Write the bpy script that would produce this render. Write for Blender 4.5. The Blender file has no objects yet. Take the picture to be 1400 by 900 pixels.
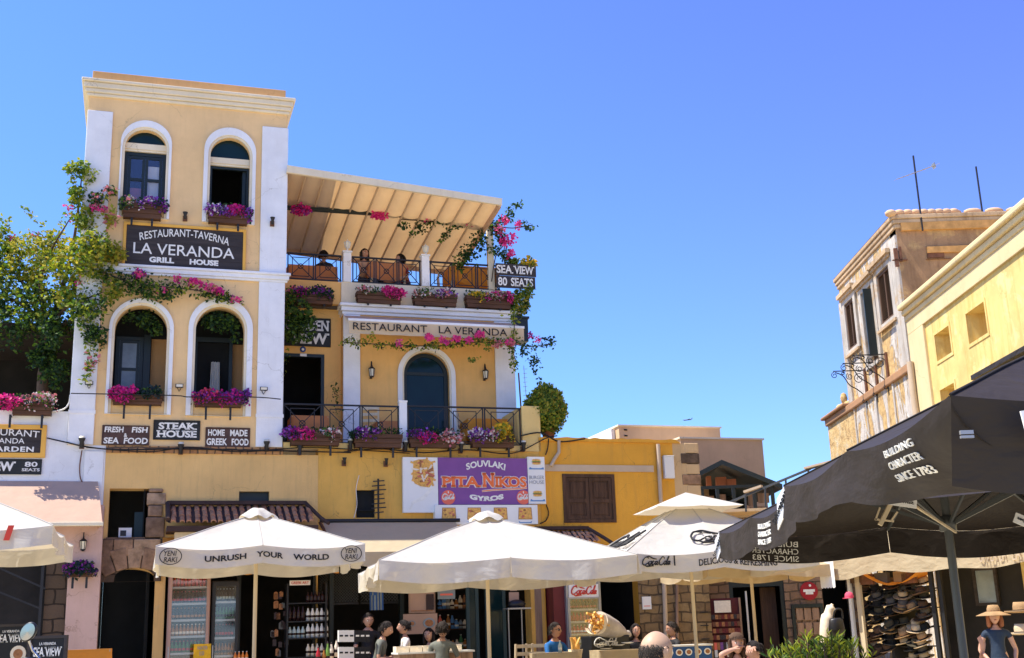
import bpy, math, random
from mathutils import Vector, Matrix, noise
from mathutils.geometry import tessellate_polygon
rnd = random.Random(7)
sin, cos, pi, R = math.sin, math.cos, math.pi, math.radians
SC = bpy.context.scene
COL = SC.collection

# ------------------------------------------------------------------ camera
FOC, PITCH, ROLL, HCAM = 1600.0, R(14.4), R(-1.95), 1.3
_r0, _f, _u0 = Vector((1, 0, 0)), Vector((0, cos(PITCH), sin(PITCH))), Vector((0, -sin(PITCH), cos(PITCH)))
CR = cos(ROLL)*_r0 + sin(ROLL)*_u0
CU = -sin(ROLL)*_r0 + cos(ROLL)*_u0
CAM = Vector((0, 0, HCAM))
cd = bpy.data.cameras.new('camera'); cam = bpy.data.objects.new('camera', cd); COL.objects.link(cam)
cd.sensor_width = 36.0; cd.sensor_fit = 'HORIZONTAL'; cd.lens = 36.0*FOC/1400.0; cd.clip_end = 6000; cd.clip_start = 0.05
cam.matrix_world = Matrix(((CR.x, CU.x, -_f.x, CAM.x), (CR.y, CU.y, -_f.y, CAM.y), (CR.z, CU.z, -_f.z, CAM.z), (0, 0, 0, 1)))
SC.camera = cam

# ------------------------------------------------------------------ sky and sun
SUN_EL = R(62); SUN_DIR = Vector((-0.990*cos(SUN_EL), -0.12*cos(SUN_EL), sin(SUN_EL)))
world = bpy.data.worlds.new('World'); SC.world = world; world.use_nodes = True
wn = world.node_tree; wn.nodes.clear()
wo = wn.nodes.new('ShaderNodeOutputWorld'); wb = wn.nodes.new('ShaderNodeBackground'); ws = wn.nodes.new('ShaderNodeTexSky')
ws.sky_type = 'NISHITA'; ws.sun_disc = False; ws.sun_elevation = SUN_EL; ws.sun_rotation = math.atan2(SUN_DIR.x, SUN_DIR.y)
ws.air_density = 1.0; ws.dust_density = 0.4; ws.ozone_density = 2.2
wt = wn.nodes.new('ShaderNodeMix'); wt.data_type = 'RGBA'; wt.blend_type = 'MULTIPLY'; wt.inputs[0].default_value = 1.0
wtc = wn.nodes.new('ShaderNodeTexCoord'); wdt = wn.nodes.new('ShaderNodeVectorMath'); wdt.operation = 'DOT_PRODUCT'; wdt.inputs[1].default_value = (0.9, 0.0, 1.0)
wmr = wn.nodes.new('ShaderNodeMapRange'); wmr.interpolation_type = 'SMOOTHSTEP'; wmr.inputs[1].default_value = 0.10; wmr.inputs[2].default_value = 0.95
wtm = wn.nodes.new('ShaderNodeMix'); wtm.data_type = 'RGBA'; wtm.inputs[6].default_value = (0.49, 0.695, 1.04, 1); wtm.inputs[7].default_value = (0.55, 0.575, 1.10, 1)   # bluer low left, violet high right
wn.links.new(wtc.outputs['Generated'], wdt.inputs[0]); wn.links.new(wdt.outputs['Value'], wmr.inputs[0]); wn.links.new(wmr.outputs[0], wtm.inputs[0]); wn.links.new(wtm.outputs[2], wt.inputs[7])
wn.links.new(ws.outputs[0], wt.inputs[6]); wn.links.new(wt.outputs[2], wb.inputs[0]); wn.links.new(wb.outputs[0], wo.inputs[0])
wb.inputs[1].default_value = 0.15
sd = bpy.data.lights.new('sun', 'SUN'); sd.energy = 5.0; sd.angle = R(0.5); sd.color = (1.0, 0.93, 0.82)
sun = bpy.data.objects.new('sun', sd); COL.objects.link(sun); sun.location = (0, 0, 40)
sun.rotation_euler = (-SUN_DIR).to_track_quat('-Z', 'Y').to_euler()
SC.view_settings.view_transform = 'Standard'; SC.view_settings.look = 'None'
SC.view_settings.exposure = 0.85; SC.view_settings.gamma = 1.0; SC.view_settings.use_curve_mapping = False
SC.render.engine = 'CYCLES'
SC.cycles.max_bounces = 8; SC.cycles.diffuse_bounces = 5; SC.cycles.transparent_max_bounces = 12

# ------------------------------------------------------------------ rays from photo pixels to planes
def ray(px, py): return (px-700)*CR - (py-450)*CU + FOC*_f
def at_z(px, py, z): d = ray(px, py); return CAM + d*((z-HCAM)/d.z)
def at_y(px, py, y): d = ray(px, py); return CAM + d*(y/d.y)
def at_x(px, py, x): d = ray(px, py); return CAM + d*(x/d.x)
YAW = R(17.86)
P0 = Vector((-4.7227, 23.2560, 0)); FU = Vector((cos(YAW), sin(YAW), 0)); FN = Vector((sin(YAW), -cos(YAW), 0))
MF = Matrix.Translation(P0) @ Matrix.Rotation(YAW, 4, 'Z')          # facade frame: x along the wall, y into it, z up
MW = Matrix.Identity(4)
def F(px, py, w=0.0):
    """pixel -> (x, z) on the facade plane standing w metres in front of the tower wall"""
    d = ray(px, py); q = CAM + d*((P0 + w*FN - CAM).dot(FN)/d.dot(FN)); return ((q-P0).dot(FU), q.z)
def FR(p, q, w=0.0):
    a, b = F(*p, w), F(*q, w); return min(a[0], b[0]), max(a[0], b[0]), min(a[1], b[1]), max(a[1], b[1])
def frame(x, y, z=0, rz=0): return Matrix.Translation((x, y, z)) @ Matrix.Rotation(rz, 4, 'Z')

# ------------------------------------------------------------------ objects
INFO = {}
def tag(o, label=None, cat=None, group=None, kind=None):
    for k, v in (('label', label), ('category', cat), ('group', group), ('kind', kind)):
        if v: o[k] = v
    return o
def thing(name, label, cat, org=(0, 0, 0), fr=MF, group=None):
    o = bpy.data.objects.new(name, None); COL.objects.link(o); o.empty_display_size = 0.2
    o.matrix_world = fr @ Matrix.Translation(org); INFO[o.name] = (fr, Vector(org))
    return tag(o, label, cat, group)
def copy_tree(o, mw=None, parent=None, label=None):
    c = o.copy(); COL.objects.link(c)
    if parent: c.parent = parent
    if mw is not None: c.matrix_world = mw
    if label: c['label'] = label
    for ch in list(o.children): copy_tree(ch, parent=c)
    INFO[c.name] = INFO.get(o.name, (MW, Vector()))
    return c

class MB:
    def __init__(s): s.v, s.f, s.m, s.sm, s.M = [], [], [], [], None
    def add(s, vs, fs, mi=0, smooth=False):
        b = len(s.v)
        s.v += [Vector(p) if s.M is None else s.M @ Vector(p) for p in vs]
        for k, f in enumerate(fs):
            s.f.append([b+i for i in f]); s.m.append(mi if isinstance(mi, int) else mi[k]); s.sm.append(smooth)
        return s
    def box(s, x0, x1, y0, y1, z0, z1, mi=0):
        return s.add([(x0,y0,z0),(x1,y0,z0),(x1,y1,z0),(x0,y1,z0),(x0,y0,z1),(x1,y0,z1),(x1,y1,z1),(x0,y1,z1)],
                     [(0,3,2,1),(4,5,6,7),(0,1,5,4),(1,2,6,5),(2,3,7,6),(3,0,4,7)], mi)
    def bar(s, a, b, w, d=None, mi=0, up=(0, 0, 1)):
        a, b = Vector(a), Vector(b); d = d or w; t = (b-a).normalized(); up = Vector(up)
        if abs(t.dot(up)) > .98: up = Vector((0, 1, 0))
        x = t.cross(up).normalized()*w/2; y = x.cross(t).normalized()*d/2
        return s.add([a-x-y, a+x-y, a+x+y, a-x+y, b-x-y, b+x-y, b+x+y, b-x+y],
                     [(0,3,2,1),(4,5,6,7),(0,1,5,4),(1,2,6,5),(2,3,7,6),(3,0,4,7)], mi)
    def plate(s, outer, holes, y0, y1, mi=0, ms=None):
        """flat slab from (x,z) outlines with holes, front face at y0, back at y1"""
        polys = [list(outer)] + [list(h) for h in holes]; ms = mi if ms is None else ms
        tris = tessellate_polygon([[Vector((p[0], p[1], 0)) for p in q] for q in polys])
        flat = [p for q in polys for p in q]; n = len(flat)
        vs = [(p[0], y0, p[1]) for p in flat] + [(p[0], y1, p[1]) for p in flat]
        fs, mm = [], []
        for t in tris:
            a, b, c = (flat[i] for i in t)
            ar = (b[0]-a[0])*(c[1]-a[1]) - (b[1]-a[1])*(c[0]-a[0])
            if abs(ar) < 1e-10: continue
            t = tuple(t) if ar > 0 else tuple(reversed(t))
            fs.append(t); mm.append(mi); fs.append(tuple(i+n for i in reversed(t))); mm.append(mi)
        o = 0
        for q in polys:
            k = len(q); ar = sum(q[i][0]*q[(i+1) % k][1]-q[(i+1) % k][0]*q[i][1] for i in range(k))
            hole = q is not polys[0]
            for i in range(k):
                a, b = o+i, o+(i+1) % k
                ccw = (ar > 0) != hole
                fs.append((b, a, a+n, b+n) if ccw else (a, b, b+n, a+n)); mm.append(ms)
            o += k
        return s.add(vs, fs, mm)
    def tube(s, pts, r, n=6, mi=0, caps=True, smooth=True):
        pts = [Vector(p) for p in pts]; k = len(pts); rs = r if isinstance(r, (list, tuple)) else [r]*k
        vs, fs = [], []
        up = Vector((0.123, 0.31, 0.94))
        for i, p in enumerate(pts):
            t = (pts[min(i+1, k-1)]-pts[max(i-1, 0)]).normalized()
            x = t.cross(up)
            if x.length < .05: x = t.cross(Vector((1, 0, 0)))
            x.normalize(); y = x.cross(t)
            for j in range(n):
                a = 2*pi*j/n; vs.append(p + (x*cos(a)+y*sin(a))*rs[i])
        for i in range(k-1):
            for j in range(n):
                a, b = i*n+j, i*n+(j+1) % n; fs.append((a, b, b+n, a+n))
        s.add(vs, fs, mi, smooth)
        if caps:
            s.add(vs[:n], [tuple(range(n))], mi); s.add(vs[-n:], [tuple(reversed(range(n)))], mi)
        return s
    def lathe(s, prof, n=16, c=(0, 0, 0), mi=0, smooth=True, sx=1, sy=1, wob=0):
        vs, fs = [], []; c = Vector(c)
        for (r, z) in prof:
            for j in range(n):
                a = 2*pi*j/n; q = 1 + wob*noise.noise((cos(a)*1.7, sin(a)*1.7, z*4+c.x))
                vs.append(c + Vector((r*q*cos(a)*sx, r*q*sin(a)*sy, z)))
        for i in range(len(prof)-1):
            for j in range(n):
                a, b = i*n+j, i*n+(j+1) % n; fs.append((a, b, b+n, a+n))
        return s.add(vs, fs, mi, smooth)
    def ball(s, c, r, n=10, mi=0, sc=(1, 1, 1)):
        c = Vector(c); vs, fs = [], []; h = max(4, n//2+1)
        for i in range(h+1):
            t = pi*i/h
            for j in range(n):
                a = 2*pi*j/n; vs.append(c+Vector((r*sin(t)*cos(a)*sc[0], r*sin(t)*sin(a)*sc[1], -r*cos(t)*sc[2])))
        for i in range(h):
            for j in range(n):
                a, b = i*n+j, i*n+(j+1) % n; fs.append((a, b, b+n, a+n))
        return s.add(vs, fs, mi, True)
    def grid(s, fn, nu, nv, mi=0, smooth=True):
        vs = [fn(i/nu, j/nv) for j in range(nv+1) for i in range(nu+1)]; w = nu+1
        return s.add(vs, [(j*w+i, j*w+i+1, (j+1)*w+i+1, (j+1)*w+i) for j in range(nv) for i in range(nu)], mi, smooth)
    def leaf(s, p, d, size, mi=0, wide=.55, nrm=None):
        d = Vector(d).normalized(); nrm = nrm or Vector((rnd.gauss(0, 1), rnd.gauss(0, 1), rnd.gauss(.5, 1)))
        x = d.cross(nrm)
        if x.length < 1e-3: x = Vector((1, 0, 0))
        x.normalize(); u = x.cross(d); p = Vector(p)
        return s.add([p, p+d*size*.5+x*size*wide/2+u*size*.08, p+d*size, p+d*size*.5-x*size*wide/2+u*size*.08], [(0, 1, 2), (0, 2, 3)], mi)
    def build(s, name, mats, parent=None, fr=MF, org=(0, 0, 0), bevel=0, merge=False):
        if not isinstance(mats, (list, tuple)): mats = [mats]
        me = bpy.data.meshes.new(name)
        if parent is not None:
            pfr, porg = INFO[parent.name]
        else: porg = Vector(org)
        me.from_pydata([tuple(p-porg) for p in s.v], [], s.f)
        for m in mats: me.materials.append(m)
        me.polygons.foreach_set('material_index', s.m); me.polygons.foreach_set('use_smooth', s.sm); me.update()
        o = bpy.data.objects.new(name, me); COL.objects.link(o)
        if parent is not None:
            o.parent = parent; INFO[o.name] = INFO[parent.name]
        else:
            o.matrix_world = fr @ Matrix.Translation(porg); INFO[o.name] = (fr, porg)
        if bevel:
            b = o.modifiers.new('bevel', 'BEVEL'); b.width = bevel; b.segments = 2; b.limit_method = 'ANGLE'
        return o

def rect(x0, x1, z0, z1): return [(x0, z0), (x1, z0), (x1, z1), (x0, z1)]
def arch(x0, x1, z0, ztop, n=14, rise=None):
    """doorway outline: straight jambs under a round (or flatter) head that tops out at ztop"""
    r = (x1-x0)/2; rise = rise or r; cx = (x0+x1)/2; zs = ztop-rise
    return [(x0, z0), (x1, z0)] + [(cx+r*cos(pi*i/n), zs+rise*sin(pi*i/n)) for i in range(n+1)]
def spline(pts, n=8):
    pts = [Vector(p) for p in pts]; out = []
    for i in range(len(pts)-1):
        a, b, c, d = pts[max(i-1, 0)], pts[i], pts[i+1], pts[min(i+2, len(pts)-1)]
        for k in range(n):
            t = k/n; out.append(.5*((2*b)+(c-a)*t+(2*a-5*b+4*c-d)*t*t+(3*b-a-3*c+d)*t**3))
    return out + [pts[-1]]

# ------------------------------------------------------------------ lettering
_TX = {}
def glyphs(text, bold=0.0, shear=0.0, space=1.0):
    key = (text, bold, shear, space)
    if key in _TX: return _TX[key]
    c = bpy.data.curves.new('lettering', 'FONT'); c.body = text; c.size = 1; c.offset = bold; c.shear = shear
    c.extrude = 0.04; c.resolution_u = 3; c.space_character = space
    o = bpy.data.objects.new('lettering', c); COL.objects.link(o)
    dg = bpy.context.evaluated_depsgraph_get(); me = bpy.data.meshes.new_from_object(o.evaluated_get(dg))
    vs = [v.co.copy() for v in me.vertices]; fs = [tuple(p.vertices) for p in me.polygons]
    bpy.data.objects.remove(o); bpy.data.curves.remove(c); bpy.data.meshes.remove(me)
    xs = [v.x for v in vs]; ys = [v.y for v in vs]
    _TX[key] = (vs, fs, min(xs), max(xs), min(ys), max(ys)); return _TX[key]
SERIF = {'A': 'lr', 'B': 'lL', 'C': '', 'D': 'lL', 'E': 'lL', 'F': 'lL', 'G': '', 'H': 'lrLR', 'I': 'cC', 'K': 'lrLR', 'L': 'lL', 'M': 'lrLR',
         'N': 'lLR', 'O': '', 'P': 'lL', 'R': 'lrL', 'S': '', 'T': 'c', 'U': 'LR', 'V': 'LR', 'W': 'LR', 'Y': 'cLR', 'X': 'lrLR', '1': 'c', '7': '', '8': '', '0': '', '2': '', '3': ''}
def write(mb, text, x0, x1, z0, z1, y, mi=0, bold=.02, shear=0, slab=0, warp=None, depth=.006, space=1.0, mirror=False, surf=None):
    """text fitted into the rectangle x0..x1, z0..z1 on the plane y (front towards -y); slab adds serifs; warp(x01,z) bends it"""
    vs, fs, a, b, c, d = glyphs(text, bold, shear, space)
    sx, sz = (x1-x0)/(b-a), (z1-z0)/(d-c)
    out = []
    def put(q):
        tx = (q[0]-a)/(b-a); tz = (q[1]-c)/(d-c)
        if mirror: tx = 1-tx
        if surf: return surf(x0+tx*(x1-x0), z0+tz*(z1-z0), .010 if q[2] > 0 else .003)
        if warp: X, Z = warp(tx, tz)
        else: X, Z = x0+tx*(x1-x0), z0+tz*(z1-z0)
        return (X, y-depth if q[2] > 0 else y+.001, Z)
    mb.add([put(q) for q in vs], fs, mi)
    if slab:
        # walk the letters to find each one's box
        pre = 0; edges = []
        for i, ch in enumerate(text):
            if ch == ' ': continue
            g = glyphs(text[:i+1], bold, shear, space); h = glyphs(ch, bold, shear, space)
            r = g[3]; l = r-(h[3]-h[2]); edges.append((ch, l, r))
        t = .1+bold; n = 0
        for ch, l, r in edges:
            w = r-l; s = .15*slab
            for k in SERIF.get(ch, ''):
                top = k.isupper() or False
                k2 = k.lower(); m = {'l': l+.075, 'r': r-.075, 'c': (l+r)/2}[k2]
                if ch in 'AVWY' and k2 != 'c': m = {'l': l+.04, 'r': r-.04}[k2]
                lo, hi = (d-t, d) if top else (c, c+t)
                if ch == 'P' or ch == 'F' or ch == 'R': pass
                q = [(m-s, lo), (m+s, lo), (m+s, hi), (m-s, hi)]
                mb.add([put((p[0], p[1], 1)) for p in q] , [(0, 1, 2, 3)], mi)
def arc_warp(x0, x1, z0, z1, bend):
    """bend > 0: middle high"""
    def f(tx, tz):
        k = 1-(2*tx-1)**2
        sl = -bend*4*(2*tx-1)*.5/(x1-x0)
        return x0+tx*(x1-x0) - sl*(z1-z0)*(tz-.5)*.9, z0+bend*k+tz*(z1-z0)
    return f
# ------------------------------------------------------------------ materials
MT = {}
def _mat(name):
    m = bpy.data.materials.new(name); m.use_nodes = True; nt = m.node_tree; nt.nodes.clear()
    out = nt.nodes.new('ShaderNodeOutputMaterial'); p = nt.nodes.new('ShaderNodeBsdfPrincipled')
    nt.links.new(p.outputs[0], out.inputs[0]); MT[name] = m
    return m, nt, p, out
def nd(nt, t, **kw):
    n = nt.nodes.new(t)
    for k, v in kw.items():
        if k.startswith('i_'): n.inputs[k[2:].replace('_', ' ')].default_value = v
        elif k[0] == 'n' and k[1:].isdigit(): n.inputs[int(k[1:])].default_value = v
        else: setattr(n, k, v)
    return n
def ramp(nt, fac, stops, interp='LINEAR'):
    r = nt.nodes.new('ShaderNodeValToRGB'); r.color_ramp.interpolation = interp
    e = r.color_ramp.elements
    while len(e) > 1: e.remove(e[-1])
    for i, (p, c) in enumerate(stops):
        q = e[0] if i == 0 else e.new(p); q.position = p
        q.color = (c[0], c[1], c[2], 1) if hasattr(c, '__len__') else (c, c, c, 1)
    nt.links.new(fac, r.inputs[0]); return r.outputs[0]
def mixc(nt, fac, a, b, blend='MIX'):
    x = nt.nodes.new('ShaderNodeMix'); x.data_type = 'RGBA'; x.blend_type = blend
    for s, v in ((0, fac), (6, a), (7, b)):
        if hasattr(v, 'is_linked') or isinstance(v, bpy.types.NodeSocket): nt.links.new(v, x.inputs[s])
        elif s == 0: x.inputs[0].default_value = v
        else: x.inputs[s].default_value = (v[0], v[1], v[2], 1)
    return x.outputs[2]
def coords(nt, scale=(1, 1, 1), swap=False):
    tc = nt.nodes.new('ShaderNodeTexCoord'); o = tc.outputs['Object']
    if swap:                                    # x,z -> texture x,y
        s = nt.nodes.new('ShaderNodeSeparateXYZ'); c = nt.nodes.new('ShaderNodeCombineXYZ'); nt.links.new(o, s.inputs[0])
        nt.links.new(s.outputs[swap-1], c.inputs[0]); nt.links.new(s.outputs[2], c.inputs[1]); nt.links.new(s.outputs[2-swap], c.inputs[2]); o = c.outputs[0]
    m = nt.nodes.new('ShaderNodeMapping'); m.inputs['Scale'].default_value = scale; nt.links.new(o, m.inputs[0]); return m.outputs[0]
def noise_n(nt, vec, scale, detail=5, rough=.6, dist=0):
    n = nd(nt, 'ShaderNodeTexNoise'); n.inputs['Scale'].default_value = scale; n.inputs['Detail'].default_value = detail
    n.inputs['Roughness'].default_value = rough; n.inputs['Distortion'].default_value = dist; nt.links.new(vec, n.inputs['Vector']); return n.outputs['Fac']
def bump_n(nt, p, h, strength, dist=.02):
    b = nd(nt, 'ShaderNodeBump'); b.inputs['Strength'].default_value = strength; b.inputs['Distance'].default_value = dist
    nt.links.new(h, b.inputs['Height']); nt.links.new(b.outputs[0], p.inputs['Normal'])
def mul(c, k): return tuple(min(1, x*k) for x in c)
def M(name, col, rough=.8, var=.12, scale=2.0, bump=.0, bscale=40, spec=.3, metal=0, col2=None, stretch=(1, 1, 1), em=0):
    m, nt, p, out = _mat(name)
    v = coords(nt, stretch); n = noise_n(nt, v, scale)
    a = mul(col, 1-var); b = col2 or mul(col, 1+var)
    c = ramp(nt, n, [(.3, a), (.7, b)]); nt.links.new(c, p.inputs['Base Color'])
    p.inputs['Roughness'].default_value = rough; p.inputs['Specular IOR Level'].default_value = spec; p.inputs['Metallic'].default_value = metal
    if bump: bump_n(nt, p, noise_n(nt, v, bscale, 4), bump)
    if em: nt.links.new(c, p.inputs['Emission Color']); p.inputs['Emission Strength'].default_value = em
    return m
def plaster(name, col, dirt=(.25, .17, .09), amt=.25, var=.12, streak=True, bump=.25, patch=None, pamt=.5):
    """painted render: broad tone shifts, vertical rain streaks, fine grit"""
    m, nt, p, out = _mat(name)
    v = coords(nt); n1 = noise_n(nt, v, .9, 6, .65); n2 = noise_n(nt, coords(nt, (5, 5, .5)), 1.3, 5, .7)
    c = ramp(nt, n1, [(.3, mul(col, 1-var)), (.72, mul(col, 1+var))])
    if patch:
        n4 = noise_n(nt, v, 1.7, 7, .7, .6); c = mixc(nt, ramp(nt, n4, [(pamt, 0), (pamt+.09, 1)]), c, patch)
    f = ramp(nt, n2, [(.52, 0), (.85, amt)]); c = mixc(nt, f, c, dirt)
    n3 = noise_n(nt, v, 9, 6, .75); c = mixc(nt, ramp(nt, n3, [(.62, 0), (.8, amt*.7)]), c, dirt)
    n5 = noise_n(nt, coords(nt, (2.6, 2.6, .22)), 2.1, 6, .75); c = mixc(nt, ramp(nt, n5, [(.55, 0), (.8, amt*.9)]), c, mul(dirt, .7))
    vo = nd(nt, 'ShaderNodeTexVoronoi', feature='DISTANCE_TO_EDGE'); vo.inputs['Scale'].default_value = .8
    wv_ = nd(nt, 'ShaderNodeTexNoise'); wv_.inputs['Scale'].default_value = 2.5; wv_.inputs['Detail'].default_value = 6; nt.links.new(v, wv_.inputs['Vector'])
    av_ = nd(nt, 'ShaderNodeVectorMath', operation='MULTIPLY_ADD'); nt.links.new(wv_.outputs['Color'], av_.inputs[0]); av_.inputs[1].default_value = (.7, .7, .7); nt.links.new(v, av_.inputs[2]); nt.links.new(av_.outputs[0], vo.inputs['Vector'])
    ck = ramp(nt, vo.outputs['Distance'], [(0, 1), (.006, 0)]); cm = ramp(nt, noise_n(nt, v, .55), [(.5, 0), (.6, .55)])
    mm = nd(nt, 'ShaderNodeMath', operation='MULTIPLY'); nt.links.new(ck, mm.inputs[0]); nt.links.new(cm, mm.inputs[1]); c = mixc(nt, mm.outputs[0], c, mul(dirt, .6))
    nt.links.new(c, p.inputs['Base Color']); p.inputs['Roughness'].default_value = .9; p.inputs['Specular IOR Level'].default_value = .15
    bump_n(nt, p, noise_n(nt, v, 40, 6, .75), bump*1.5, .014); return m
def cloth(name, col, trans=.35, var=.05, wr=.25, wscale=5, rough=.8):
    m, nt, p, out = _mat(name); v = coords(nt)
    c = ramp(nt, noise_n(nt, v, 2.2), [(.3, mul(col, 1-var)), (.7, mul(col, 1+var))]); nt.links.new(c, p.inputs['Base Color'])
    p.inputs['Roughness'].default_value = rough; p.inputs['Specular IOR Level'].default_value = .2
    t = nd(nt, 'ShaderNodeBsdfTranslucent'); x = nd(nt, 'ShaderNodeMixShader', n0=trans)
    warm = mixc(nt, 1.0, c, (1.0, .82, .55), 'MULTIPLY'); nt.links.new(warm, t.inputs[0])
    nt.links.new(p.outputs[0], x.inputs[1]); nt.links.new(t.outputs[0], x.inputs[2]); nt.links.new(x.outputs[0], out.inputs[0])
    h = noise_n(nt, coords(nt, (1, .6, 1.6)), wscale, 4, .45, .35); bump_n(nt, p, h, wr, .06); nt.links.new(p.inputs['Normal'].links[0].from_socket, t.inputs['Normal']); return m
def leafy(name, col, trans=.4, var=.3):
    m, nt, p, out = _mat(name); v = coords(nt)
    c = ramp(nt, noise_n(nt, v, 7), [(.3, mul(col, 1-var)), (.7, mul(col, 1+var))]); nt.links.new(c, p.inputs['Base Color'])
    p.inputs['Roughness'].default_value = .55; p.inputs['Specular IOR Level'].default_value = .3
    t = nd(nt, 'ShaderNodeBsdfTranslucent'); x = nd(nt, 'ShaderNodeMixShader', n0=trans)
    g = mixc(nt, 1.0, c, (1.0, 1.0, .35), 'MULTIPLY') if col[1] > col[0] else c
    nt.links.new(g, t.inputs[0]); nt.links.new(p.outputs[0], x.inputs[1]); nt.links.new(t.outputs[0], x.inputs[2]); nt.links.new(x.outputs[0], out.inputs[0]); return m
def masonry(name, c1, c2, mortar, bw=.45, bh=.22, swap=1, bump=.6, dirt=(.08, .06, .045), damt=.5):
    m, nt, p, out = _mat(name); v = coords(nt, (1, 1, 1), swap)
    nn = nd(nt, 'ShaderNodeTexNoise'); nn.inputs['Scale'].default_value = 2.2; nt.links.new(v, nn.inputs['Vector'])
    ad = nd(nt, 'ShaderNodeVectorMath', operation='MULTIPLY_ADD'); nt.links.new(nn.outputs['Color'], ad.inputs[0]); ad.inputs[1].default_value = (.16, .13, 0); nt.links.new(v, ad.inputs[2])
    b = nd(nt, 'ShaderNodeTexBrick', squash=1.0, offset=.43)
    for k, val in (('Scale', 1.0), ('Mortar Size', .018), ('Mortar Smooth', .35), ('Brick Width', bw), ('Row Height', bh), ('Bias', .1)): b.inputs[k].default_value = val
    b.inputs['Color1'].default_value = (*c1, 1); b.inputs['Color2'].default_value = (*c2, 1); b.inputs['Mortar'].default_value = (*mortar, 1)
    nt.links.new(ad.outputs[0], b.inputs['Vector'])
    n2 = noise_n(nt, v, 4, 8, .75); c = mixc(nt, ramp(nt, n2, [(.45, 0), (.75, damt)]), b.outputs['Color'], dirt)
    nt.links.new(c, p.inputs['Base Color']); p.inputs['Roughness'].default_value = .95; p.inputs['Specular IOR Level'].default_value = .1
    h = nd(nt, 'ShaderNodeMath', operation='MULTIPLY_ADD'); nt.links.new(b.outputs['Fac'], h.inputs[0]); h.inputs[1].default_value = -1.2; nt.links.new(noise_n(nt, v, 14, 6, .7), h.inputs[2])
    bump_n(nt, p, h.outputs[0], bump, .03); return m
def wood(name, col, rough=.7, axis=0, var=.35, scale=1):
    st = [14, 14, 14]; st[axis] = 1.2
    return M(name, col, rough, var, scale, .3, 2*scale, .25, stretch=tuple(st))

plaster('tower_paint', (.82, .555, .265), amt=.14)
plaster('tower_parapet', (.62, .36, .15), amt=.3)
plaster('orange_paint', (.74, .42, .095), amt=.55, patch=(.62, .37, .13), pamt=.66)
plaster('annex_paint', (.80, .46, .15), amt=.14)
plaster('ground_paint', (.76, .48, .18), amt=.35, patch=(.70, .48, .22), pamt=.62)
plaster('house_paint', (.74, .37, .05), amt=.3)
plaster('old_white', (.50, .46, .40), dirt=(.27, .18, .10), amt=1.0, var=.25, patch=(.46, .31, .16), pamt=.54, bump=.7)
plaster('white_paint', (.80, .80, .78), amt=.12, dirt=(.45, .38, .28))
plaster('cream_paint', (.76, .66, .47), amt=.15)
plaster('block_paint', (.78, .56, .21), amt=.15)
plaster('beige_wall', (.60, .40, .23), amt=.15, bump=.1)
plaster('pink_paint', (.58, .39, .32), amt=.2)
plaster('quoin_plain', (.60, .42, .22), amt=.35)
plaster('room_orange', (.50, .28, .12), amt=.1)
plaster('mottled_yellow', (.71, .53, .20), dirt=(.58, .33, .05), amt=.95, var=.2, patch=(.76, .62, .27), pamt=.53, bump=.2)
plaster('yellow_trim', (.68, .54, .30), amt=.2)
plaster('rust_band', (.38, .21, .11), amt=.6)
plaster('old_band', (.52, .37, .22), dirt=(.22, .12, .06), amt=.9, var=.25, bump=.7)
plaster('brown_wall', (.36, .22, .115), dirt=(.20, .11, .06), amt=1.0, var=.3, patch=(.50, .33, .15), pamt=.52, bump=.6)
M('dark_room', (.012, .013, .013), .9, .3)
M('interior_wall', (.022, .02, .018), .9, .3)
M('interior_floor', (.10, .085, .07), .6, .2)
M('frame_dark', (.012, .02, .019), .45, .2, spec=.4)
M('iron', (.014, .014, .015), .5, .2, spec=.4)
M('glass_dark', (.006, .022, .024), .12, .2, spec=.25)
M('glass_pale', (.22, .26, .27), .12, .3, spec=.4)
M('red_curtain', (.22, .07, .08), .8, .3)
cloth('lace_curtain', (.62, .62, .58), .25)
wood('planter_wood', (.10, .048, .026), .75, 0)
wood('dark_plank', (.045, .036, .032), .6, 0)
wood('shutter_wood', (.085, .045, .026), .8, 2)
wood('door_wood', (.10, .055, .032), .8, 2)
wood('grey_wood', (.30, .19, .12), .8, 2)
wood('pole_wood', (.58, .47, .30), .6, 2, .12)
wood('chair_wood', (.62, .50, .33), .6, 2, .12)
M('sign_brown', (.085, .045, .033), .6, .3, 7)
M('sign_black', (.025, .026, .024), .6, .2)
M('sign_orange', (.78, .42, .07), .6, .08)
M('sign_white', (.80, .79, .74), .6, .04)
M('sign_purple', (.21, .075, .27), .5, .10)
M('ink', (.012, .012, .013), .6, .1)
M('letter_white', (.80, .78, .70), .6, .12, 9)
M('letter_red', (.62, .055, .03), .5, .08)
M('letter_orange', (.82, .17, .045), .5, .05)
M('letter_grey', (.30, .30, .32), .6, .1)
M('coral', (.80, .16, .10), .5, .08)
M('food_gold', (.72, .40, .10), .6, .3, 30)
M('food_brown', (.35, .15, .06), .7, .35, 30)
M('food_red', (.55, .16, .10), .7, .3, 30)
M('food_green', (.15, .28, .05), .7, .3, 30)
M('food_pale', (.78, .68, .52), .7, .1, 20)
M('ribbon_blue', (.10, .25, .50), .5, .1)
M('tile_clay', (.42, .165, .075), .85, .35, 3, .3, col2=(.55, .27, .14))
M('tile_sunny', (.55, .22, .10), .85, .3, 3, .3, col2=(.66, .36, .20))  # lighter copy of the clay tile, sunlight put into the colour
M('tile_dark', (.06, .035, .028), .9, .3)
M('lead', (.055, .06, .065), .6, .2)
M('metal_grey', (.35, .35, .34), .4, .1, metal=.6)
M('metal_white', (.72, .71, .66), .5, .05)
M('pipe_beige', (.52, .40, .27), .6, .1)
M('rust', (.17, .075, .04), .85, .3, 12)
M('black_plastic', (.015, .015, .016), .4, .1, spec=.4)
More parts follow.
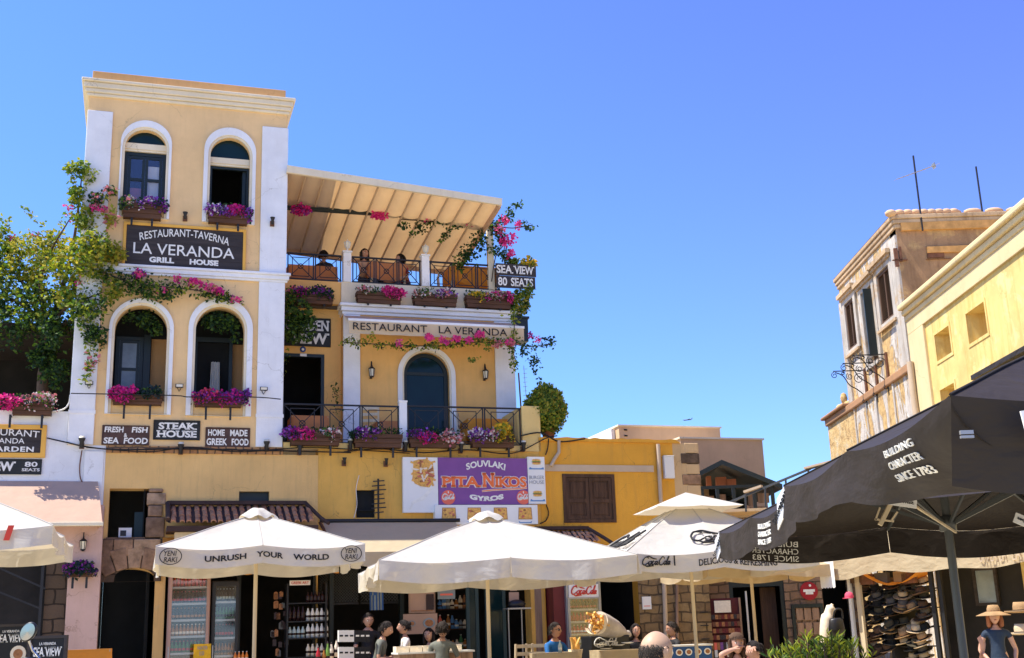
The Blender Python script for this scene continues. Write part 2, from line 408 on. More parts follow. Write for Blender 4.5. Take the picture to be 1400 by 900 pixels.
M('cable', (.02, .017, .015), .7, .2)
M('lamp_glass', (.75, .68, .50), .3, .1)
M('terracotta', (.42, .15, .07), .8, .15)
M('pavement', (.48, .42, .29), .9, .2, .5)
M('bark', (.09, .06, .04), .9, .3, 8)
masonry('stone_block', (.30, .19, .11), (.15, .10, .065), (.07, .05, .035), .34, .21, bump=1.0, damt=.75)
masonry('stone_warm', (.36, .25, .12), (.22, .14, .07), (.12, .085, .05), .36, .2, bump=1.0, damt=.75)
masonry('stone_rough', (.36, .24, .15), (.23, .14, .085), (.12, .085, .055), .36, .2, bump=.9)
masonry('stone_dark', (.15, .10, .065), (.09, .065, .045), (.04, .03, .022), .42, .26)
masonry('brick_row', (.42, .20, .09), (.52, .28, .12), (.16, .10, .06), .16, .2)
masonry('paving', (.42, .36, .29), (.36, .30, .24), (.22, .18, .14), .6, .4, swap=1, bump=.2)
cloth('canopy_white', (.60, .585, .53), .33, wr=.55, wscale=3)
cloth('canopy_cream', (.60, .50, .32), .35, wr=.4)
cloth('canopy_black', (.034, .027, .022), .03, wr=.9, wscale=3.0, rough=.6)
cloth('awning_pink', (.56, .38, .27), .12, wr=.2)
cloth('awning_cream', (.74, .60, .38), .28, wr=.3)
cloth('pergola_cloth', (.66, .50, .32), .20, wr=.3)
cloth('orange_cloth', (.80, .33, .05), .25, wr=.5)
cloth('table_cloth', (.62, .25, .10), .1, wr=.5)
cloth('blue_cloth', (.02, .10, .42), .0)
for n_, c_ in (('leaf_dark', (.022, .06, .024)), ('leaf_mid', (.095, .18, .028)), ('leaf_light', (.30, .34, .035)), ('leaf_yellow', (.42, .36, .045)),
               ('oleander_leaf', (.13, .20, .045)), ('oleander_dark', (.035, .085, .025)), ('leaf_blue', (.025, .05, .06))):
    leafy(n_, c_, .45)
for n_, c_ in (('petal_magenta', (.62, .012, .22)), ('petal_pink', (.80, .06, .26)), ('petal_purple', (.22, .03, .25)), ('petal_violet', (.33, .10, .52)),
               ('petal_rose', (.62, .20, .22)), ('petal_red', (.60, .05, .10)), ('petal_yellow', (.75, .45, .02)), ('petal_white', (.75, .65, .62))):
    leafy(n_, c_, .3)

def old_plaster():
    m, nt, p, out = _mat('old_plaster'); v = coords(nt)
    st = coords(nt, (1, 1.25, .42)); n1 = noise_n(nt, st, 1.35, 9, .66, .6); n2 = noise_n(nt, v, 6, 7, .7)
    stone = ramp(nt, n2, [(.3, (.30, .17, .07)), (.55, (.60, .40, .16)), (.75, (.68, .50, .25))])
    white = ramp(nt, noise_n(nt, coords(nt, (4, 4, .6)), 1.5, 6, .7), [(.35, (.60, .57, .51)), (.55, (.52, .46, .39)), (.72, (.30, .26, .22))])
    f = ramp(nt, n1, [(.485, 0), (.515, 1)])
    c = mixc(nt, f, stone, white); nt.links.new(c, p.inputs['Base Color']); p.inputs['Roughness'].default_value = .95
    h = nd(nt, 'ShaderNodeMath', operation='MULTIPLY_ADD'); nt.links.new(f, h.inputs[0]); h.inputs[1].default_value = .9; nt.links.new(n2, h.inputs[2])
    bump_n(nt, p, h.outputs[0], .8, .05); return m
old_plaster()
def old_stone():
    m, nt, p, out = _mat('old_stone'); v = coords(nt, (1, 1, 1), 2)
    b = nd(nt, 'ShaderNodeTexVoronoi', feature='DISTANCE_TO_EDGE'); b.inputs['Scale'].default_value = 2.6; nt.links.new(v, b.inputs['Vector'])
    n2 = noise_n(nt, v, 3, 8, .7); c = ramp(nt, n2, [(.3, (.36, .20, .08)), (.5, (.62, .42, .17)), (.68, (.60, .50, .32))])
    e = ramp(nt, b.outputs['Distance'], [(.0, 1), (.06, 0)]); f2 = ramp(nt, noise_n(nt, v, 1.3), [(.42, 0), (.6, .7)])
    mm = nd(nt, 'ShaderNodeMath', operation='MULTIPLY'); nt.links.new(e, mm.inputs[0]); nt.links.new(f2, mm.inputs[1])
    c = mixc(nt, mm.outputs[0], c, (.16, .08, .035)); nt.links.new(c, p.inputs['Base Color']); p.inputs['Roughness'].default_value = .95
    bump_n(nt, p, noise_n(nt, v, 9, 8, .7), .9, .05); return m
old_stone()
def glassm():
    m, nt, p, out = _mat('glass_clear'); t = nd(nt, 'ShaderNodeBsdfTransparent'); g = nd(nt, 'ShaderNodeBsdfGlossy'); g.inputs['Roughness'].default_value = .05
    x = nd(nt, 'ShaderNodeMixShader', n0=.09); nt.links.new(t.outputs[0], x.inputs[1]); nt.links.new(g.outputs[0], x.inputs[2]); nt.links.new(x.outputs[0], out.inputs[0])
    nt.nodes.remove(p)
glassm()
M('seam', (.42, .40, .36), .9)
M('seam_black', (.02, .017, .015), .9)
T = MT

# ------------------------------------------------------------------ ground
g = MB(); g.add([(-300, -60, 0), (300, -60, 0), (300, 600, 0), (-300, 600, 0)], [(0, 1, 2, 3)])
tag(g.build('ground', T['pavement'], fr=MW), kind='structure')
# ================================================================== TAVERNA TOWER
XL, XR = -3.98, 0.03
def shell(mb, x0, x1, y0, y1, z0, z1, t=.25, mi=0, roof=True):
    """side, back and roof slabs of a block whose front is a separate wall"""
    mb.box(x0, x0+t, y0, y1, z0, z1, mi); mb.box(x1-t, x1, y0, y1, z0, z1, mi); mb.box(x0+t, x1-t, y1-t, y1, z0, z1, mi)
    if roof: mb.box(x0+t, x1-t, y0, y1-t, z1-.2, z1-.02, mi)
tower = thing('taverna_tower', 'tall narrow yellow corner house with white pilasters and four arched windows', 'building')
up = []          # upper windows: outer x, opening x, sill z, outer top, inner top
for (ox0, ox1, ix0, ix1, top, itop) in ((163, 233, 169, 226, 166, 178), (278, 349, 287, 341, 176, 189)):
    a0, a1 = F(ox0, 240)[0], F(ox1, 250)[0]; b0, b1 = F(ix0, 240)[0], F(ix1, 250)[0]; cx = (ox0+ox1)/2
    up.append((a0, a1, b0, b1, F(cx, top)[1], F(cx, itop)[1]))
lo = []
for (ox0, ox1, ix0, ix1, top, itop) in ((148, 237, 156, 228, 409, 418), (257, 345, 267, 334, 408, 420)):
    a0, a1 = F(ox0, 470)[0], F(ox1, 470)[0]; b0, b1 = F(ix0, 470)[0], F(ix1, 470)[0]; cx = (ox0+ox1)/2
    lo.append((a0, a1, b0, b1, F(cx, top)[1], F(cx, itop)[1]))
ZS1 = F(195, 282)[1]; ZS2 = F(190, 548)[1]
mb = MB()
mb.plate(rect(XL, XR, 4.98, 12.30), [arch(b0, b1, ZS1, it) for a0, a1, b0, b1, t, it in up] + [arch(b0, b1, ZS2, it) for a0, a1, b0, b1, t, it in lo], 0, .28)
mb.build('wall', T['tower_paint'], tower)
mb = MB(); shell(mb, XL, XR, .28, 5.5, 4.98, 12.4)
mb.build('side_wall', T['tower_paint'], tower)
mb = MB(); shell(mb, XL+.03, XR-.03, .22, 5.45, 12.55, 12.80, .2, roof=False); mb.box(XL+.03, XR-.03, .03, .22, 12.55, 12.80)
mb.build('parapet', T['tower_parapet'], tower, bevel=.015)
mb = MB()
for z0, z1, pr in ((12.20, 12.27, .05), (12.27, 12.36, .085), (12.36, 12.48, .12), (12.48, 12.553, .165)):
    mb.box(XL-pr, XR+pr, -pr, 5.5+pr, z0, z1-.002)
mb.build('cornice', T['cream_paint'], tower, bevel=.018)
mb = MB(); zt = F(250, 160)[1]; zt = 11.88
xa, xb = XL-.02, F(154.5, 160)[0]; xc, xd = F(358.5, 180)[0], XR+.03
for a_, b_, c_, d_ in ((xa, xb, 8.62, zt), (xc, xd, 8.62, zt), (xa, F(129, 580)[0], 4.985, 8.42), (xc, xd-.02, 4.985, 8.42)):
    mb = MB(); mb.box(a_, b_, -.05, -.002, c_, d_); pl_ = mb.build('pilaster', T['white_paint'], tower, bevel=.012)
    if c_ < 5: mb = MB(); mb.box(a_-.012, b_+.012, -.062, -.052, 5.58, 5.65); mb.build('moulding', T['white_paint'], pl_)
mb = MB()
for z0, z1, pr in ((8.42, 8.47, .06), (8.47, 8.56, .09), (8.56, 8.615, .12)): mb.box(XL-pr, XR+pr, -pr, -.001, z0, z1)
mb.build('string_course', T['white_paint'], tower, bevel=.012)
mb = MB(); mb.box(F(146, 600)[0], .06, -.035, -.001, 4.84, 4.975); mb.build('brick_band', T['brick_row'], tower)

def sash(parent, x0, x1, z0, z1, y, leaves=2, pane='glass_dark', bars=1, curtain=None):
    w = MB(); t = .07; w.plate(rect(x0, x1, z0, z1), [rect(x0+t, x1-t, z0+t, z1-t)], y, y+.06)
    n = leaves; wd = (x1-x0-2*t)/n
    for i in range(n):
        l, r = x0+t+i*wd+.004, x0+t+(i+1)*wd-.004
        hs = []; hz = (z1-z0-2*t-.01)/(bars+1)
        for k in range(bars+1): hs.append(rect(l+.055, r-.055, z0+t+k*hz+.05, z0+t+(k+1)*hz-.01 if k < bars else z1-t-.06))
        w.plate(rect(l, r, z0+t+.004, z1-t-.004), hs, y+.012, y+.05)
    o = w.build('sash', T['frame_dark'], parent)
    p = MB(); p.box(x0+t, x1-t, y+.03, y+.036, z0+t, z1-t); p.build('pane', T[pane], o)
    if curtain:
        c = MB(); c.box(x0+t, x1-t, y+.09, y+.10, z0+t, z0+t+(z1-z0)*.48); c.build('curtain', T[curtain], o)
    return o
for k, (a0, a1, b0, b1, t, it) in enumerate(up):
    w = MB(); w.plate(arch(a0, a1, F(190, 298)[1], t, 20), [arch(b0-.05, b1+.05, F(190, 298)[1]+.001, it+.05, 20)], -.06, -.001)
    so = w.build('window', T['white_paint'], tower, bevel=.012)
    w = MB(); w.plate(arch(b0-.049, b1+.049, F(190, 298)[1]+.002, it+.049, 20), [arch(b0, b1, F(190, 298)[1]+.003, it, 20)], -.03, .05)
    zb = F(195, 203 if k == 0 else 213)[1]; zc = F(195, 195 if k == 0 else 205)[1]
    w.box(b0+.001, b1-.001, .06, .20, zb, zc); w.box(b0+.001, b1-.001, .08, .18, zb-.045, zb-.001)
    w.build('frame', T['cream_paint'], so)
    w = MB(); zz = zc+.005; r = (b1-b0)/2; cx = (b0+b1)/2; zs = it-r; xx = math.sqrt(max(0, r*r-max(0, zz-zs)**2))
    n = 12; a_ = math.asin((zz-zs)/r) if zz > zs else 0
    w.plate([(cx+r*cos(a_+(pi-2*a_)*i/n), zs+r*sin(a_+(pi-2*a_)*i/n)) for i in range(n+1)], [], .13, .15)
    w.build('fanlight', T['glass_dark'], so)
    if k == 0: sash(so, b0+.002, b1-.002, ZS1, zb-.05, .12, 2, 'glass_clear', 1, None)
    else:
        w = MB(); w.plate(rect(b0+.002, b1-.002, ZS1, zb-.05), [rect(b0+.05, b1-.05, ZS1+.05, zb-.1)], .12, .19)
        w.box(b1-.13, b1-.06, .2, .6, ZS1+.05, zb-.1); w.build('sash', T['frame_dark'], so)
# dark rooms behind the upper windows
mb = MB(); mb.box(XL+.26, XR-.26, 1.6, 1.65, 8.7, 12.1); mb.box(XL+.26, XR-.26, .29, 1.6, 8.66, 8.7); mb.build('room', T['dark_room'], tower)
for k, (x0, x1, z0, z1) in enumerate(()): pass
a0, a1, b0, b1, t, it = up[0]
c = MB(); c.box(b0+.12, b0+.42, .2, .21, ZS1+.1, ZS1+.45); c.build('curtain', T['red_curtain'], tower)
c = MB(); c.box(b0+.47, b1-.13, .2, .21, ZS1+.1, ZS1+.95); c.build('curtain', T['lace_curtain'], tower)
# lower windows: open arches with a loggia behind
for k, (a0, a1, b0, b1, t, it) in enumerate(lo):
    zb = F(190, 567)[1]
    w = MB(); w.plate(arch(a0, a1, zb, t, 20), [arch(b0-.05, b1+.05, zb+.001, it+.05, 20)], -.06, -.001)
    w.box(a0-.03, a0+.2, -.075, -.062, 7.52, 7.6) if 0 else None
    so = w.build('window', T['white_paint'], tower, bevel=.012)
    w = MB(); w.plate(arch(b0-.049, b1+.049, zb+.002, it+.049, 20), [arch(b0, b1, zb+.003, it, 20)], -.03, .03)
    w.build('frame', T['cream_paint'], so)
    if k == 0:
        sash(so, b0+.02, b0+.55, 5.35, 7.35, .82, 1, 'glass_pale', 2)
        w = MB(); w.box(b0+.56, F(206, 480)[0], .80, .84, 5.3, 7.4); w.build('shutter', T['frame_dark'], so)
    else:
        w = MB(); w.plate(rect(b0-.02, F(322, 480)[0], 5.2, 7.4), [rect(b0+.08, F(322, 480)[0]-.07, 5.3, 7.3)], .80, .87); w.build('shutter', T['frame_dark'], so)
        c = MB(); x0 = F(289, 500)[0]; x1 = F(305, 500)[0]
        c.grid(lambda u, v: (x0+(x1-x0)*u*(1-.25*v)+.03*v, .68+.03*sin(u*22), 5.6+v*1.25), 24, 6); c.build('curtain', T['lace_curtain'], so)
mb = MB(); mb.box(XL+.26, XR-.26, .95, 1.0, 5.0, 8.4); mb.build('loggia_wall', T['room_orange'], tower)
mb = MB(); mb.box(XL+.26, XR-.26, .285, .95, 5.3, 5.34); mb.box(XL+.26, XR-.26, .285, .95, 7.9, 7.94)
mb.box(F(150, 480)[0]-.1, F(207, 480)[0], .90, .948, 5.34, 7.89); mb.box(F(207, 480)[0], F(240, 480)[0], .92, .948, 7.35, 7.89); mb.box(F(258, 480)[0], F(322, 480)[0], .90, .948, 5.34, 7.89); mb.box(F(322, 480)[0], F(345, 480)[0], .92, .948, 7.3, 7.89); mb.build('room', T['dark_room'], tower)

# ================================================================== GROUND FLOOR OF THE TAVERNA
base = thing('taverna_ground_floor', 'yellow plastered ground floor wall over the shaded shop fronts below the arches', 'building')
gx0, gx1, gx2 = F(143, 650)[0], F(435, 650)[0], F(738, 650)[0]
ax0, ax1 = F(150, 800)[0], F(216, 800)[0]
bx0, bx1, bz0, bz1 = FR((150, 668), (219, 737))
sx0, sx1, sz0, sz1 = FR((327, 672), (368, 692))
mb = MB()
mb.plate(rect(gx0, gx1-.002, 0, 4.84), [rect(bx0, bx1, F(180, 738)[1], bz1), arch(gx0+.012, F(212, 800)[0], .002, F(183, 777)[1], 14, .18), rect(sx0, sx1, sz0, sz1), rect(F(226, 800)[0], gx1-.01, .003, 2.75)], .002, .4)
mb.build('wall', T['ground_paint'], base)
hx0, hx1, hz0, hz1 = FR((487, 670), (513, 708))
mb = MB(); mb.plate(rect(gx1, gx2, 0, 4.97), [rect(gx1+.01, gx2-.3, .003, 2.75), rect(hx0, hx1, hz0, hz1)], .006, .4); mb.build('wall', T['orange_paint'], base)
mb = MB()   # stone of the passage
zA = F(183, 777)[1]
zc = F(183, 737)[1]
mb.plate([(gx0+.02, zA-.25), (gx0+.02, zc), (ax1+.05, zc), (ax1+.05, zA-.25)] , [arch(F(156, 800)[0], F(210, 800)[0], zA-.249, zA, 14, .17)], -.05, .002)
mb.build('stone_arch', T['stone_dark'], base)
q_ = random.Random(5); ST = [M('stone_a', (.30, .185, .11), .95, .4, 6, 1.0, 9, .1), M('stone_b', (.20, .125, .08), .95, .4, 6, 1.0, 9, .1), M('stone_c', (.38, .25, .15), .95, .4, 6, 1.0, 9, .1), M('stone_d', (.13, .09, .06), .95, .4, 6, 1.0, 9, .1)]
def ashlar(x0, x1, y0, y1, z0, z1, mi): m_ = MB(); m_.box(x0, x1, y0-q_.uniform(0, .02), y1, z0, z1, 0); m_.build('stone', ST[mi], base, bevel=.022)
xx = gx0+.03
for wd_, mi in ((.20, 1), (.36, 0), (.50, 2), (.16, 3)): ashlar(xx, xx+wd_-.015, -.07, -.051, zc-.32, zc-.01, mi); xx += wd_
ax_c = (F(156, 800)[0]+F(210, 800)[0])/2; rr_ = 1.0; zc_a = zA-.92
for i, mi in enumerate((1, 0, 2, 0, 3)):        # wedge stones of the arch
    a0_, a1_ = pi/2+.60-.24*i, pi/2+.60-.24*(i+1)+.014; ro = 1.30+.02*(i % 2)
    m_ = MB(); m_.plate([(ax_c+.92*cos(a1_), zc_a+.92*sin(a1_)), (ax_c+ro*cos(a1_), zc_a+ro*sin(a1_)), (ax_c+ro*cos(a0_), zc_a+ro*sin(a0_)), (ax_c+.92*cos(a0_), zc_a+.92*sin(a0_))], [], -.085-.012*(i % 2), .05); m_.build('stone', ST[mi], base, bevel=.022)
zz = zc+.02; xs_ = F(200, 700)[0]
for k_, (h_, mi) in enumerate(((.40, 1), (.22, 0), (.24, 2), (.22, 0))):
    ashlar(xs_+.03*(k_ % 2), bx1+.02+.05*((k_+1) % 2), -.04, .3, zz, min(zz+h_-.012, bz1-.005), mi); zz += h_
mb = MB(); mb.box(bx0-.02, xs_-.002, -.03, .35, zc, zc+.03); mb.build('sill', ST[1], base)
mb = MB(); mb.box(F(196, 700)[0], F(196, 700)[0]+.02, .1, 2, zc, bz1); mb.box(gx0+.03, ax1+.6, 2.0, 2.05, 0, 4.6); mb.box(ax1-.2, ax1-.15, .41, 2, 0, zA)
mb.box(gx0+.03, ax1-.2, 1.96, 1.995, 0, zA); mb.box(gx0-1.2, gx0+.029, 1.9, 1.95, 0, 4.9); mb.build('room', T['dark_room'], base)
mb = MB(); mb.box(sx0-.002, sx1+.002, .12, .16, sz0, sz1); mb.build('window_board', T['frame_dark'], base)
# shop interior behind the openings
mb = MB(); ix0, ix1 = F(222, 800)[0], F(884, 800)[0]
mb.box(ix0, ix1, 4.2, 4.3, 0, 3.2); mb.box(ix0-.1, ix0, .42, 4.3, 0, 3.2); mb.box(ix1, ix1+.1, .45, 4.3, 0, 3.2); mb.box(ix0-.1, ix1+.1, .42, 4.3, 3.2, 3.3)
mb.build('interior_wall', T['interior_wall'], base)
mb = MB(); mb.box(ix0, ix1, .42, 4.2, .004, .02); mb.build('interior_floor', T['interior_floor'], base)
mb = MB()
for px in (327, 432, 455, 552, 745): x = F(px, 830)[0]; mb.box(x-.04, x+.04, .15, .3, .02, 2.74)
mb.build('shop_post', T['frame_dark'], base)
mb = MB(); x = F(737, 830)[0]; mb.box(x-.09, x+.06, .0, .14, .02, 2.74); mb.build('wooden_post', T['grey_wood'], base)

# ================================================================== ANNEX WITH BALCONY AND ROOF TERRACE
WA = -1.3        # the annex front stands this far behind the tower front
annex = thing('taverna_annex', 'yellow two storey annex with arched door, balcony and roof terrace', 'building')
qx0, qx1 = F(469, 500, WA)[0], F(702, 500, WA)[0]
dx0, dx1 = F(552, 520, WA)[0], F(614, 520, WA)[0]; dt = F(583, 482, WA)[1]
zfl = 5.02; zsl0, zsl1 = 8.17, 8.41
mb = MB(); mb.plate(rect(qx0, qx1, zfl, zsl0), [arch(dx0, dx1, zfl+.001, dt, 18)], 1.3, 1.55); mb.box(qx0, qx0+.25, 1.55, 6.2, zfl, zsl0); mb.box(qx1-.25, qx1, 1.55, 6.2, zfl, zsl0); mb.box(qx0, qx1, 6.2, 6.3, zfl, zsl0)
mb.build('wall', T['annex_paint'], annex)
# recessed bay next to the tower
ex0, ex1 = F(386, 520, WA-.3)[0], F(443, 520, WA-.3)[0]; ez = F(410, 484, WA-.3)[1]
mb = MB(); mb.plate(rect(XR-.02, qx0-.001, zfl, zsl1), [rect(ex0-.08, ex1, zfl+.001, ez)], 1.6, 1.85); mb.build('wall', T['annex_paint'], annex)
mb = MB(); mb.plate(rect(ex0-.079, ex1-.001, zfl+.002, ez-.001), [rect(ex0, ex1-.07, zfl+.003, ez-.07)], 1.57, 1.7); mb.build('door_frame', T['frame_dark'], annex)
mb = MB(); mb.box(ex0-.1, qx0, 3.2, 3.25, zfl, 7.6); mb.box(XR, XR+.03, 1.86, 3.2, zfl, 7.5); mb.build('room', T['dark_room'], annex)
# arched green door
w = MB(); w.plate(arch(dx0-.14, dx1+.14, zfl+.0005, dt+.14, 20), [arch(dx0-.04, dx1+.04, zfl+.001, dt+.04, 20)], 1.25, 1.299); dsur = w.build('door', T['white_paint'], annex, bevel=.012)
w = MB(); w.plate(arch(dx0-.039, dx1+.039, zfl+.0015, dt+.039, 20), [arch(dx0, dx1, zfl+.002, dt, 20)], 1.27, 1.35); w.build('frame', T['cream_paint'], dsur)
w = MB(); w.plate(arch(dx0+.001, dx1-.001, zfl+.003, dt-.001, 18), [arch(dx0+.09, dx1-.09, zfl+.12, dt-.09, 18)], 1.40, 1.46); w.box(dx0+.08, dx1-.08, 1.41, 1.45, zfl+1.85, zfl+1.92); w.build('sash', T['frame_dark'], dsur)
w = MB(); w.plate(arch(dx0+.05, dx1-.05, zfl+.05, dt-.05, 18), [], 1.43, 1.44); w.build('pane', T['glass_dark'], dsur)
mb = MB(); pa, pb = F(470, 520, WA)[0], F(492, 520, WA)[0]; pc, pd = F(677, 520, WA)[0], qx1+.02
mb.box(pa-.02, pb, 1.24, 1.298, zfl+.01, zsl0-.01); mb.build('pilaster', T['white_paint'], annex, bevel=.012); mb = MB(); mb.box(pc, pd, 1.24, 1.298, zfl+.01, zsl0-.01); mb.build('pilaster', T['white_paint'], annex, bevel=.012)
mb = MB()
for z0, z1, pr in ((zsl0, 8.24, .05), (8.24, 8.34, .1), (8.34, 8.41, .16)): mb.box(qx0-pr*.6, qx1+pr, 1.3-pr, 6.4, z0, z1-.002)
mb.build('cornice', T['white_paint'], annex, bevel=.015)
mb = MB(); xm = F(467, 400, WA)[0]
mb.box(qx0-.04, qx1+.02, 1.33, 1.5, 8.41, 8.93); mb.box(qx1-.15, qx1+.02, 1.5, 5.8, 8.41, 8.93); mb.build('parapet', T['cream_paint'], annex)
mb = MB(); mb.box(XR, qx0-.042, 1.36, 1.5, 8.412, 8.93); mb.build('parapet', T['annex_paint'], annex)
mb = MB(); mb.box(XR+.1, 3.3, 5.6, 5.75, 8.6, 9.95); mb.build('terrace_back_wall', T['beige_wall'], annex)
mb = MB(); mb.box(XR, qx1, 1.5, 6.4, 8.35, 8.6); mb.build('terrace_floor', T['interior_floor'], annex)
for px in (475, 582):
    x = F(px, 360, WA)[0]; zt = F(px, 345 if px < 500 else 350, WA)[1]
    mb = MB(); mb.box(x-.09, x+.09, 1.30, 1.48, 8.93, zt); mb.box(x-.11, x+.11, 1.28, 1.50, zt, zt+.04)
    p_ = mb.build('terrace_pillar', T['white_paint'], annex, bevel=.01)
mb = MB(); bx = F(713, 560, 0)[0]; b2 = F(737, 560, 0)[0]
mb.box(bx, b2+.02, .0, .12, 4.97, F(720, 555)[1]); mb.box(bx-.06, bx+.06, .121, 1.3, 4.97, F(720, 557)[1]); mb.build('end_block', T['block_paint'], annex, bevel=.012)
mb = MB(); mb.box(XR+.02, gx2, .06, 1.7, 4.972, 5.016); mb.build('balcony_floor', T['cream_paint'], annex)
mb = MB(); mb.box(.06, gx2-.1, -.02, .05, 4.975, 5.09); mb.build('balcony_edge', T['block_paint'], annex)

# ================================================================== PERGOLA CANOPY
per = thing('terrace_canopy', 'beige fabric canopy on rafters shading the roof terrace', 'canopy')
cfx0, cfx1 = F(393, 235, .1)[0], F(683, 277, .1)[0]
zl, zr = F(425, 238, .1)[1], F(683, 279, .1)[1]
def cz(x, y):   # canopy surface height
    t = (x-cfx0)/(cfx1-cfx0); zf = F(425, 238, .1)[1]+.02 + (zr-zl-.02)*t
    return zf - (y+.1)*.11 - .0*t
mb = MB(); nb = 12
def cs(u, v):
    x = cfx0+(cfx1-cfx0)*u; y = -.1+3.9*v
    return (x, y, cz(x, y)+.05 - .05*abs(sin(u*nb*pi)))
mb.grid(cs, nb*8, 12, 0); mb.build('cloth', T['pergola_cloth'], per)
mb = MB()
for k in range(nb+1):
    x = cfx0+(cfx1-cfx0)*k/nb; mb.bar((x, -.08, cz(x, -.08)-.02), (x, 3.75, cz(x, 3.75)-.02), .03, .045)
mb.build('rafters', M('rafter_paint', (.52, .38, .25), .8), per)
mb = MB(); mb.bar((cfx0-.02, -.16, cz(cfx0, -.1)+.02), (cfx1+.03, -.16, cz(cfx1, -.1)+.02), .07, .16); mb.build('front_beam', T['cream_paint'], per)
mb = MB(); mb.bar((cfx0, 3.8, cz(cfx0, 3.8)-.02), (cfx1, 3.8, cz(cfx1, 3.8)-.02), .1, .12); mb.bar((cfx1, -.1, cz(cfx1, -.1)-.03), (cfx1, 3.8, cz(cfx1, 3.8)-.03), .06, .12); mb.build('back_beam', T['awning_pink'], per)
WB = -1.3
z0, z1 = F(392, 284, WB)[1], F(659, 302, WB)[1]
mb = MB(); mb.bar((F(385, 284, WB)[0], 1.3, z0), (F(672, 303, WB)[0], 1.3, z1), .07, .09); mb.build('cross_beam', T['frame_dark'], per)
x = F(672, 350, WB)[0]; mb = MB(); mb.box(x-.07, x+.07, 1.34, 1.46, 8.95, F(672, 318, WB)[1]+.4); mb.build('post', T['cream_paint'], per)

# ================================================================== YELLOW HOUSE WITH SHUTTERED WINDOW
house = thing('shuttered_house', 'deep yellow house with one brown shuttered window and stone quoins', 'building')
hx2, hxq, hx3 = F(950, 640)[0], F(932, 640)[0], F(957, 640)[0]
wx0, wx1, wz0, wz1 = FR((769, 649), (842, 714))
mb = MB(); mb.plate(rect(gx2+.002, F(921, 640)[0], 0, 5.27), [rect(wx0, wx1, wz0, wz1), rect(gx2+.02, F(876, 800)[0], .002, 2.6)], .0, .45); mb.box(gx2+.002, hx3-.02, .9, 6, 4.9, 5.2); mb.build('wall', T['house_paint'], house)
mb = MB(); mb.box(F(921, 640)[0]+.001, hxq, .002, .4, 0, 5.26); mb.build('wall', T['quoin_plain'], house)
mb = MB(); z = 2.4; k = 0
while z < 5.2:
    h = .235; m_ = MB(); dk = k % 2 == 0
    m_.box(hxq+(.0 if dk else .10), hx3-rnd.uniform(0, .03), -.02 if dk else -.008, .45, z, z+h-.01); m_.build('quoin', [ST[1], ST[0], ST[3]][k//2 % 3] if dk else T['quoin_plain'], house, bevel=.015); z += h; k += 1
mb.box(hxq+.001, hxq+.13, .0, .4, 2.4, 5.2); mb.build('wall', T['quoin_plain'], house); mb = MB()
mb.box(hx3-.2, hx3-.04, .451, 5, 0, 5.18); mb.build('side_wall', T['quoin_plain'], house)
mb = MB(); mb.box(F(872, 800)[0], hx3+.0, -.012, -.001, 0, 2.62); mb.build('stone_base', T['stone_warm'], house)
mb = MB(); za, zb = F(800, 636)[1], F(800, 645)[1]
mb.box(gx2+.1, F(893, 640)[0], -.03, -.001, zb, za); mb.build('moulding', T['pipe_beige'], house)
mb = MB(); ed = [(gx2+.002, 5.27)]; n = 26
top = [(gx2+.002+(hxq-gx2)*i/n, 5.275+rnd.uniform(-.015, .02)) for i in range(n+1)]
mb.plate([(gx2+.003, 5.2)] + [(hxq-.01, 5.2)] + list(reversed(top[:-1])), [], -.04, .95); mb.build('wall_cap', T['house_paint'], house)
w = MB(); w.plate(rect(wx0-.01, wx1+.01, wz0-.01, wz1+.01), [rect(wx0+.06, wx1-.06, wz0+.06, wz1-.06)], -.03, .05); wf = w.build('window', T['shutter_wood'], house)
for l, r in ((wx0+.065, (wx0+wx1)/2-.006), ((wx0+wx1)/2+.006, wx1-.065)):
    w = MB(); zm = (wz0+wz1)/2-.05
    w.plate(rect(l, r, wz0+.065, wz1-.065), [rect(l+.07, r-.07, wz0+.13, zm-.04), rect(l+.07, r-.07, zm+.04, wz1-.13)], -.01, .04)
    w.box(l+.07, r-.07, .012, .035, wz0+.13, zm-.04); w.box(l+.07, r-.07, .012, .035, zm+.04, wz1-.13)
    w.box(l+.11, r-.11, .002, .014, wz0+.17, zm-.08); w.box(l+.11, r-.11, .002, .014, zm+.08, wz1-.17)
    for i in range(6): xx = l+.09+(r-l-.18)*i/5; w.box(xx-.006, xx+.006, -.002, .004, zm+.06, wz1-.14)
    w.build('shutter', T['shutter_wood'], wf)
# drain pipes
def pipe(name, pts, r, mat, label, w=0):
    mb = MB(); mb.tube([(F(a, b, w)[0], -w-.02-r, F(a, b, w)[1]) for a, b in pts], r, 8)
    return tag(mb.build(name, T[mat], org=(F(*pts[-1], w)[0], -w, F(*pts[-1], w)[1])), label, 'pipe')
pipe('drain_pipe', [(898, 608), (900, 650), (902, 688)], .045, 'pipe_beige', 'pale drain pipe running down the yellow house beside the meter box')
pipe('drain_pipe', [(763, 603), (763, 619), (756, 630), (752, 638)], .04, 'pipe_beige', 'short bent pipe stub on the wall by the balcony end block')
pipe('drain_pipe', [(905, 779), (907, 820), (909, 880), (909, 905)], .05, 'pipe_beige', 'straight pinkish pipe beside the white notice on the stone base')
pipe('drain_pipe', [(924, 779), (924, 830), (925, 905)], .035, 'grey_wood', 'thin grey pipe on the stone base behind the cream parasol pole')
mb = MB(); x0, x1, z0, z1 = FR((905, 625), (920, 655)); mb.box(x0, x1, -.12, -.001, z0, z1); mb.box(x0-.01, x1+.01, -.13, -.0005, z1, z1+.02)
tag(mb.build('meter_box', T['metal_white'], org=(x0, 0, z0), bevel=.008), 'pale metal meter box mounted on the yellow wall beside the quoins', 'box')

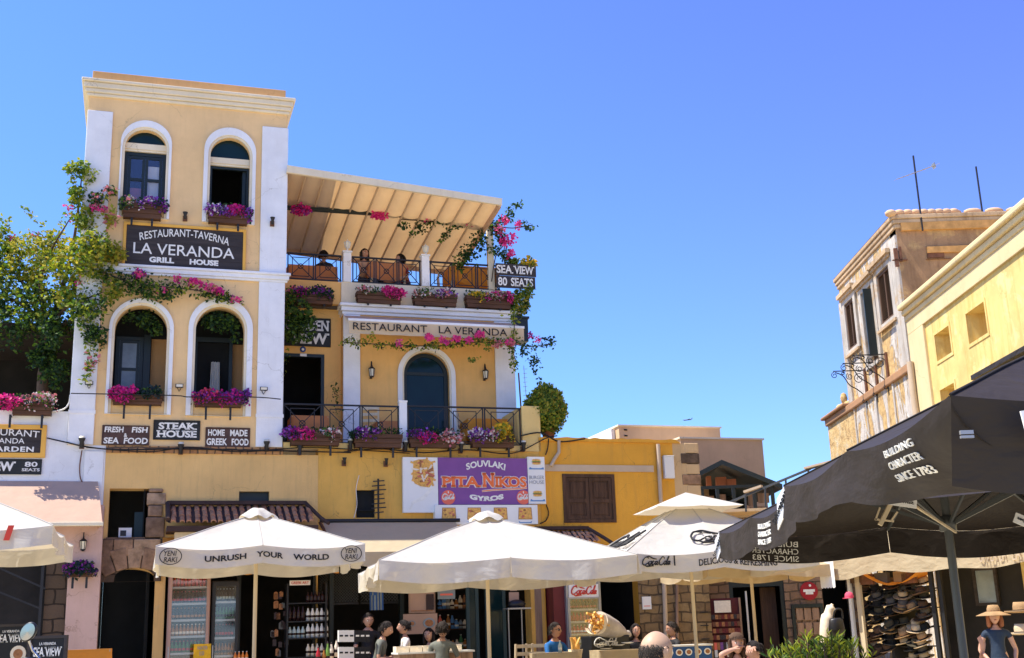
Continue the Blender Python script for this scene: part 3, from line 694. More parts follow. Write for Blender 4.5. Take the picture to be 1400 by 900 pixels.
# ================================================================== FLAT ROOFED HOUSES BEHIND
def block(name, label, px0, px1, pyt, wback, mat, zb, depth=4):
    x0, z = F(px0, pyt, -wback); x1, z2 = F(px1, pyt, -wback)
    mb = MB(); fr_ = frame(0, 0); a = P0+x0*FU-wback*FN; b = P0+x1*FU-wback*FN
    t = thing(name, label, 'building', (x0, wback, zb))
    mb.plate(rect(x0, x1, zb, z), [], wback, wback+depth); mb.build('wall', T[mat], t)
    mb = MB(); mb.box(x0-.04, x1+.04, wback-.04, wback+depth+.04, z, z+.05); mb.build('roof_edge', T['cream_paint'], t)
    return t
t = block('flat_roofed_house', 'higher beige flat roofed house behind the yellow house, half hidden', 846, 984, 583, 9, 'beige_wall', 0, 5)
x0, z0 = F(853, 588, -9); mb = MB(); mb.box(x0, x0+.1, 8.97, 8.99, z0-.02, z0+.02); mb.box(x0, x0+.1, 8.97, 8.99, z0-.2, z0-.16); mb.build('vent', T['dark_room'], t)
t2 = block('flat_roofed_house', 'lower wide beige flat roofed house behind the stone quoins', 930, 1042, 600, 6, 'beige_wall', 0, 3)
# sunlit left side of the higher house, its brightness painted as white
x0, z = F(808, 597, -11.5); x1, _ = F(846, 583, -9); mb = MB(); mb.box(x0-.2, x1-.02, 9.3, 14, 0, F(846, 584, -9)[1]-.02); mb.build('lit_side', T['white_paint'], t)
# ================================================================== LEFT: TERRACE WALL AND PINK SHOP
lw = thing('terrace_wall', 'white garden terrace wall beside the tower above the pink shop', 'wall')
lx0, lx1 = F(-160, 600)[0], F(142, 640)[0]
zt = F(60, 562)[1]
mb = MB(); xk_ = F(126, 800)[0]; mb.plate([(lx0, 0), (xk_, 0), (xk_, 3.3), (gx0-.002, 3.3), (gx0-.002, 4.98), (XL-.025, 4.98), (XL-.025, zt), (lx0, zt)], [], .004, .3); mb.build('wall', T['white_paint'], lw)
mb = MB(); mb.box(F(114, 650)[0], lx1-.01, -.03, .002, 3.31, F(130, 617)[1]); mb.build('pilaster', T['white_paint'], lw, bevel=.01)
mb = MB(); mb.box(lx0, XL-.03, .3, 6, zt-.35, zt-.3); mb.build('terrace_floor', T['pavement'], lw)
gw = thing('garden_house', 'shaded dark garden room behind the bougainvillea on the terrace', 'building', (0, 0, 0))
mb = MB(); mb.box(lx0-2, XL-.02, 4.2, 4.5, zt-.3, F(40, 445, -4.2)[1]); mb.build('wall', T['interior_wall'], gw)
mb = MB(); mb.box(lx0-2, XL-.05, 1.2, 4.2, F(40, 450, -1.2)[1], F(40, 450, -1.2)[1]+.12); mb.build('roof', T['dark_plank'], gw)
# pink shop
ps = thing('pink_shop', 'pink rendered shop front with dark opening and stone jamb', 'building')
WP = .5
pz = F(90, 728, WP)[1]; px0_, px1_ = F(92, 800, WP)[0], F(136.5, 800, WP)[0]
mb = MB(); mb.plate(rect(lx0, px1_, 0, pz+.5), [rect(lx0+.2, px0_, .002, pz-.28)], -.5, -.25); mb.box(px1_-.2, px1_, -.25, -.01, 0, pz+.5); mb.build('wall', T['pink_paint'], ps)
mb = MB(); mb.box(F(62, 800, WP-.1)[0], px0_+.06, -.4, -.1, 0, pz-.3); mb.build('stone_jamb', T['stone_dark'], ps)
mb = MB(); mb.box(lx0, px0_, -.2, -.15, 0, pz-.3); mb.build('shop_back', T['interior_wall'], ps)
mb = MB(); mb.bar((F(-5, 775, .45)[0], -.47, F(-5, 775, .45)[1]), (F(62, 805, .45)[0], -.47, F(62, 805, .45)[1]), .03); mb.bar((F(-5, 808, .45)[0], -.47, F(-5, 808, .45)[1]), (F(57, 833, .45)[0], -.47, F(57, 833, .45)[1]), .03)
mb.box(F(59, 800, WP)[0]-.05, F(59, 800, WP)[0], -.48, -.42, 0, pz-.3); mb.build('stair_rail', T['iron'], ps)
# its sloping awning
aw = thing('shop_awning', 'dusty pink fixed awning over the shop with sunlit lower edge', 'awning')
z0 = F(60, 658, .03)[1]; z1 = F(60, 716, 1.0)[1]; xr0 = F(134, 655, .03)[0]; xr1 = F(140, 715, 1.0)[0]
def pa_(u, v): 
    y = -.03-.97*v; return (lx0+((xr0+(xr1-xr0)*v)-lx0)*u, y, z0+(z1-z0)*v+.02*sin(v*3.1))
mb = MB(); mb.grid(pa_, 40, 10); mb.build('cloth', T['awning_pink'], aw)
mb = MB(); mb.box(lx0, xr1+.02, -1.06, -.98, z1-.05, z1+.02); mb.build('edge_bar', T['cream_paint'], aw, bevel=.01)
mb = MB(); mb.add([(xr0-.01, -.03, z0-.02), (xr1-.01, -.98, z1-.02), (xr1-.01, -.98, z1-.05), (xr0-.01, -.03, z1-.05)], [(0, 1, 2, 3)]); mb.build('side_flap', T['awning_pink'], aw)

# ================================================================== SQUARE'S FAR CORNER: STONE SHOP AND GABLED PORCH
YS = 27.0
S = lambda px, py, y=YS: at_y(px, py, y)
stone = thing('stone_shop', 'rough stone shop with dark doorway at the corner of the square', 'building', fr=MW)
a = S(944, 850).x; b = S(1128, 850).x; zt = 3.6
dx0_, dx1_ = S(1000, 850).x, S(1076, 850).x; dz = S(1040, 784).z
mb = MB(); mb.plate(rect(a, b, 0, zt), [rect(dx0_, dx1_, .002, dz)], YS, YS+.4); mb.build('wall', T['stone_rough'], stone)
mb = MB(); mb.box(S(995, 780).x, S(1082, 780).x, YS-.06, YS-.002, dz, S(1040, 770).z); mb.build('lintel', T['stone_warm'], stone)
mb = MB(); t_ = .09; mb.plate(rect(dx0_, dx1_, .003, dz-.001), [rect(dx0_+t_, dx1_-t_, .004, S(1040, 802).z)], YS+.03, YS+.12); df = mb.build('door_frame', T['frame_dark'], stone)
mb = MB(); mb.box(dx0_-.3, dx1_+.3, YS+2.2, YS+2.3, 0, 3); mb.box(dx0_-.3, dx0_-.2, YS+.41, YS+2.2, 0, 3); mb.box(dx1_+.2, dx1_+.3, YS+.41, YS+2.2, 0, 3); mb.box(dx0_-.3, dx1_+.3, YS+.41, YS+2.3, 3, 3.1); mb.build('room', T['dark_room'], stone)
mb = MB(); mb.box(S(1048, 850).x, S(1070, 850).x, YS+.5, YS+.55, 0, dz-.3); mb.build('door', T['door_wood'], stone)
x_ = S(1024.5, 850).x; mb = MB(); mb.box(x_-.02, x_+.02, YS+.14, YS+.18, .3, S(1024, 808).z); mb.build('light_tube', T['metal_white'], stone)
mb = MB(); mb.plate(rect(S(1083, 850).x, S(1126, 850).x, 0, S(1100, 826).z), [rect(S(1087, 850).x, S(1122, 850).x, .3, S(1100, 831).z)], YS-.08, YS-.002); cb = mb.build('window', T['frame_dark'], stone)
mb = MB()
for i in range(3):
    for j in range(2):
        x0 = S(1089+i*11, 850).x; z0 = S(1100, 868-j*20).z; mb.box(x0, x0+.15, YS-.05, YS-.03, z0, z0+.26)
mb.build('pane', T['grey_wood'], cb)
mb = MB(); mb.box(a, b, YS-.2, YS+4, zt, zt+.12); mb.build('roof', T['pipe_beige'], stone)
# round red sign
mb = MB(); c_ = S(1107, 808, YS-.1); n = 28; r_ = .20
mb.plate([(c_.x+r_*cos(2*pi*i/n), c_.z+r_*sin(2*pi*i/n)) for i in range(n)], [], YS-.04, YS-.01)
sg = thing('round_sign', 'round dark red sign with cream lettering on the stone wall', 'sign', (c_.x, YS, c_.z-r_), MW)
mb.build('disc', M('sign_red', (.32, .012, .02), .5, .05), sg)
w = MB(); write(w, 'ice cream', c_.x-.14, c_.x+.14, c_.z-.02, c_.z+.055, YS-.042, 0, .03); write(w, 'shop', c_.x-.07, c_.x+.07, c_.z-.10, c_.z-.03, YS-.042, 0, .03)
w.M = None; w = MB(); w.box(c_.x-.13, c_.x+.13, YS-.046, YS-.041, c_.z-.02, c_.z+.035); w.box(c_.x-.08, c_.x+.09, YS-.046, YS-.041, c_.z-.075, c_.z-.022); w.ball((c_.x+.03, YS-.043, c_.z+.12), .03, 8, 0, (1, .2, 1)); w.build('emblem', T['letter_white'], sg)
# gabled porch above
YP = 29.0
G = lambda px, py, y=YP: at_y(px, py, y)
po = thing('gabled_porch', 'dark wooden porch under a gabled roof above the stone shop', 'porch', (0, YP, 0), MW)
pk = G(984, 631); le = G(953, 647); re = G(1066, 664); zb = G(1000, 700).z-.4
mb = MB()
for p_, q_ in ((le, pk), (pk, re)):
    mb.add([(p_.x, YP-.3, p_.z), (q_.x, YP-.3, q_.z), (q_.x, YP+4, q_.z+.02), (p_.x, YP+4, p_.z+.02), (p_.x, YP-.3, p_.z-.12), (q_.x, YP-.3, q_.z-.12), (q_.x, YP+4, q_.z-.1), (p_.x, YP+4, p_.z-.1)],
           [(0, 1, 2, 3), (7, 6, 5, 4), (0, 4, 5, 1), (3, 2, 6, 7), (0, 3, 7, 4), (1, 5, 6, 2)])
mb.build('roof', T['frame_dark'], po)
mb = MB(); mb.box(le.x, G(1058, 680).x, YP+3.8, YP+3.9, zb, pk.z-.15); mb.build('back_wall', T['dark_room'], po)
mb = MB(); mb.box(G(958, 665).x, G(1056, 665).x, YP-.1, YP, G(1000, 668).z, G(1000, 664).z)
for px in (960, 981, 1003, 1031, 1056): x = G(px, 680).x; mb.box(x-.04, x+.04, YP-.08, YP, zb, G(1000, 664).z)
mb.build('frame', T['frame_dark'], po)
mb = MB()
for px0, px1, y0, y1 in ((964, 976, 678, 696), (1024, 1033, 676, 692), (1037, 1051, 674, 688), (984, 992, 676, 690), (1026, 1050, 692, 703)):
    p_, q_ = G(px0, y1, YP+.3), G(px1, y0, YP+.3); mb.box(p_.x, q_.x, YP+.3, YP+.33, p_.z, q_.z)
mb.build('window', T['grey_wood'], po)
mb = MB()
for px0, px1, y0, y1 in ((980, 993, 652, 664), (967, 972, 651, 665), (993, 1006, 655, 664)):
    p_, q_ = G(px0, y1, YP+.6), G(px1, y0, YP+.6); mb.box(p_.x, q_.x, YP+.6, YP+.8, p_.z, q_.z)
mb.build('back_brick', T['terracotta'], po)
mb = MB(); mb.box(S(940, 702, 26.6).x, S(1040, 702, 26.6).x, 25.9, 28.6, S(1000, 704, 26.6).z, S(1000, 700, 26.6).z); tag(mb.build('porch_canopy', T['awning_cream'], fr=MW, org=(S(990, 702, 26.6).x, 26.6, 3)), 'narrow cream canopy roof below the dark gabled porch', 'awning')
# sloping rail frame
rl = thing('sloping_rail', 'long metal rail frame sloping up in front of the gabled porch', 'railing', tuple(at_y(985, 692, 26)), MW)
p_, q_, e_ = at_y(985, 692, 26.5), at_y(1108, 641, 25.2), at_y(1136, 633, 24.9)
mb = MB(); mb.bar(p_, q_, .045); mb.bar(q_, e_, .03); mb.bar(at_y(985, 700, 26.4), at_y(1030, 668, 26.3), .03)
for (px, py, d) in ((1019, 678, 700), (1046, 667, 694), (1074, 655, 668), (1105, 643, 655)): mb.bar(at_y(px, py, 26.1-(px-985)*.011), at_y(px+1, d, 26.1-(px-985)*.011), .035)
mb.build('frame', T['lead'], rl)
mb = MB(); mb.bar(at_y(1018, 676, 26.1)+Vector((0, 0, .05)), at_y(1042, 668, 25.9)+Vector((0, 0, .05)), .14, .05); mb.bar(at_y(1100, 643, 25.2)+Vector((0, 0, .04)), e_+Vector((0, 0, .03)), .1, .04); mb.build('cap', T['pipe_beige'], rl)

# ================================================================== RIGHT: OLD STONE HOUSE AND YELLOW HOUSE
XO = 8.5; YN, YF, YE = 24.45, 29.2, 31.4
A = lambda px, py, x=XO: at_x(px, py, x)
fro = MW
def side_plate(mb, outer, holes, x0, x1, mi=0):
    """plate whose outline is given as (y, z) and whose front faces -x"""
    m = MB(); m.plate([(p[0], p[1]) for p in outer], [[(p[0], p[1]) for p in h] for h in holes], x0, x1)
    vs = [(v.y, v.x, v.z) for v in m.v]; mb.add(vs, [tuple(reversed(f)) for f in m.f], mi)
old = thing('old_stone_house', 'weathered old stone house with peeling white plaster, brown shaded end and aerials', 'building', (XO, YN, 0), MW)
ZT, ZM = 9.55, A(1200, 528).z
def wrect(p, q): a_, b_ = A(*p), A(*q); return (min(a_.y, b_.y), max(a_.y, b_.y), min(a_.z, b_.z), max(a_.z, b_.z))
# windows on the lit face, measured at their sills
w1 = (A(1175, 470).y, A(1162, 470).y); w2 = (A(1200, 450).y, A(1184, 450).y); w3 = (A(1224, 420).y, A(1205, 420).y)
wz = [(A(1168, 476).z, A(1166, 408).z), (A(1190, 500).z, A(1188, 394).z), (A(1214, 440).z, A(1212, 366).z)]
holes = [rect(w[0], w[1], z[0], z[1]) for w, z in zip((w1, w2, w3), wz)]
mb = MB(); side_plate(mb, rect(YN, YF, ZM, ZT), holes, XO, XO+.4); mb.build('wall', T['old_plaster'], old)
mb = MB(); side_plate(mb, rect(YF-.4, YE, 0, ZM-.2), [], XO-.05, XO+.4); mb.build('wall', T['old_stone'], old)
mb = MB(); side_plate(mb, rect(YN, YF-.402, 0, ZM-.2), [], XO-.05, XO+.4); mb.build('wall', T['old_plaster'], old)
mb = MB()
for yy_ in (25.6, 26.9, 27.7, 28.7): mb = MB(); mb.box(XO-.075, XO-.051, yy_, yy_+.09, ZM-1.9-.5*((yy_*3) % 1), ZM-.2); mb.build('plaster_strip', T['old_white'], old)
mb = MB(); mb.box(XO, 17, YN-.02, YN+.4, 0, ZT-.002); mb.build('end_wall', T['brown_wall'], old)
mb = MB(); mb.box(XO+.41, 16.9, YF-.3, YF, 0, ZT); mb.box(XO+.41, 12, YE-.3, YE, 0, ZM-.2); mb.build('back_wall', T['old_stone'], old)
mb = MB()
for z0, z1, pr in ((ZT-.0, ZT+.1, .04), (ZT+.1, ZT+.2, .07), (ZT+.2, ZT+.30, .10)): mb.box(XO-pr, 17, YN-pr-.02, YF+pr, z0, z1-.002)
mb.build('cornice', T['old_band'], old, bevel=.02)
mb = MB(); n = 24      # tiled hip roof, low
mb.add([(XO-.1, YN-.1, ZT+.30), (17, YN-.1, ZT+.30), (17, YF+.1, ZT+.30), (XO-.1, YF+.1, ZT+.30), (XO+2.0, (YN+YF)/2-.6, ZT+.95), (15.5, (YN+YF)/2-.6, ZT+.95)], [(0, 1, 5, 4), (1, 2, 5), (2, 3, 4, 5), (3, 0, 4)])
ridge = MB()
for i in range(9): q = i/8; ridge.ball((XO-.1+2.1*q, YN-.1+1.8*q, ZT+.33+.62*q), .1, 8, 0, (1.3, 1.3, .8))
for i in range(12): ridge.ball((XO+2+i*.5, (YN+YF)/2-.6, ZT+.97), .1, 8, 0, (2.3, 1, .8))
rf = mb.build('roof', T['beige_wall'], old); ridge.build('ridge_tiles', T['beige_wall'], rf)
mb = MB(); mb.box(XO-.12, XO+.0, YN-.1, YE+.02, ZM-.2, ZM-.02); mb.box(XO-.2, XO-.0, YF+.1, YE+.15, ZM-.02, ZM+.06); mb.build('string_course', T['rust_band'], old, bevel=.03)
mb = MB(); mb.box(XO-.1, XO+1.5, YF+.15, YE+.05, ZM-.018, ZM+.05); mb.build('wing_roof', T['lead'], old)
mb = MB(); 
for i in range(5): mb.ball((XO+.1, YF+.55+.25*i, ZM+.1+.05*(i % 2)), .13, 7, 0, (1, 1.2, .8))
mb.ball((XO+.05, YF+.75, ZM+.3), .12, 7, 0, (.8, .8, 1.3)); mb.build('rubble', T['old_stone'], old)
# corner pilasters, window surrounds
mb = MB(); side_plate(mb, rect(YN-.02, YN+.55, ZM+.02, A(1222, 325).z), [], XO-.05, XO-.001); mb.build('pilaster', T['old_white'], old); mb = MB(); side_plate(mb, rect(YF-.35, YF, ZM+.02, ZT-.4), [], XO-.05, XO-.001); mb.build('pilaster', T['old_white'], old)
for i, (w, z) in enumerate(zip((w1, w2, w3), wz)):
    s = MB(); side_plate(s, rect(w[0]-.18, w[1]+.18, z[0]-.1, z[1]+.2), [rect(w[0], w[1], z[0]+.001, z[1])], XO-.06, XO-.002); wo_ = s.build('window', T['old_white'], old, bevel=.01)
    s = MB(); s.box(XO-.16, XO-.062, w[0]-.25, w[1]+.25, z[1]+.2, z[1]+.3); s.box(XO-.11, XO-.062, w[0]-.2, w[1]+.2, z[1]+.12, z[1]+.198)
    s.build('window_hood', T['old_band'], wo_)
    if i != 1: s = MB(); s.box(XO-.1, XO-.062, w[0]-.2, w[1]+.2, z[0]-.16, z[0]-.1); s.build('sill', T['old_band'], wo_)
    s = MB(); t_ = .07
    if i == 1:
        side_plate(s, rect(w[0], w[1], z[0], z[1]), [rect(w[0]+t_, w[1]-t_, z[0]+.02, z[1]-t_)], XO+.1, XO+.18); s.build('frame', T['shutter_wood'], wo_)
        s = MB(); s.box(XO+.38, XO+.4, w[0]-.1, w[1]+.1, z[0], z[1]); s.build('dark_opening', T['dark_room'], wo_)
        s = MB(); s.box(XO+.16, XO+.2, w[0]+.1, w[0]+.5, z[0]+.9, z[0]+1.0); s.bar((XO+.14, w[0]+.1, z[0]+.9), (XO+.14, w[1]-.1, z[0]+1.25), .05); s.build('loose_board', T['grey_wood'], wo_)
        s = MB(); s.box(XO-.25, XO+.1, w[0]-.02, w[0]+.03, z[0]+.05, z[1]-.1); s.build('shutter', T['frame_dark'], wo_)
    else:
        side_plate(s, rect(w[0], w[1], z[0], z[1]), [rect(w[0]+t_, w[1]-t_, z[0]+t_, z[1]-t_)], XO-.02, XO+.1)
        n = 18; side_plate(s, rect((w[0]+w[1])/2-.03, (w[0]+w[1])/2+.03, z[0]+t_, z[1]-t_), [], XO-.01, XO+.06)
        for j in range(n):
            zz = z[0]+t_+(z[1]-z[0]-2*t_)*(j+.5)/n; s.add([(XO+.0, w[0]+t_, zz-.03), (XO+.0, w[1]-t_, zz-.03), (XO+.06, w[1]-t_, zz+.04), (XO+.06, w[0]+t_, zz+.04)], [(0, 1, 2, 3)])
        s.build('shutter', T['door_wood'], wo_)
        s = MB(); s.box(XO+.12, XO+.14, w[0], w[1], z[0], z[1]); s.build('dark_opening', T['dark_room'], wo_)
# window traces and straps on the brown end
mb = MB()
for px, py, qx, qy in ((1268, 346, 1290, 353), (1266, 354, 1300, 355)): p_, q_ = at_y(px, qy, YN-.03), at_y(qx, py, YN-.03); mb.box(p_.x, q_.x, YN-.06, YN-.022, p_.z, q_.z)
for px0, px1, y0, y1 in ((1224, 1226, 340, 365), (1230, 1231, 338, 358), (1220, 1240, 355, 357)): p_, q_ = at_y(px0, y1, YN-.03), at_y(px1, y0, YN-.03); mb.box(p_.x, q_.x, YN-.07, YN-.022, p_.z, q_.z)
mb.build('iron_strap', T['rust'], old)
mb = MB(); p_, q_ = at_y(1222, 322, YN), at_y(1360, 308, YN); mb.box(XO+.1, 17, YN-.1, YN-.021, q_.z-.08, q_.z+.1); p_ = at_y(1266, 340, YN); mb.box(p_.x, 14, YN-.08, YN-.021, p_.z-.12, p_.z+.02); mb.build('plaster_band', M('ochre_band', (.55, .30, .10), .9, .3, 5), old)
cs_ = thing('corner_shop', 'dim shop front in the far corner between the stone shop and the old house', 'building', (7.6, 30, 0), MW)
mb = MB(); mb.plate(rect(6.6, 8.44, 0, 3.6), [rect(6.95, 8.1, .002, 2.5)], 29.6, 29.9); mb.build('wall', T['stone_dark'], cs_)
mb = MB(); mb.box(6.6, 8.44, 31.2, 31.3, 0, 3.6); mb.box(6.6, 8.44, 29.91, 31.2, 3.3, 3.4); mb.build('room', T['dark_room'], cs_)
# wrought iron balcony brackets of the old house
br = thing('balcony_bracket', 'wrought iron scroll bracket left on the old house, balcony gone', 'bracket', (XO, A(1190, 515).y, ZM), MW, 'iron scroll brackets on the old house')
def scroll(mb, c, r0, r1, a0, turns, r=.010):
    pts = []
    for i in range(25):
        t = i/24; a = a0+turns*2*pi*t; q = r0+(r1-r0)*t; pts.append((c[0]+q*cos(a), c[1], c[2]+q*sin(a)))
    mb.tube(pts, r, 5)
def bracket(mb, y, zt):
    L = .78; h = .9
    mb.bar((XO, y, zt), (XO-L, y, zt), .022); mb.bar((XO-.03, y, zt), (XO-.03, y, zt-h), .022)
    mb.tube(spline([(XO-L+.04, y, zt-.03), (XO-.56, y, zt-.12), (XO-.42, y, zt-.35), (XO-.24, y, zt-.47), (XO-.06, y, zt-.66), (XO-.05, y, zt-h+.05)], 6), .013, 6)
    scroll(mb, (XO-.18, y, zt-.20), .14, .035, 0, 1.6); scroll(mb, (XO-.40, y, zt-.14), .085, .025, 2, 1.4); scroll(mb, (XO-L+.02, y, zt-.1), .08, .02, 1.6, 1.3); scroll(mb, (XO-.55, y, zt-.06), .04, .02, 0, 1.3); scroll(mb, (XO-.10, y, zt-.76), .06, .02, 1, 1.3)
ysb = [A(1209, 490).y, A(1193, 500).y, A(1180, 510).y]; zb_ = A(1213, 483).z
mb = MB(); bracket(mb, A(1213, 490).y, A(1213, 484).z); b0_ = mb.build('scrollwork', T['iron'], br)
INFO[br.name] = (MW, Vector((XO, A(1213, 490).y, ZM)))
br.matrix_world = Matrix.Translation((XO, A(1213, 490).y, ZM)); b0_.data.transform(Matrix.Translation((0, A(1190, 515).y-A(1213, 490).y, 0)))
yy = A(1213, 490).y
mb = MB(); mb.box(XO-.05, XO-.0005, yy-.05, yy+.05, A(1213, 484).z-.95, A(1213, 484).z+.04); mb.build('wall_plate', T['rust'], br)
for k in (1, 2):
    copy_tree(br, Matrix.Translation((XO, yy+k*.85, ZM)))
# drain pipe on the old house
mb = MB(); mb.tube([A(1244, 495, XO-.1), A(1249, 540, XO-.1), A(1256, 590, XO-.1), A(1262, 640, XO-.1)], .07, 10); tag(mb.build('drain_pipe', T['pipe_beige'], fr=MW, org=tuple(A(1262, 640, XO-.1))), 'fat cream drain pipe down the corner of the old stone house', 'pipe')
# yellow house on the right
yh = thing('sunlit_yellow_house', 'mottled bright yellow house wall with four small square windows', 'building', (XO, YN, 0), MW)
XY = XO+.02; YA = 10.0; zc0 = A(1245, 420).z; zc0 = 7.42
hs = []
for (x0, x1, yb, ytop) in ((1279, 1301, 491, 449), (1322, 1350, 466, 418), (1287, 1308, 566, 526), (1331, 1358, 548, 504)):
    a1_, a0_ = A(x0, (yb+ytop)/2, XY).y, A(x1, (yb+ytop)/2, XY).y; cxm = (x0+x1)/2
    zc_ = A(cxm, (yb+ytop)/2, XY).z; h_ = .5*(A(x0, ytop+4, XY).z-A(x0, yb, XY).z); hs.append(rect(a0_, a1_, zc_-h_*1.05, zc_+h_*1.05))
mb = MB(); side_plate(mb, rect(YA, YN-.04, 0, zc0), hs, XY, XY+.45); mb.build('wall', T['mottled_yellow'], yh)
mb = MB()
for h in hs: mb.box(XY+.40, XY+.44, h[0][0]-.05, h[1][0]+.05, h[0][1]-.05, h[2][1]+.05)
mb.build('window_back', T['beige_wall'], yh)
for h in hs:
    mb = MB(); side_plate(mb, rect(h[0][0]-.05, h[1][0]+.05, h[0][1]-.05, h[2][1]+.05), [rect(h[0][0]+.01, h[1][0]-.01, h[0][1]+.01, h[2][1]-.01)], XY-.015, XY-.001); wn_ = mb.build('window', T['mottled_yellow'], yh)
    mb = MB(); mb.box(XY+.2, XY+.25, h[0][0]+.001, h[0][0]+.09, h[0][1], h[2][1]); mb.build('shutter', T['dark_room'], wn_)  # plain near-black strip down one side of the opening
mb = MB(); side_plate(mb, rect(YN-1.0, YN-.05, 0, zc0-.3), [], XY-.05, XY-.001); mb.build('pilaster', T['yellow_trim'], yh, bevel=.01); mb = MB(); side_plate(mb, rect(YA, YN-.05, zc0-.3, zc0), [], XY-.05, XY-.002); mb.build('frieze', T['yellow_trim'], yh, bevel=.01)
mb = MB()
for z0, z1, pr in ((zc0, zc0+.12, .08), (zc0+.12, zc0+.24, .14), (zc0+.24, zc0+.36, .21)): mb.box(XY-pr, 17, YA, YN-.045+(.0 if pr < .2 else .0), z0, z1-.002)
mb.build('cornice', T['yellow_trim'], yh, bevel=.03)
# dark window hood near the right edge
mb = MB(); p_ = A(1364, 505, XY-.02); mb.add([(XY, p_.y, p_.z+.0), (XY, 12, p_.z), (XY-.55, 12, p_.z-.12), (XY-.55, p_.y-.1, p_.z-.12), (XY, p_.y, p_.z-.14), (XY, 12, p_.z-.14), (XY-.55, 12, p_.z-.2), (XY-.55, p_.y-.1, p_.z-.2)], [(0, 1, 2, 3), (7, 6, 5, 4), (0, 3, 7, 4), (3, 2, 6, 7)])
tag(mb.build('window_hood', T['canopy_black'], fr=MW, org=(XY, p_.y, p_.z)), 'dark slanted hood fixed on the mottled yellow wall', 'awning')
# aerials on the old house
def aerial(x, y, z0, z1, label, arms):
    t = thing('roof_aerial', label, 'aerial', (x, y, z0), MW); mb = MB(); mb.tube([(x, y, z0), (x, y, z1)], .02, 6); mb.build('mast', T['iron'], t)
    for (dz, L, nel, ang) in arms:
        mb = MB(); z = z1-dz; d = Vector((cos(ang), sin(ang)*.4, .35)); d.normalize(); a_ = Vector((x, y, z))-d*L*.5; b_ = Vector((x, y, z))+d*L*.5; mb.tube([a_, b_], .011, 4)
        for i in range(nel):
            q = a_+(b_-a_)*(i+.5)/nel; e = Vector((-.3, .9, .1))*(.18+.12*i/nel); mb.tube([q-e, q+e], .007, 4)
        mb.bar(b_-d*.02+Vector((0, 0, .06)), b_+d*.01-Vector((0, 0, .06)), .14, .02); mb.build('antenna', T['metal_grey'], t)
p_ = at_y(1258.5, 292, YN-.1); q_ = at_y(1250, 213, YN-.1); aerial(p_.x, YN-.1, p_.z-.4, q_.z, 'tall roof aerial with crossed antenna over the shaded brown wall', [(.4, .95, 8, 0.2)])
p_ = at_y(1343, 290, YN+.3); q_ = at_y(1333, 228, YN+.3); aerial(p_.x, YN+.3, p_.z-.2, q_.z, 'plain leaning mast without antenna beside the crossed aerial', [])
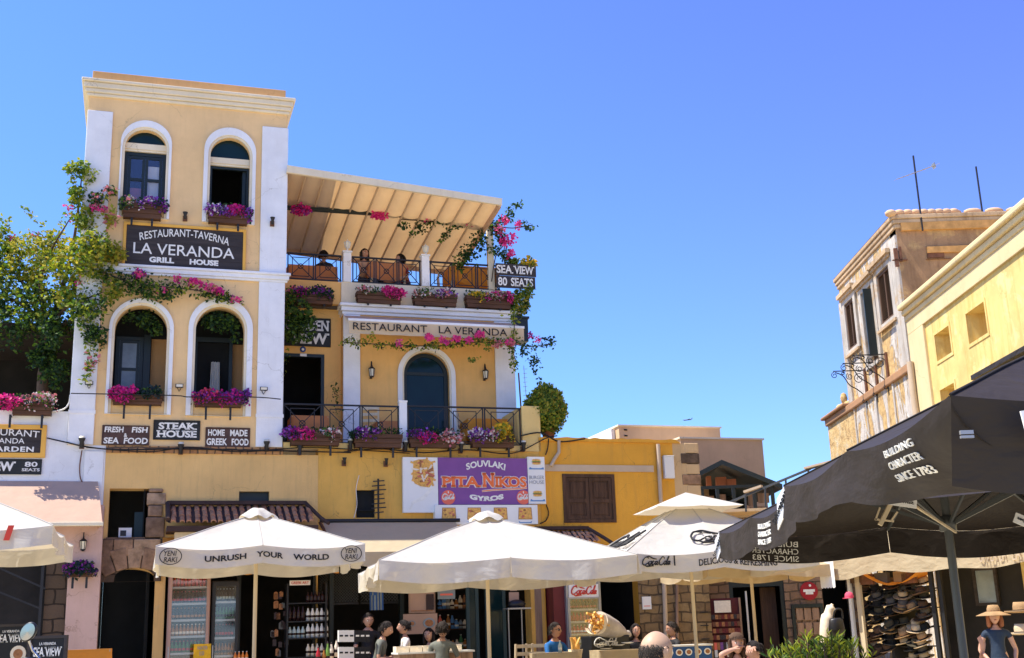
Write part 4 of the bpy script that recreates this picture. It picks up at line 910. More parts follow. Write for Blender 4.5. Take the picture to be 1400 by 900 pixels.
# ================================================================== PARASOLS
SURF, SURFF = {}, {}
def parasol(name, label, X, Y, h, yaw, ze, za, drop, cl, polem, ribm, wave=.02, sides=(0, 1, 2, 3), cap=None, pole_r=.03, group=None, sag=.055, hub=None, seed=1, dropf=None, apex_r=.0, skirt=True, curl=0):
    fr_ = frame(X, Y, 0, yaw); t = thing(name, label, 'parasol', (0, 0, 0), fr_, group)
    q = random.Random(seed)
    def eave(s):     # s in 0..8, corner at even numbers; side 0 is the front (-y)
        k = int(s) % 8; f = s-int(s); side = k//2; a = (k % 2 + f)/2
        c = [(-h, -h), (h, -h), (h, h), (-h, h)]; p0, p1 = c[side], c[(side+1) % 4]
        return p0[0]+(p1[0]-p0[0])*a, p0[1]+(p1[1]-p0[1])*a
    NS, NR = 64, 10
    def cp(u, v):
        s = (u*8) % 8; ex, ey = eave(s); r = apex_r+(1-apex_r)*v
        z = za+(ze-za)*(v**1.04); z -= sag*abs(sin(s*pi))*sin(v*pi*.62)*1.1
        z += .012*noise.noise((ex*1.3*r+X, ey*1.3*r+Y, seed))
        return (ex*r, ey*r, z)
    mb = MB(); mb.grid(cp, NS, NR); mb.build('canopy', cl, t)
    sm = T['seam_black'] if cl is T['canopy_black'] else T['seam']
    mb = MB()
    for k in range(8): mb.tube([Vector(cp(k/8, v/8))+Vector((0, 0, .004)) for v in range(9)], .007, 4)
    mb.build('seam', sm, t)
    VAL = {}
    for sd_ in sides:
        mb = MB(); nx = 36; halves = []
        for half in (0, 1):
            def vp(u, v, half=half, sd_=sd_):
                s = sd_*2+half+u*.9994+.0003; ex, ey = eave(min(s, sd_*2+1.999)); ze_ = cp(s/8, 1)[2]
                d = dropf(sd_, half, u) if dropf else drop*(1+.05*sin(u*pi))
                out = wave*(sin(u*9+seed*1.7+half*2+sd_)+.6*sin(u*21+seed))*v
                nrm = [(0, -1), (1, 0), (0, 1), (-1, 0)][sd_]
                cu = curl*v*v*max(0, 1-(2-(half+u))*1.15)**1.0 if (curl and sd_ == 3) else 0
                if curl and sd_ == 0 and half == 0: out = out-.10*v*max(0, 1-u*2.5)
                return Vector((ex+nrm[0]*(out+.004)+cu, ey+nrm[1]*(out+.004)+cu*.3, ze_-d*v))
            halves.append(vp)
            mb.grid(vp, nx, 6)
        mb.build('valance', cl, t); SURF.setdefault(t.name, {})[sd_] = list(halves)
    def valance_surf(sd_):
        fs_ = SURF[t.name][sd_]; nrm = Vector([(0, -1, 0), (1, 0, 0), (0, 1, 0), (-1, 0, 0)][sd_])
        def f(a, b, d):              # a along the side 0..1 (left to right from outside), b up 0..1
            q_ = min(max(a*2, 0), 1.999); k = int(q_); return fs_[k](q_-k, 1-b)+nrm*d
        return f
    mb = MB(); mb.tube([(0, 0, 0), (0, 0, za-.05)], pole_r, 12); mb.build('pole', polem, t)
    mb = MB(); mb.lathe([(0, .0), (.30, .0), (.30, .06), (.06, .09), (.05, .2), (0, .2)], 20); mb.build('base', T['lead'], t)
    hz = hub or ze+.08
    mb = MB(); mb.lathe([(pole_r+.002, hz-.06), (pole_r+.035, hz-.06), (pole_r+.035, hz+.06), (pole_r+.002, hz+.06)], 12); mb.build('hub', ribm, t)
    for k in range(8):
        ex, ey = eave(k); ez = cp(k/8, 1)[2]; mb = MB(); d = Vector((ex, ey, 0))
        mb.bar((ex*.03, ey*.03, za-.05), (ex*.985, ey*.985, ez-.02), .022, .035); rb = mb.build('rib', ribm, t)
        m = Vector((ex*.5, ey*.5, (za+ez)/2-.045)); mb = MB(); mb.bar((d.normalized()*(pole_r+.02)+Vector((0, 0, hz))), m, .018, .028); mb.build('strut', ribm, rb)
    if cap:
        ch, cz0, cz1 = cap
        def cc(u, v):
            ex, ey = eave((u*8) % 8); r = ch/h*v; return (ex*r, ey*r, cz1+(cz0-cz1)*v-.015*abs(sin(u*8*pi))*v)
        mb = MB(); mb.grid(cc, 48, 5); mb.build('vent_cap', cl, t)
        def c2(u, v):
            ex, ey = eave((u*8) % 8); r = ch/h*.92; return (ex*r*(1+.1*v), ey*r*(1+.1*v), cz0+.02-(.1)*v)
    else:
        mb = MB()
        def ct(u, v):
            a = 2*pi*u; r = (.30*v+.005)*(1+.28*noise.noise((cos(a)*1.6, sin(a)*1.6, seed))); return (r*cos(a), r*sin(a), za+.085-.15*v*v+.03*noise.noise((cos(a)*2.5*v, sin(a)*2.5*v, seed+5))+.02*sin(a*7)*v*v)
        mb.grid(ct, 40, 8)
        mb.build('crumpled_top', cl, t)
    SURFF[t.name] = valance_surf
    return t, eave, cp
def on_side(cp, h, sd_, a, drop_z):       # point on the outer side of a valance: a in 0..1 along the side
    return None
def valance_text(t, text, side, x0, x1, z0, z1, h, mat, bold=.02, slab=0, out=.03, mirror=False, inside=False, shear=0):
    """letters on a valance; x0..x1 run left to right seen from outside"""
    f = SURFF[t.name](side); sg = -1 if inside else 1
    mb = MB(); write(mb, text, (x0+h)/(2*h), (x1+h)/(2*h), z0, z1, 0, 0, bold, shear, slab, mirror=mirror, surf=lambda a, b, d: f(a, b, d*sg)); return mb.build('lettering', mat, t)
def cola(mb, x0, x1, z0, z1, y, r=.012, mi=0, warp=None):
    """flowing script wordmark drawn as brushed strokes"""
    P = [[(.22, .78), (.20, .92), (.10, .95), (.03, .6), (.04, .25), (.12, .12), (.20, .3), (.26, .45)],
         [(.30, .5), (.25, .45), (.25, .2), (.29, .14), (.34, .3), (.33, .5), (.30, .5), (.36, .52)],
         [(.44, .48), (.40, .53), (.37, .35), (.38, .16), (.43, .18), (.47, .32)],
         [(.54, .5), (.49, .5), (.47, .25), (.50, .14), (.54, .3), (.55, .52), (.54, .2), (.57, .14), (.60, .28)],
         [(.585, .38), (.63, .40)],
         [(.78, .72), (.77, .9), (.70, .95), (.62, .6), (.63, .22), (.70, .1), (.76, .25), (.80, .42)],
         [(.83, .5), (.79, .42), (.79, .2), (.83, .14), (.86, .32), (.85, .5), (.83, .5), (.87, .52)],
         [(.89, .4), (.94, .95), (.91, .9), (.88, .25), (.90, .13), (.94, .28)],
         [(.98, .5), (.94, .45), (.93, .2), (.96, .14), (.99, .35), (.99, .5), (.985, .2), (1.0, .14), (1.02, .2)],
         [(.10, .95), (.22, 1.04), (.38, .82), (.52, .72)], [(.12, .12), (.2, -.02), (.36, .02), (.44, .02)]]
    for s in P:
        pts = spline([Vector((a, 0, b)) for a, b in s], 5); n = len(pts); o = []
        for p_ in pts:
            u, v = p_.x+.06*(p_.z-.4), p_.z
            X, Yy, Z = warp(u, v) if warp else (x0+u*(x1-x0), y, z0+v*(z1-z0))
            o.append((X, Yy, Z))
        mb.tube(o, [r*(.55+.6*sin(pi*i/(n-1))) for i in range(n)], 5, mi)
WH, CRM = T['canopy_white'], T['canopy_cream']
# far left
t1, *_ = parasol('white_parasol', 'white parasol with a red mark on its valance beside the pink shop', -6.89, 13.88, 1.45, .285, 2.57, 3.25, .2, WH, T['pole_wood'], T['pole_wood'], .025, seed=3, group='white square parasols')
mb = MB(); mb.M = Matrix.Rotation(0, 4, 'Z'); mb.plate([(.96, 2.41), (1.02, 2.41), (1.06, 2.57), (1.0, 2.57)], [], -1.50, -1.485); mb.build('red_mark', T['letter_red'], t1)
# with lettering
t2, ev, cp2 = parasol('white_parasol', 'white parasol with black words and round emblems on its valance', -3.97, 17.9, 1.43, .28, 2.555, 3.13, .24, WH, T['pole_wood'], T['pole_wood'], .02, seed=5, group='white square parasols')
wv = lambda x, z: (x, z)
for s_, a_, b_ in (('UNRUSH', -.78, -.22), ('YOUR', -.08, .28), ('WORLD', .42, .92)): valance_text(t2, s_, 0, a_, b_, .36, .68, 1.43, T['ink'], .03)
for sx_ in (-1, 1):
    mb = MB(); c_ = (sx_*1.23, 2.42); ring = [(c_[0]+.15*cos(2*pi*i/28), c_[1]+.115*sin(2*pi*i/28)) for i in range(28)]; rin = [(c_[0]+.138*cos(2*pi*i/28), c_[1]+.105*sin(2*pi*i/28)) for i in range(28)]
    mb.plate(ring, [rin], -1.47, -1.46); write(mb, 'YENI', c_[0]-.09, c_[0]+.08, c_[1]+.005, c_[1]+.075, -1.466, 0, .01, .2); write(mb, 'RAKI', c_[0]-.09, c_[0]+.09, c_[1]-.08, c_[1]-.01, -1.466, 0, .01, .2); mb.build('emblem', T['letter_grey'] if 0 else T['ink'], t2)
t3, *_ = parasol('white_parasol', 'large plain white parasol without lettering in front of the souvlaki hoarding', -.52, 18.81, 1.88, .21, 2.30, 3.06, .27, WH, T['pole_wood'], T['pole_wood'], .035, seed=8, group='white square parasols')
t4, ev4, cp4 = parasol('white_parasol', 'two tiered white parasol with black script lettering beside the yellow house', 2.80, 19.6, 1.54, .19, 2.36, 3.12, .25, WH, T['pole_wood'], T['pole_wood'], .008, cap=(.72, 3.13, 3.42), seed=11, group='white square parasols', apex_r=.18)
mb = MB(); cola(mb, -1.30, -.86, 2.15, 2.29, -1.57, .010); mb.box(-.80, -.78, -1.575, -1.565, 2.15, 2.30); mb.build('emblem', T['ink'], t4); mb = MB(); cola(mb, .98, 1.42, 2.15, 2.29, -1.57, .010); mb.box(1.46, 1.48, -1.575, -1.565, 2.15, 2.30); mb.build('emblem', T['ink'], t4)
valance_text(t4, 'DELICIOUS & REFRESHING', 0, -.40, .85, .28, .66, 1.54, T['ink'], .01, slab=.6)
def slope4(u, v, a0=-.40, a1=.62, s0=.66, s1=.86, side=0):
    r = s1-(s1-s0)*v; x = a0+(a1-a0)*u
    z = 3.12+(2.36-3.12)*(((r-.18)/.82)**1.04)+.012
    p_ = Vector((x, -1.54*r-.01, z)); 
    return tuple(Matrix.Rotation({0: 0, 3: -pi/2}[side], 4, 'Z') @ p_)
mb = MB(); cola(mb, 0, 0, 0, 0, 0, .016, 0, lambda u, v: slope4(u, v)); mb.build('emblem', T['ink'], t4); mb = MB(); cola(mb, 0, 0, 0, 0, 0, .016, 0, lambda u, v: slope4(u, v, -.7, .7, .6, .86, 3)); mb.build('emblem', T['ink'], t4)
# cream awning parasol behind, under the tiered one
t5, *_ = parasol('cream_parasol', 'low cream parasol behind the tiered white one, in front of the stone doorway', 4.35, 22.6, 1.35, .2, 2.30, 2.75, .2, CRM, T['pole_wood'], T['pole_wood'], .012, seed=12)
# black parasols in the foreground
BK = T['canopy_black']; M('pole_grey', (.09, .095, .09), .45, .1, metal=.3)
def dA(sd_, half, u): 
    if sd_ == 3: s = half+u; return .20+.12*(s/2)**1.5+.02*sin(s*7)
    if sd_ == 0: return .34+.02*sin(u*5)
    return .2
tA, evA, cpA = parasol('black_parasol', 'nearest black parasol whose deep valance hangs in front of a grey pole', 3.2, 6.0, 1.5, 0, 2.13, 2.79, .3, BK, T['pole_grey'], T['pole_grey'], .018, sides=(0, 1, 3), pole_r=.035, group='black foreground parasols', seed=21, dropf=dA, hub=2.25, curl=.42)
tB, evB, cpB = parasol('black_parasol', 'second black parasol standing just beyond the nearest one, grey pole in view', 3.50, 9.68, 1.6, 0, 2.13, 2.80, .24, BK, T['pole_grey'], T['pole_grey'], .018, sides=(1, 2, 3), pole_r=.034, group='black foreground parasols', seed=22, hub=2.02)
LW = T['letter_white']
for i, s_ in enumerate(('BUILDING', 'CHARACTER', 'SINCE 1783')):
    valance_text(tA, s_, 3, .62, 1.00, .73-.21*i, .85-.21*i, 1.5, LW, -.006, .4)
    valance_text(tB, s_, 3, .35, .80, .66-.24*i, .82-.24*i, 1.6, LW, -.004, .4)
    valance_text(tB, s_, 2, .86, 1.30, .60-.27*i, .80-.27*i, 1.6, LW, -.004, .4, inside=True)
def label_tag(t, M4, w, h, skew=.25, mirror=False, lean=False):
    mb = MB(); mb.M = M4
    if lean: pts = [(-w*.5, -h*.35), (w*.1, -h*.5), (w*.5, h*.3), (w*.15, h*.5)]
    else: pts = [(-w/2, -h/2), (w/2, -h/2), (w/2, h/2), (-w/2, h/2)]
    mb.plate(pts, [], -.006, .004); o = mb.build('label', T['sign_white'], t)
    mb = MB(); mb.M = M4
    for yy in ((-.008,) ): write(mb, 'Schweppes', -w*.42, w*.42, -h*.18, h*.24, yy, 0, .01, .3, mirror=mirror)
    mb.build('lettering', T['ink'], o)
RZ = lambda a: Matrix.Rotation(a, 4, 'Z')
RY = lambda a: Matrix.Rotation(a, 4, 'Y')
# white corner tags (local frame of each parasol)
label_tag(tA, Matrix.Translation((-1.53, 1.50, 1.99)) @ RZ(-.9) @ RY(-1.05), .27, .10, lean=True)
label_tag(tB, Matrix.Translation((-1.62, 1.58, 2.00)) @ RZ(-.5) @ RY(-1.2), .26, .09, lean=True)
label_tag(tA, Matrix.Translation((-1.19, -1.60, 1.985)) @ RY(-.12), .17, .13)
label_tag(tB, Matrix.Translation((-.76, -1.18, 2.10)) @ RY(.18), .26, .06, mirror=True)
label_tag(tB, Matrix.Translation((.24, -.98, 1.93)) @ RY(.45), .22, .075, mirror=True)
mb = MB(); mb.box(-1.49, -1.44, -1.53, -1.515, 1.955, 1.965); mb.box(-1.49, -1.44, -1.53, -1.515, 1.97, 1.985); mb.build('clip', T['metal_grey'], tA)
# folded light rod under the second parasol
mb = MB(); a_, b_ = at_y(1222, 680, 8.6), at_y(1203, 718, 8.6); mb.bar(a_, b_, .03); mb.bar(at_y(1229, 678, 8.5), at_y(1307, 728, 9.4), .015); mb.bar(at_y(1196, 710, 8.6), at_y(1222, 713, 8.6), .012); mb.bar(at_y(1203, 694, 8.6), at_y(1197, 711, 8.6), .012); mb.bar(at_y(1227, 700, 8.6), at_y(1218, 713, 8.6), .012)
tag(mb.build('parasol_heater_rod', T['pole_wood'], fr=MW, org=tuple(a_)), 'folded rod and bracket hanging under the second black parasol', 'bracket')

# ================================================================== SIGNS
def board(name, label, cat, x0, x1, z0, z1, y, mat, fw=0, fmat=None, t=.03, planks=0):
    o = thing(name, label, cat, ((x0+x1)/2, y, z0))
    mb = MB()
    if planks:
        n = planks
        for i in range(n): mb.box(x0+fw, x1-fw, y-.02-.003*(i % 2), y, z0+fw+(z1-z0-2*fw)*i/n+.003, z0+fw+(z1-z0-2*fw)*(i+1)/n)
    else: mb.box(x0+fw, x1-fw, y-t*.6, y, z0+fw, z1-fw)
    mb.build('board', T[mat], o)
    if fw:
        mb = MB(); mb.plate(rect(x0, x1, z0, z1), [rect(x0+fw, x1-fw, z0+fw, z1-fw)], y-t-.015, y); mb.build('frame', T[fmat], o, bevel=.008)
    return o
def letters(o, items, y, mat='letter_white'):
    mb = MB()
    for it in items:
        s, x0, x1, z0, z1 = it[:5]; kw = it[5] if len(it) > 5 else {}
        write(mb, s, x0, x1, z0, z1, y, 0, **kw)
    return mb.build('lettering', T[mat], o)
def X(px, py, w=0): return F(px, py, w)[0]
def Z(px, py, w=0): return F(px, py, w)[1]
# main sign
x0, x1, z0, z1 = X(167.5, 340), X(336, 340), Z(250, 370), Z(250, 309)
o = board('restaurant_sign', 'big dark plank sign in an orange frame between the upper and lower tower windows', 'sign', x0, x1, z0, z1, -.01, 'dark_plank', .06, 'sign_orange', .03, 5)
wd, ht = x1-x0, z1-z0
fx = lambda a: x0+wd*a
fz = lambda b: z0+ht*b
bend = arc_warp(fx(.13), fx(.86), fz(.60), fz(.77), ht*.14)
letters(o, [('RESTAURANT-TAVERNA', fx(.13), fx(.86), 0, 0, dict(warp=bend, bold=.008)), ('LA VERANDA', fx(.085), fx(.905), fz(.31), fz(.55), dict(bold=.004)), ('GRILL', fx(.215), fx(.415), fz(.13), fz(.255), dict(bold=.05)), ('HOUSE', fx(.54), fx(.775), fz(.13), fz(.255), dict(bold=.05))], -.036)
# three signs under the arches
for nm, (a_, b_, c_, d_), bm, lab, rows in (
    ('menu_sign', (140, 205, 582, 609), 'sign_brown', 'brown sign reading FRESH FISH & SEA FOOD under the arches', [('FRESH', .05, .45, .64, .93, .03, .12), ('FISH', .62, .96, .64, .93, .03, .12), ('&', .46, .53, .40, .60, .02, 0), ('SEA', .04, .36, .07, .38, .03, .12), ('FOOD', .46, .97, .07, .38, .03, .12)]),
    ('menu_sign', (210, 274, 575, 602), 'sign_black', 'black sign STEAK HOUSE with slab lettering between the two arches', [('STEAK', .11, .91, .53, .88, .035, 0), ('HOUSE', .09, .93, .13, .48, .035, 0)]),
    ('menu_sign', (281, 342, 585, 612), 'sign_brown', 'brown sign reading HOME MADE GREEK FOOD under the arches', [('HOME', .06, .43, .57, .90, .03, 0), ('MADE', .55, .94, .57, .90, .03, 0), ('GREEK', .03, .49, .1, .45, .03, 0), ('FOOD', .59, .97, .1, .45, .03, 0)])):
    cx_ = (a_+b_)/2; x0, x1 = X(a_, c_), X(b_, c_); z0, z1 = Z(cx_, d_), Z(cx_, c_)
    o = board(nm, lab, 'sign', x0, x1, z0, z1, -.008, bm, .02, 'sign_brown' if bm == 'sign_brown' else 'sign_black', .012)
    sl = 1.0 if bm == 'sign_black' else 0
    letters(o, [(s, x0+(x1-x0)*p, x0+(x1-x0)*q, z0+(z1-z0)*r, z0+(z1-z0)*u, dict(bold=b, shear=sh*.6, slab=sl)) for s, p, q, r, u, b, sh in rows], -.017)
# garden view
w_ = -1.6; x0, x1, z0, z1 = X(385, 455, w_), X(452, 455, w_), Z(440, 475, w_), Z(440, 436, w_)
o = board('garden_sign', 'black GARDEN VIEW sign above the dark balcony door', 'sign', x0, x1, z0, z1, 1.59, 'sign_black', .015, 'sign_black', .02)
letters(o, [('GARDEN', x0+.08, x1-.05, z0+.36, z1-.05, dict(bold=.025, slab=.9)), ('VIEW', x0+.2, x1-.07, z0+.06, z0+.31, dict(bold=.035, slab=1))], 1.575)
mb = MB(); c_ = F(414, 478, w_); mb.lathe([(0, -.012), (.065, -.012), (.065, .01)], 18); mb.v = [Vector((c_[0]+v.x, 1.592+v.z, c_[1]+v.y)) for v in mb.v]
tt = thing('blue_medallion', 'small round blue eye medallion above the dark door', 'ornament', (c_[0], 1.59, c_[1])); mb.build('disc', M('medallion_blue', (.03, .07, .25), .4), tt)
mb = MB(); mb.ball((c_[0], 1.58, c_[1]), .03, 8, 0, (1, .3, 1)); mb.build('eye', T['letter_white'], tt)
mb = MB(); a_, b_, d_, e_ = FR((410, 484), (419, 488), w_); mb.box(a_, b_, 1.56, 1.568, d_, e_); tag(mb.build('number_plate', T['sign_white'], org=(a_, 1.56, d_)), 'tiny pale plate above the dark balcony door', 'plate')
# sea view boards on the terrace corner
w_ = -1.1
for (a_, b_, c_, d_, lab, s1) in ((678, 733, 361, 377, 'upper dark board SEA VIEW hanging at the terrace corner', 'SEA VIEW'), (679, 732, 377.5, 394, 'lower dark board 80 SEATS hanging below SEA VIEW', '80 SEATS')):
    x0, x1, z0, z1 = X(a_, c_, w_), X(b_, c_, w_), Z(705, d_, w_), Z(705, c_, w_)
    o = board('view_sign', lab, 'sign', x0, x1, z0, z1, 1.15, 'dark_plank', 0, None, .03, 2)
    k = s1.split(' '); wd = x1-x0
    sp = (.02, .40, .46, .93) if k[0] == 'SEA' else (.04, .27, .37, .94)
    letters(o, [(k[0], x0+wd*sp[0], x0+wd*sp[1], z0+.05, z1-.04, dict(bold=.02, slab=1)), (k[1], x0+wd*sp[2], x0+wd*sp[3], z0+.05, z1-.04, dict(bold=.02, slab=1))], 1.125)
# left signs
x0, x1, z0, z1 = X(-62, 600), X(63.5, 600), Z(30, 626), Z(30, 581)
o = board('garden_restaurant_sign', 'orange framed dark plank sign on the white terrace wall', 'sign', x0, x1, z0, z1, -.005, 'dark_plank', .09, 'sign_orange', .03, 4)
wd, ht = x1-x0, z1-z0; fx = lambda a: x0+wd*a; fz = lambda b: z0+ht*b
letters(o, [('RESTAURANT', 0, 0, 0, 0, dict(warp=arc_warp(fx(.12), fx(.92), fz(.60), fz(.80), ht*.06), bold=.006)), ('LA VERANDA', fx(.18), fx(.76), fz(.42), fz(.58), dict(bold=.004)), ('GARDEN', fx(.36), fx(.87), fz(.17), fz(.33), dict(bold=.03, space=1.1))], -.03)
x0, x1, z0, z1 = X(-62, 640), X(57, 640), Z(30, 649), Z(30, 628)
o = board('seat_sign', 'black sign SEA VIEW 80 SEATS under the orange framed sign', 'sign', x0, x1, z0, z1, -.005, 'sign_black', .012, 'sign_black', .02); wd, ht = x1-x0, z1-z0
letters(o, [('SEA VIEW', x0+wd*.05, x0+wd*.68, z0+.06, z1-.05, dict(bold=.04, slab=1)), ('80', x0+wd*.80, x0+wd*.95, z0+ht*.50, z1-.05, dict(bold=.02, slab=1)), ('SEATS', x0+wd*.77, x0+wd*.98, z0+.06, z0+ht*.4, dict(bold=.02, slab=1))], -.02)
# ---- the souvlaki hoarding
WS = .12
x0, x1 = X(599, 660, WS), X(721, 660, WS); z0, z1 = Z(660, 690, WS), Z(660, 626.5, WS)
o = thing('souvlaki_sign', 'large purple hoarding for souvlaki and gyros on the orange wall', 'sign', (x0, -WS, z0))
mb = MB(); mb.box(x0, x1, -WS-.02, -.02, z0, z1); mb.build('board', T['sign_purple'], o)
wd, ht = x1-x0, z1-z0; fx = lambda a: x0+wd*a; fz = lambda b: z0+ht*b
y_ = -WS-.021
letters(o, [('SOUVLAKI', 0, 0, 0, 0, dict(warp=arc_warp(fx(.31), fx(.75), fz(.73), fz(.87), ht*.08), bold=.03)), ('GYROS', 0, 0, 0, 0, dict(warp=arc_warp(fx(.34), fx(.72), fz(.12), fz(.23), -ht*.05), bold=.06, slab=.9))], y_)
for mt, b_, dy in (('letter_white', .075, 0), ('letter_orange', .035, .008)):
    mb = MB(); e = .012 if mt == 'letter_white' else 0
    write(mb, 'PITA', fx(.045)-e, fx(.45)+e, fz(.37)-e, fz(.595)+e, y_-dy, 0, b_, 0, .9)
    write(mb, 'N', fx(.495)-e, fx(.615)+e, fz(.37)-e, fz(.68)+e, y_-dy, 0, b_, 0, .9); write(mb, 'IKOS', fx(.635)-e, fx(.985)+e, fz(.37)-e, fz(.60)+e, y_-dy, 0, b_, 0, .9)
    sw = [(.48, .285), (.6, .31), (.75, .325), (.9, .34), (.99, .36)]; ww = .02 if e else .009
    mb.plate([(fx(a), fz(b)+ww) for a, b in sw]+[(fx(a), fz(b)-ww) for a, b in reversed(sw)], [], y_-.007-dy, y_-dy); mb.build('lettering', T[mt], o)
for cxp in (.105, .945):
    cx_, cz_ = fx(cxp), fz(.15); r_ = ht*.155; mb = MB(); pts = [(min(cx_+r_*cos(2*pi*i/26), x1-.002), cz_+r_*sin(2*pi*i/26)) for i in range(26)]; mb.plate(pts, [], y_-.006, y_); e_ = mb.build('disc', T['coral'], o)
    mb = MB(); xw = min(r_*.85, x1-cx_-.01); cola(mb, cx_-r_*.85, cx_+xw*.95, cz_-.05, cz_+.07, y_-.009, .010); mb.box(cx_-.008, cx_+.012, y_-.01, y_-.006, cz_+r_*.55, cz_+r_*.85); mb.build('emblem', T['letter_white'], e_)
# wrap picture on white
x0, x1, z0, z1 = X(551, 660, WS), X(598.5, 660, WS), Z(575, 701, WS), Z(575, 625.5, WS)
o = thing('wrap_poster', 'white poster with a picture of a filled pitta wrap beside the purple hoarding', 'poster', (x0, -WS, z0))
mb = MB(); mb.box(x0, x1, -WS-.015, -.02, z0, z1); mb.build('board', T['sign_white'], o)
wd, ht = x1-x0, z1-z0; P_ = lambda a, b: (x0+wd*a, z0+ht*b)
mb = MB(); mb.plate([P_(.26, .6), P_(.33, .52), P_(.5, .47), P_(.75, .45), P_(.85, .53), P_(.9, .7), P_(.86, .9), P_(.7, .97), P_(.45, .96), P_(.3, .93)], [], -WS-.017, -WS-.014, 0)
q = random.Random(4)
for i in range(46):
    a, b = q.uniform(.33, .84), q.uniform(.54, .92); an = q.uniform(.3, 1.9) if i % 2 else q.uniform(-.5, .5); L = q.uniform(.05, .11); c_ = P_(a, b); dx, dz = cos(an)*L, sin(an)*L; nx, nz = -sin(an)*.018, cos(an)*.018
    mb.plate([(c_[0]-dx-nx, c_[1]-dz-nz), (c_[0]+dx-nx, c_[1]+dz-nz), (c_[0]+dx+nx, c_[1]+dz+nz), (c_[0]-dx+nx, c_[1]-dz+nz)], [], -WS-.019-.0004*i, -WS-.016, q.choice([0, 0, 1, 2, 3]))
mb.build('picture', [T['food_gold'], T['food_red'], T['food_pale'], T['food_brown']], o)
mb = MB(); mb.plate([P_(.24, .58), P_(.5, .465), P_(.86, .44), P_(.6, .22), P_(.3, .16), P_(.22, .05), P_(.16, .05), P_(.24, .2), P_(.55, .30), P_(.74, .42), P_(.5, .44)], [], -WS-.0165, -WS-.014); mb.build('paper', T['letter_white'], o)
# burger strip
x0, x1, z0, z1 = X(721.5, 660, WS), X(745, 660, WS), Z(733, 689, WS), Z(733, 625, WS)
o = thing('burger_poster', 'narrow white poster strip with two burger pictures beside the purple hoarding', 'poster', (x0, -WS, z0))
mb = MB(); mb.box(x0, x1, -WS-.026, -.02, z0, z1); mb.build('board', T['sign_white'], o)
wd, ht = x1-x0, z1-z0; fx = lambda a: x0+wd*a; fz = lambda b: z0+ht*b; y_ = -WS-.027
letters(o, [('BURGER', fx(.08), fx(.93), fz(.52), fz(.595), dict(bold=-.005)), ('HOUSE', fx(.08), fx(.93), fz(.42), fz(.495), dict(bold=-.005))], y_, 'letter_grey')
for b in (.88, .20):
    mb = MB(); cx_ = fx(.52)
    for k, (dz, hw, hh) in enumerate(((.045, .10, .028), (.018, .11, .012), (0, .105, .014), (-.028, .10, .02))):
        mb.plate([(cx_+hw*cos(2*pi*i/16), fz(b)+dz+hh*sin(2*pi*i/16)) for i in range(16)], [], y_-.003-.001*k, y_, k)
    mb.build('picture', [T['food_gold'], T['food_green'], T['food_brown'], T['food_gold']], o)
    mb = MB(); zz = fz(b)-.12; mb.plate([(cx_-.15, zz+.02), (cx_-.17, zz-.03), (cx_+.17, zz-.03), (cx_+.15, zz+.02), (cx_+.1, zz-.005), (cx_-.1, zz-.005)], [], y_-.003, y_); mb.build('ribbon', T['ribbon_blue'], o)
# strip of four menus below
WQ = .2
x0, x1, z0, z1 = X(595, 705, WQ), X(735, 705, WQ), Z(660, 717, WQ), Z(660, 690.5, WQ)
o = thing('menu_strip', 'white strip with four meal pictures below the purple hoarding', 'poster', (x0, -WQ, z0))
mb = MB(); mb.box(x0, x1, -WQ-.01, -.02, z0, z1); mb.build('board', T['sign_white'], o)
wd, ht = x1-x0, z1-z0; y_ = -WQ-.011
for i, c_ in enumerate((.13, .375, .63, .875)):
    cx_ = x0+wd*c_; a, b = .155, .14; zz = z0+ht*.24
    mb = MB(); mb.plate([(cx_-a, zz), (cx_+a, zz), (cx_+b, z0+ht*.86), (cx_-b, z0+ht*.86)], [], y_-.003, y_); fo = mb.build('picture_frame', T['food_brown'], o)
    mb = MB(); mb.plate([(cx_-a+.012, zz+.015), (cx_+a-.012, zz+.015), (cx_+b-.012, z0+ht*.83), (cx_-b+.012, z0+ht*.83)], [], y_-.005, y_-.003, 0); q = random.Random(i)
    for k in range(12): u, v = q.uniform(-.1, .1), q.uniform(.3, .75); r_ = q.uniform(.015, .035); mb.plate([(cx_+u+r_*cos(j), z0+ht*v+r_*.7*sin(j)) for j in (0, 1, 2, 3, 4, 5)], [], y_-.006-.0003*k, y_-.004, q.choice((1, 2, 3)))
    mb.build('picture', [T['food_gold'], T['food_brown'], T['food_red'], T['food_gold']], fo)
    mb = MB(); mb.plate([(cx_-.15, z0+ht*.16), (cx_-.13, z0+ht*.05), (cx_+.13, z0+ht*.05), (cx_+.15, z0+ht*.16), (cx_+.1, z0+ht*.1), (cx_-.1, z0+ht*.1)], [], y_-.003, y_); mb.build('ribbon', T['ribbon_blue'], o)

# ================================================================== FIXED AWNINGS AND LEAN-TO ROOFS
# balcony awning RESTAURANT LA VERANDA
aw = thing('veranda_awning', 'dusty pink lettered awning over the arched balcony door', 'awning', (0, 1.3, 0))
x0, x1 = X(469, 440, WA), X(701, 440, WA); za = 8.17; pj = .75
zb = Z(580, 442, WA+pj); zc = Z(580, 459, WA+pj)
mb = MB(); mb.grid(lambda u, v: (x0+(x1-x0)*u, 1.29-pj*v, za-.02+(zb-za+.02)*v-.02*sin(u*40)*0), 30, 4); mb.build('cloth', T['awning_pink'], aw)
mb = MB(); mb.box(x0-.02, x1+.02, 1.29-pj-.03, 1.29-pj+.03, zb-.03, zb+.03); mb.build('edge_bar', T['white_paint'], aw, bevel=.01)
mb = MB(); mb.grid(lambda u, v: (x0+(x1-x0)*u, 1.26-pj-.012*sin(u*50)*v, zb-.03+(zc-zb)*v), 60, 3); mb.build('valance', T['awning_cream'], aw)
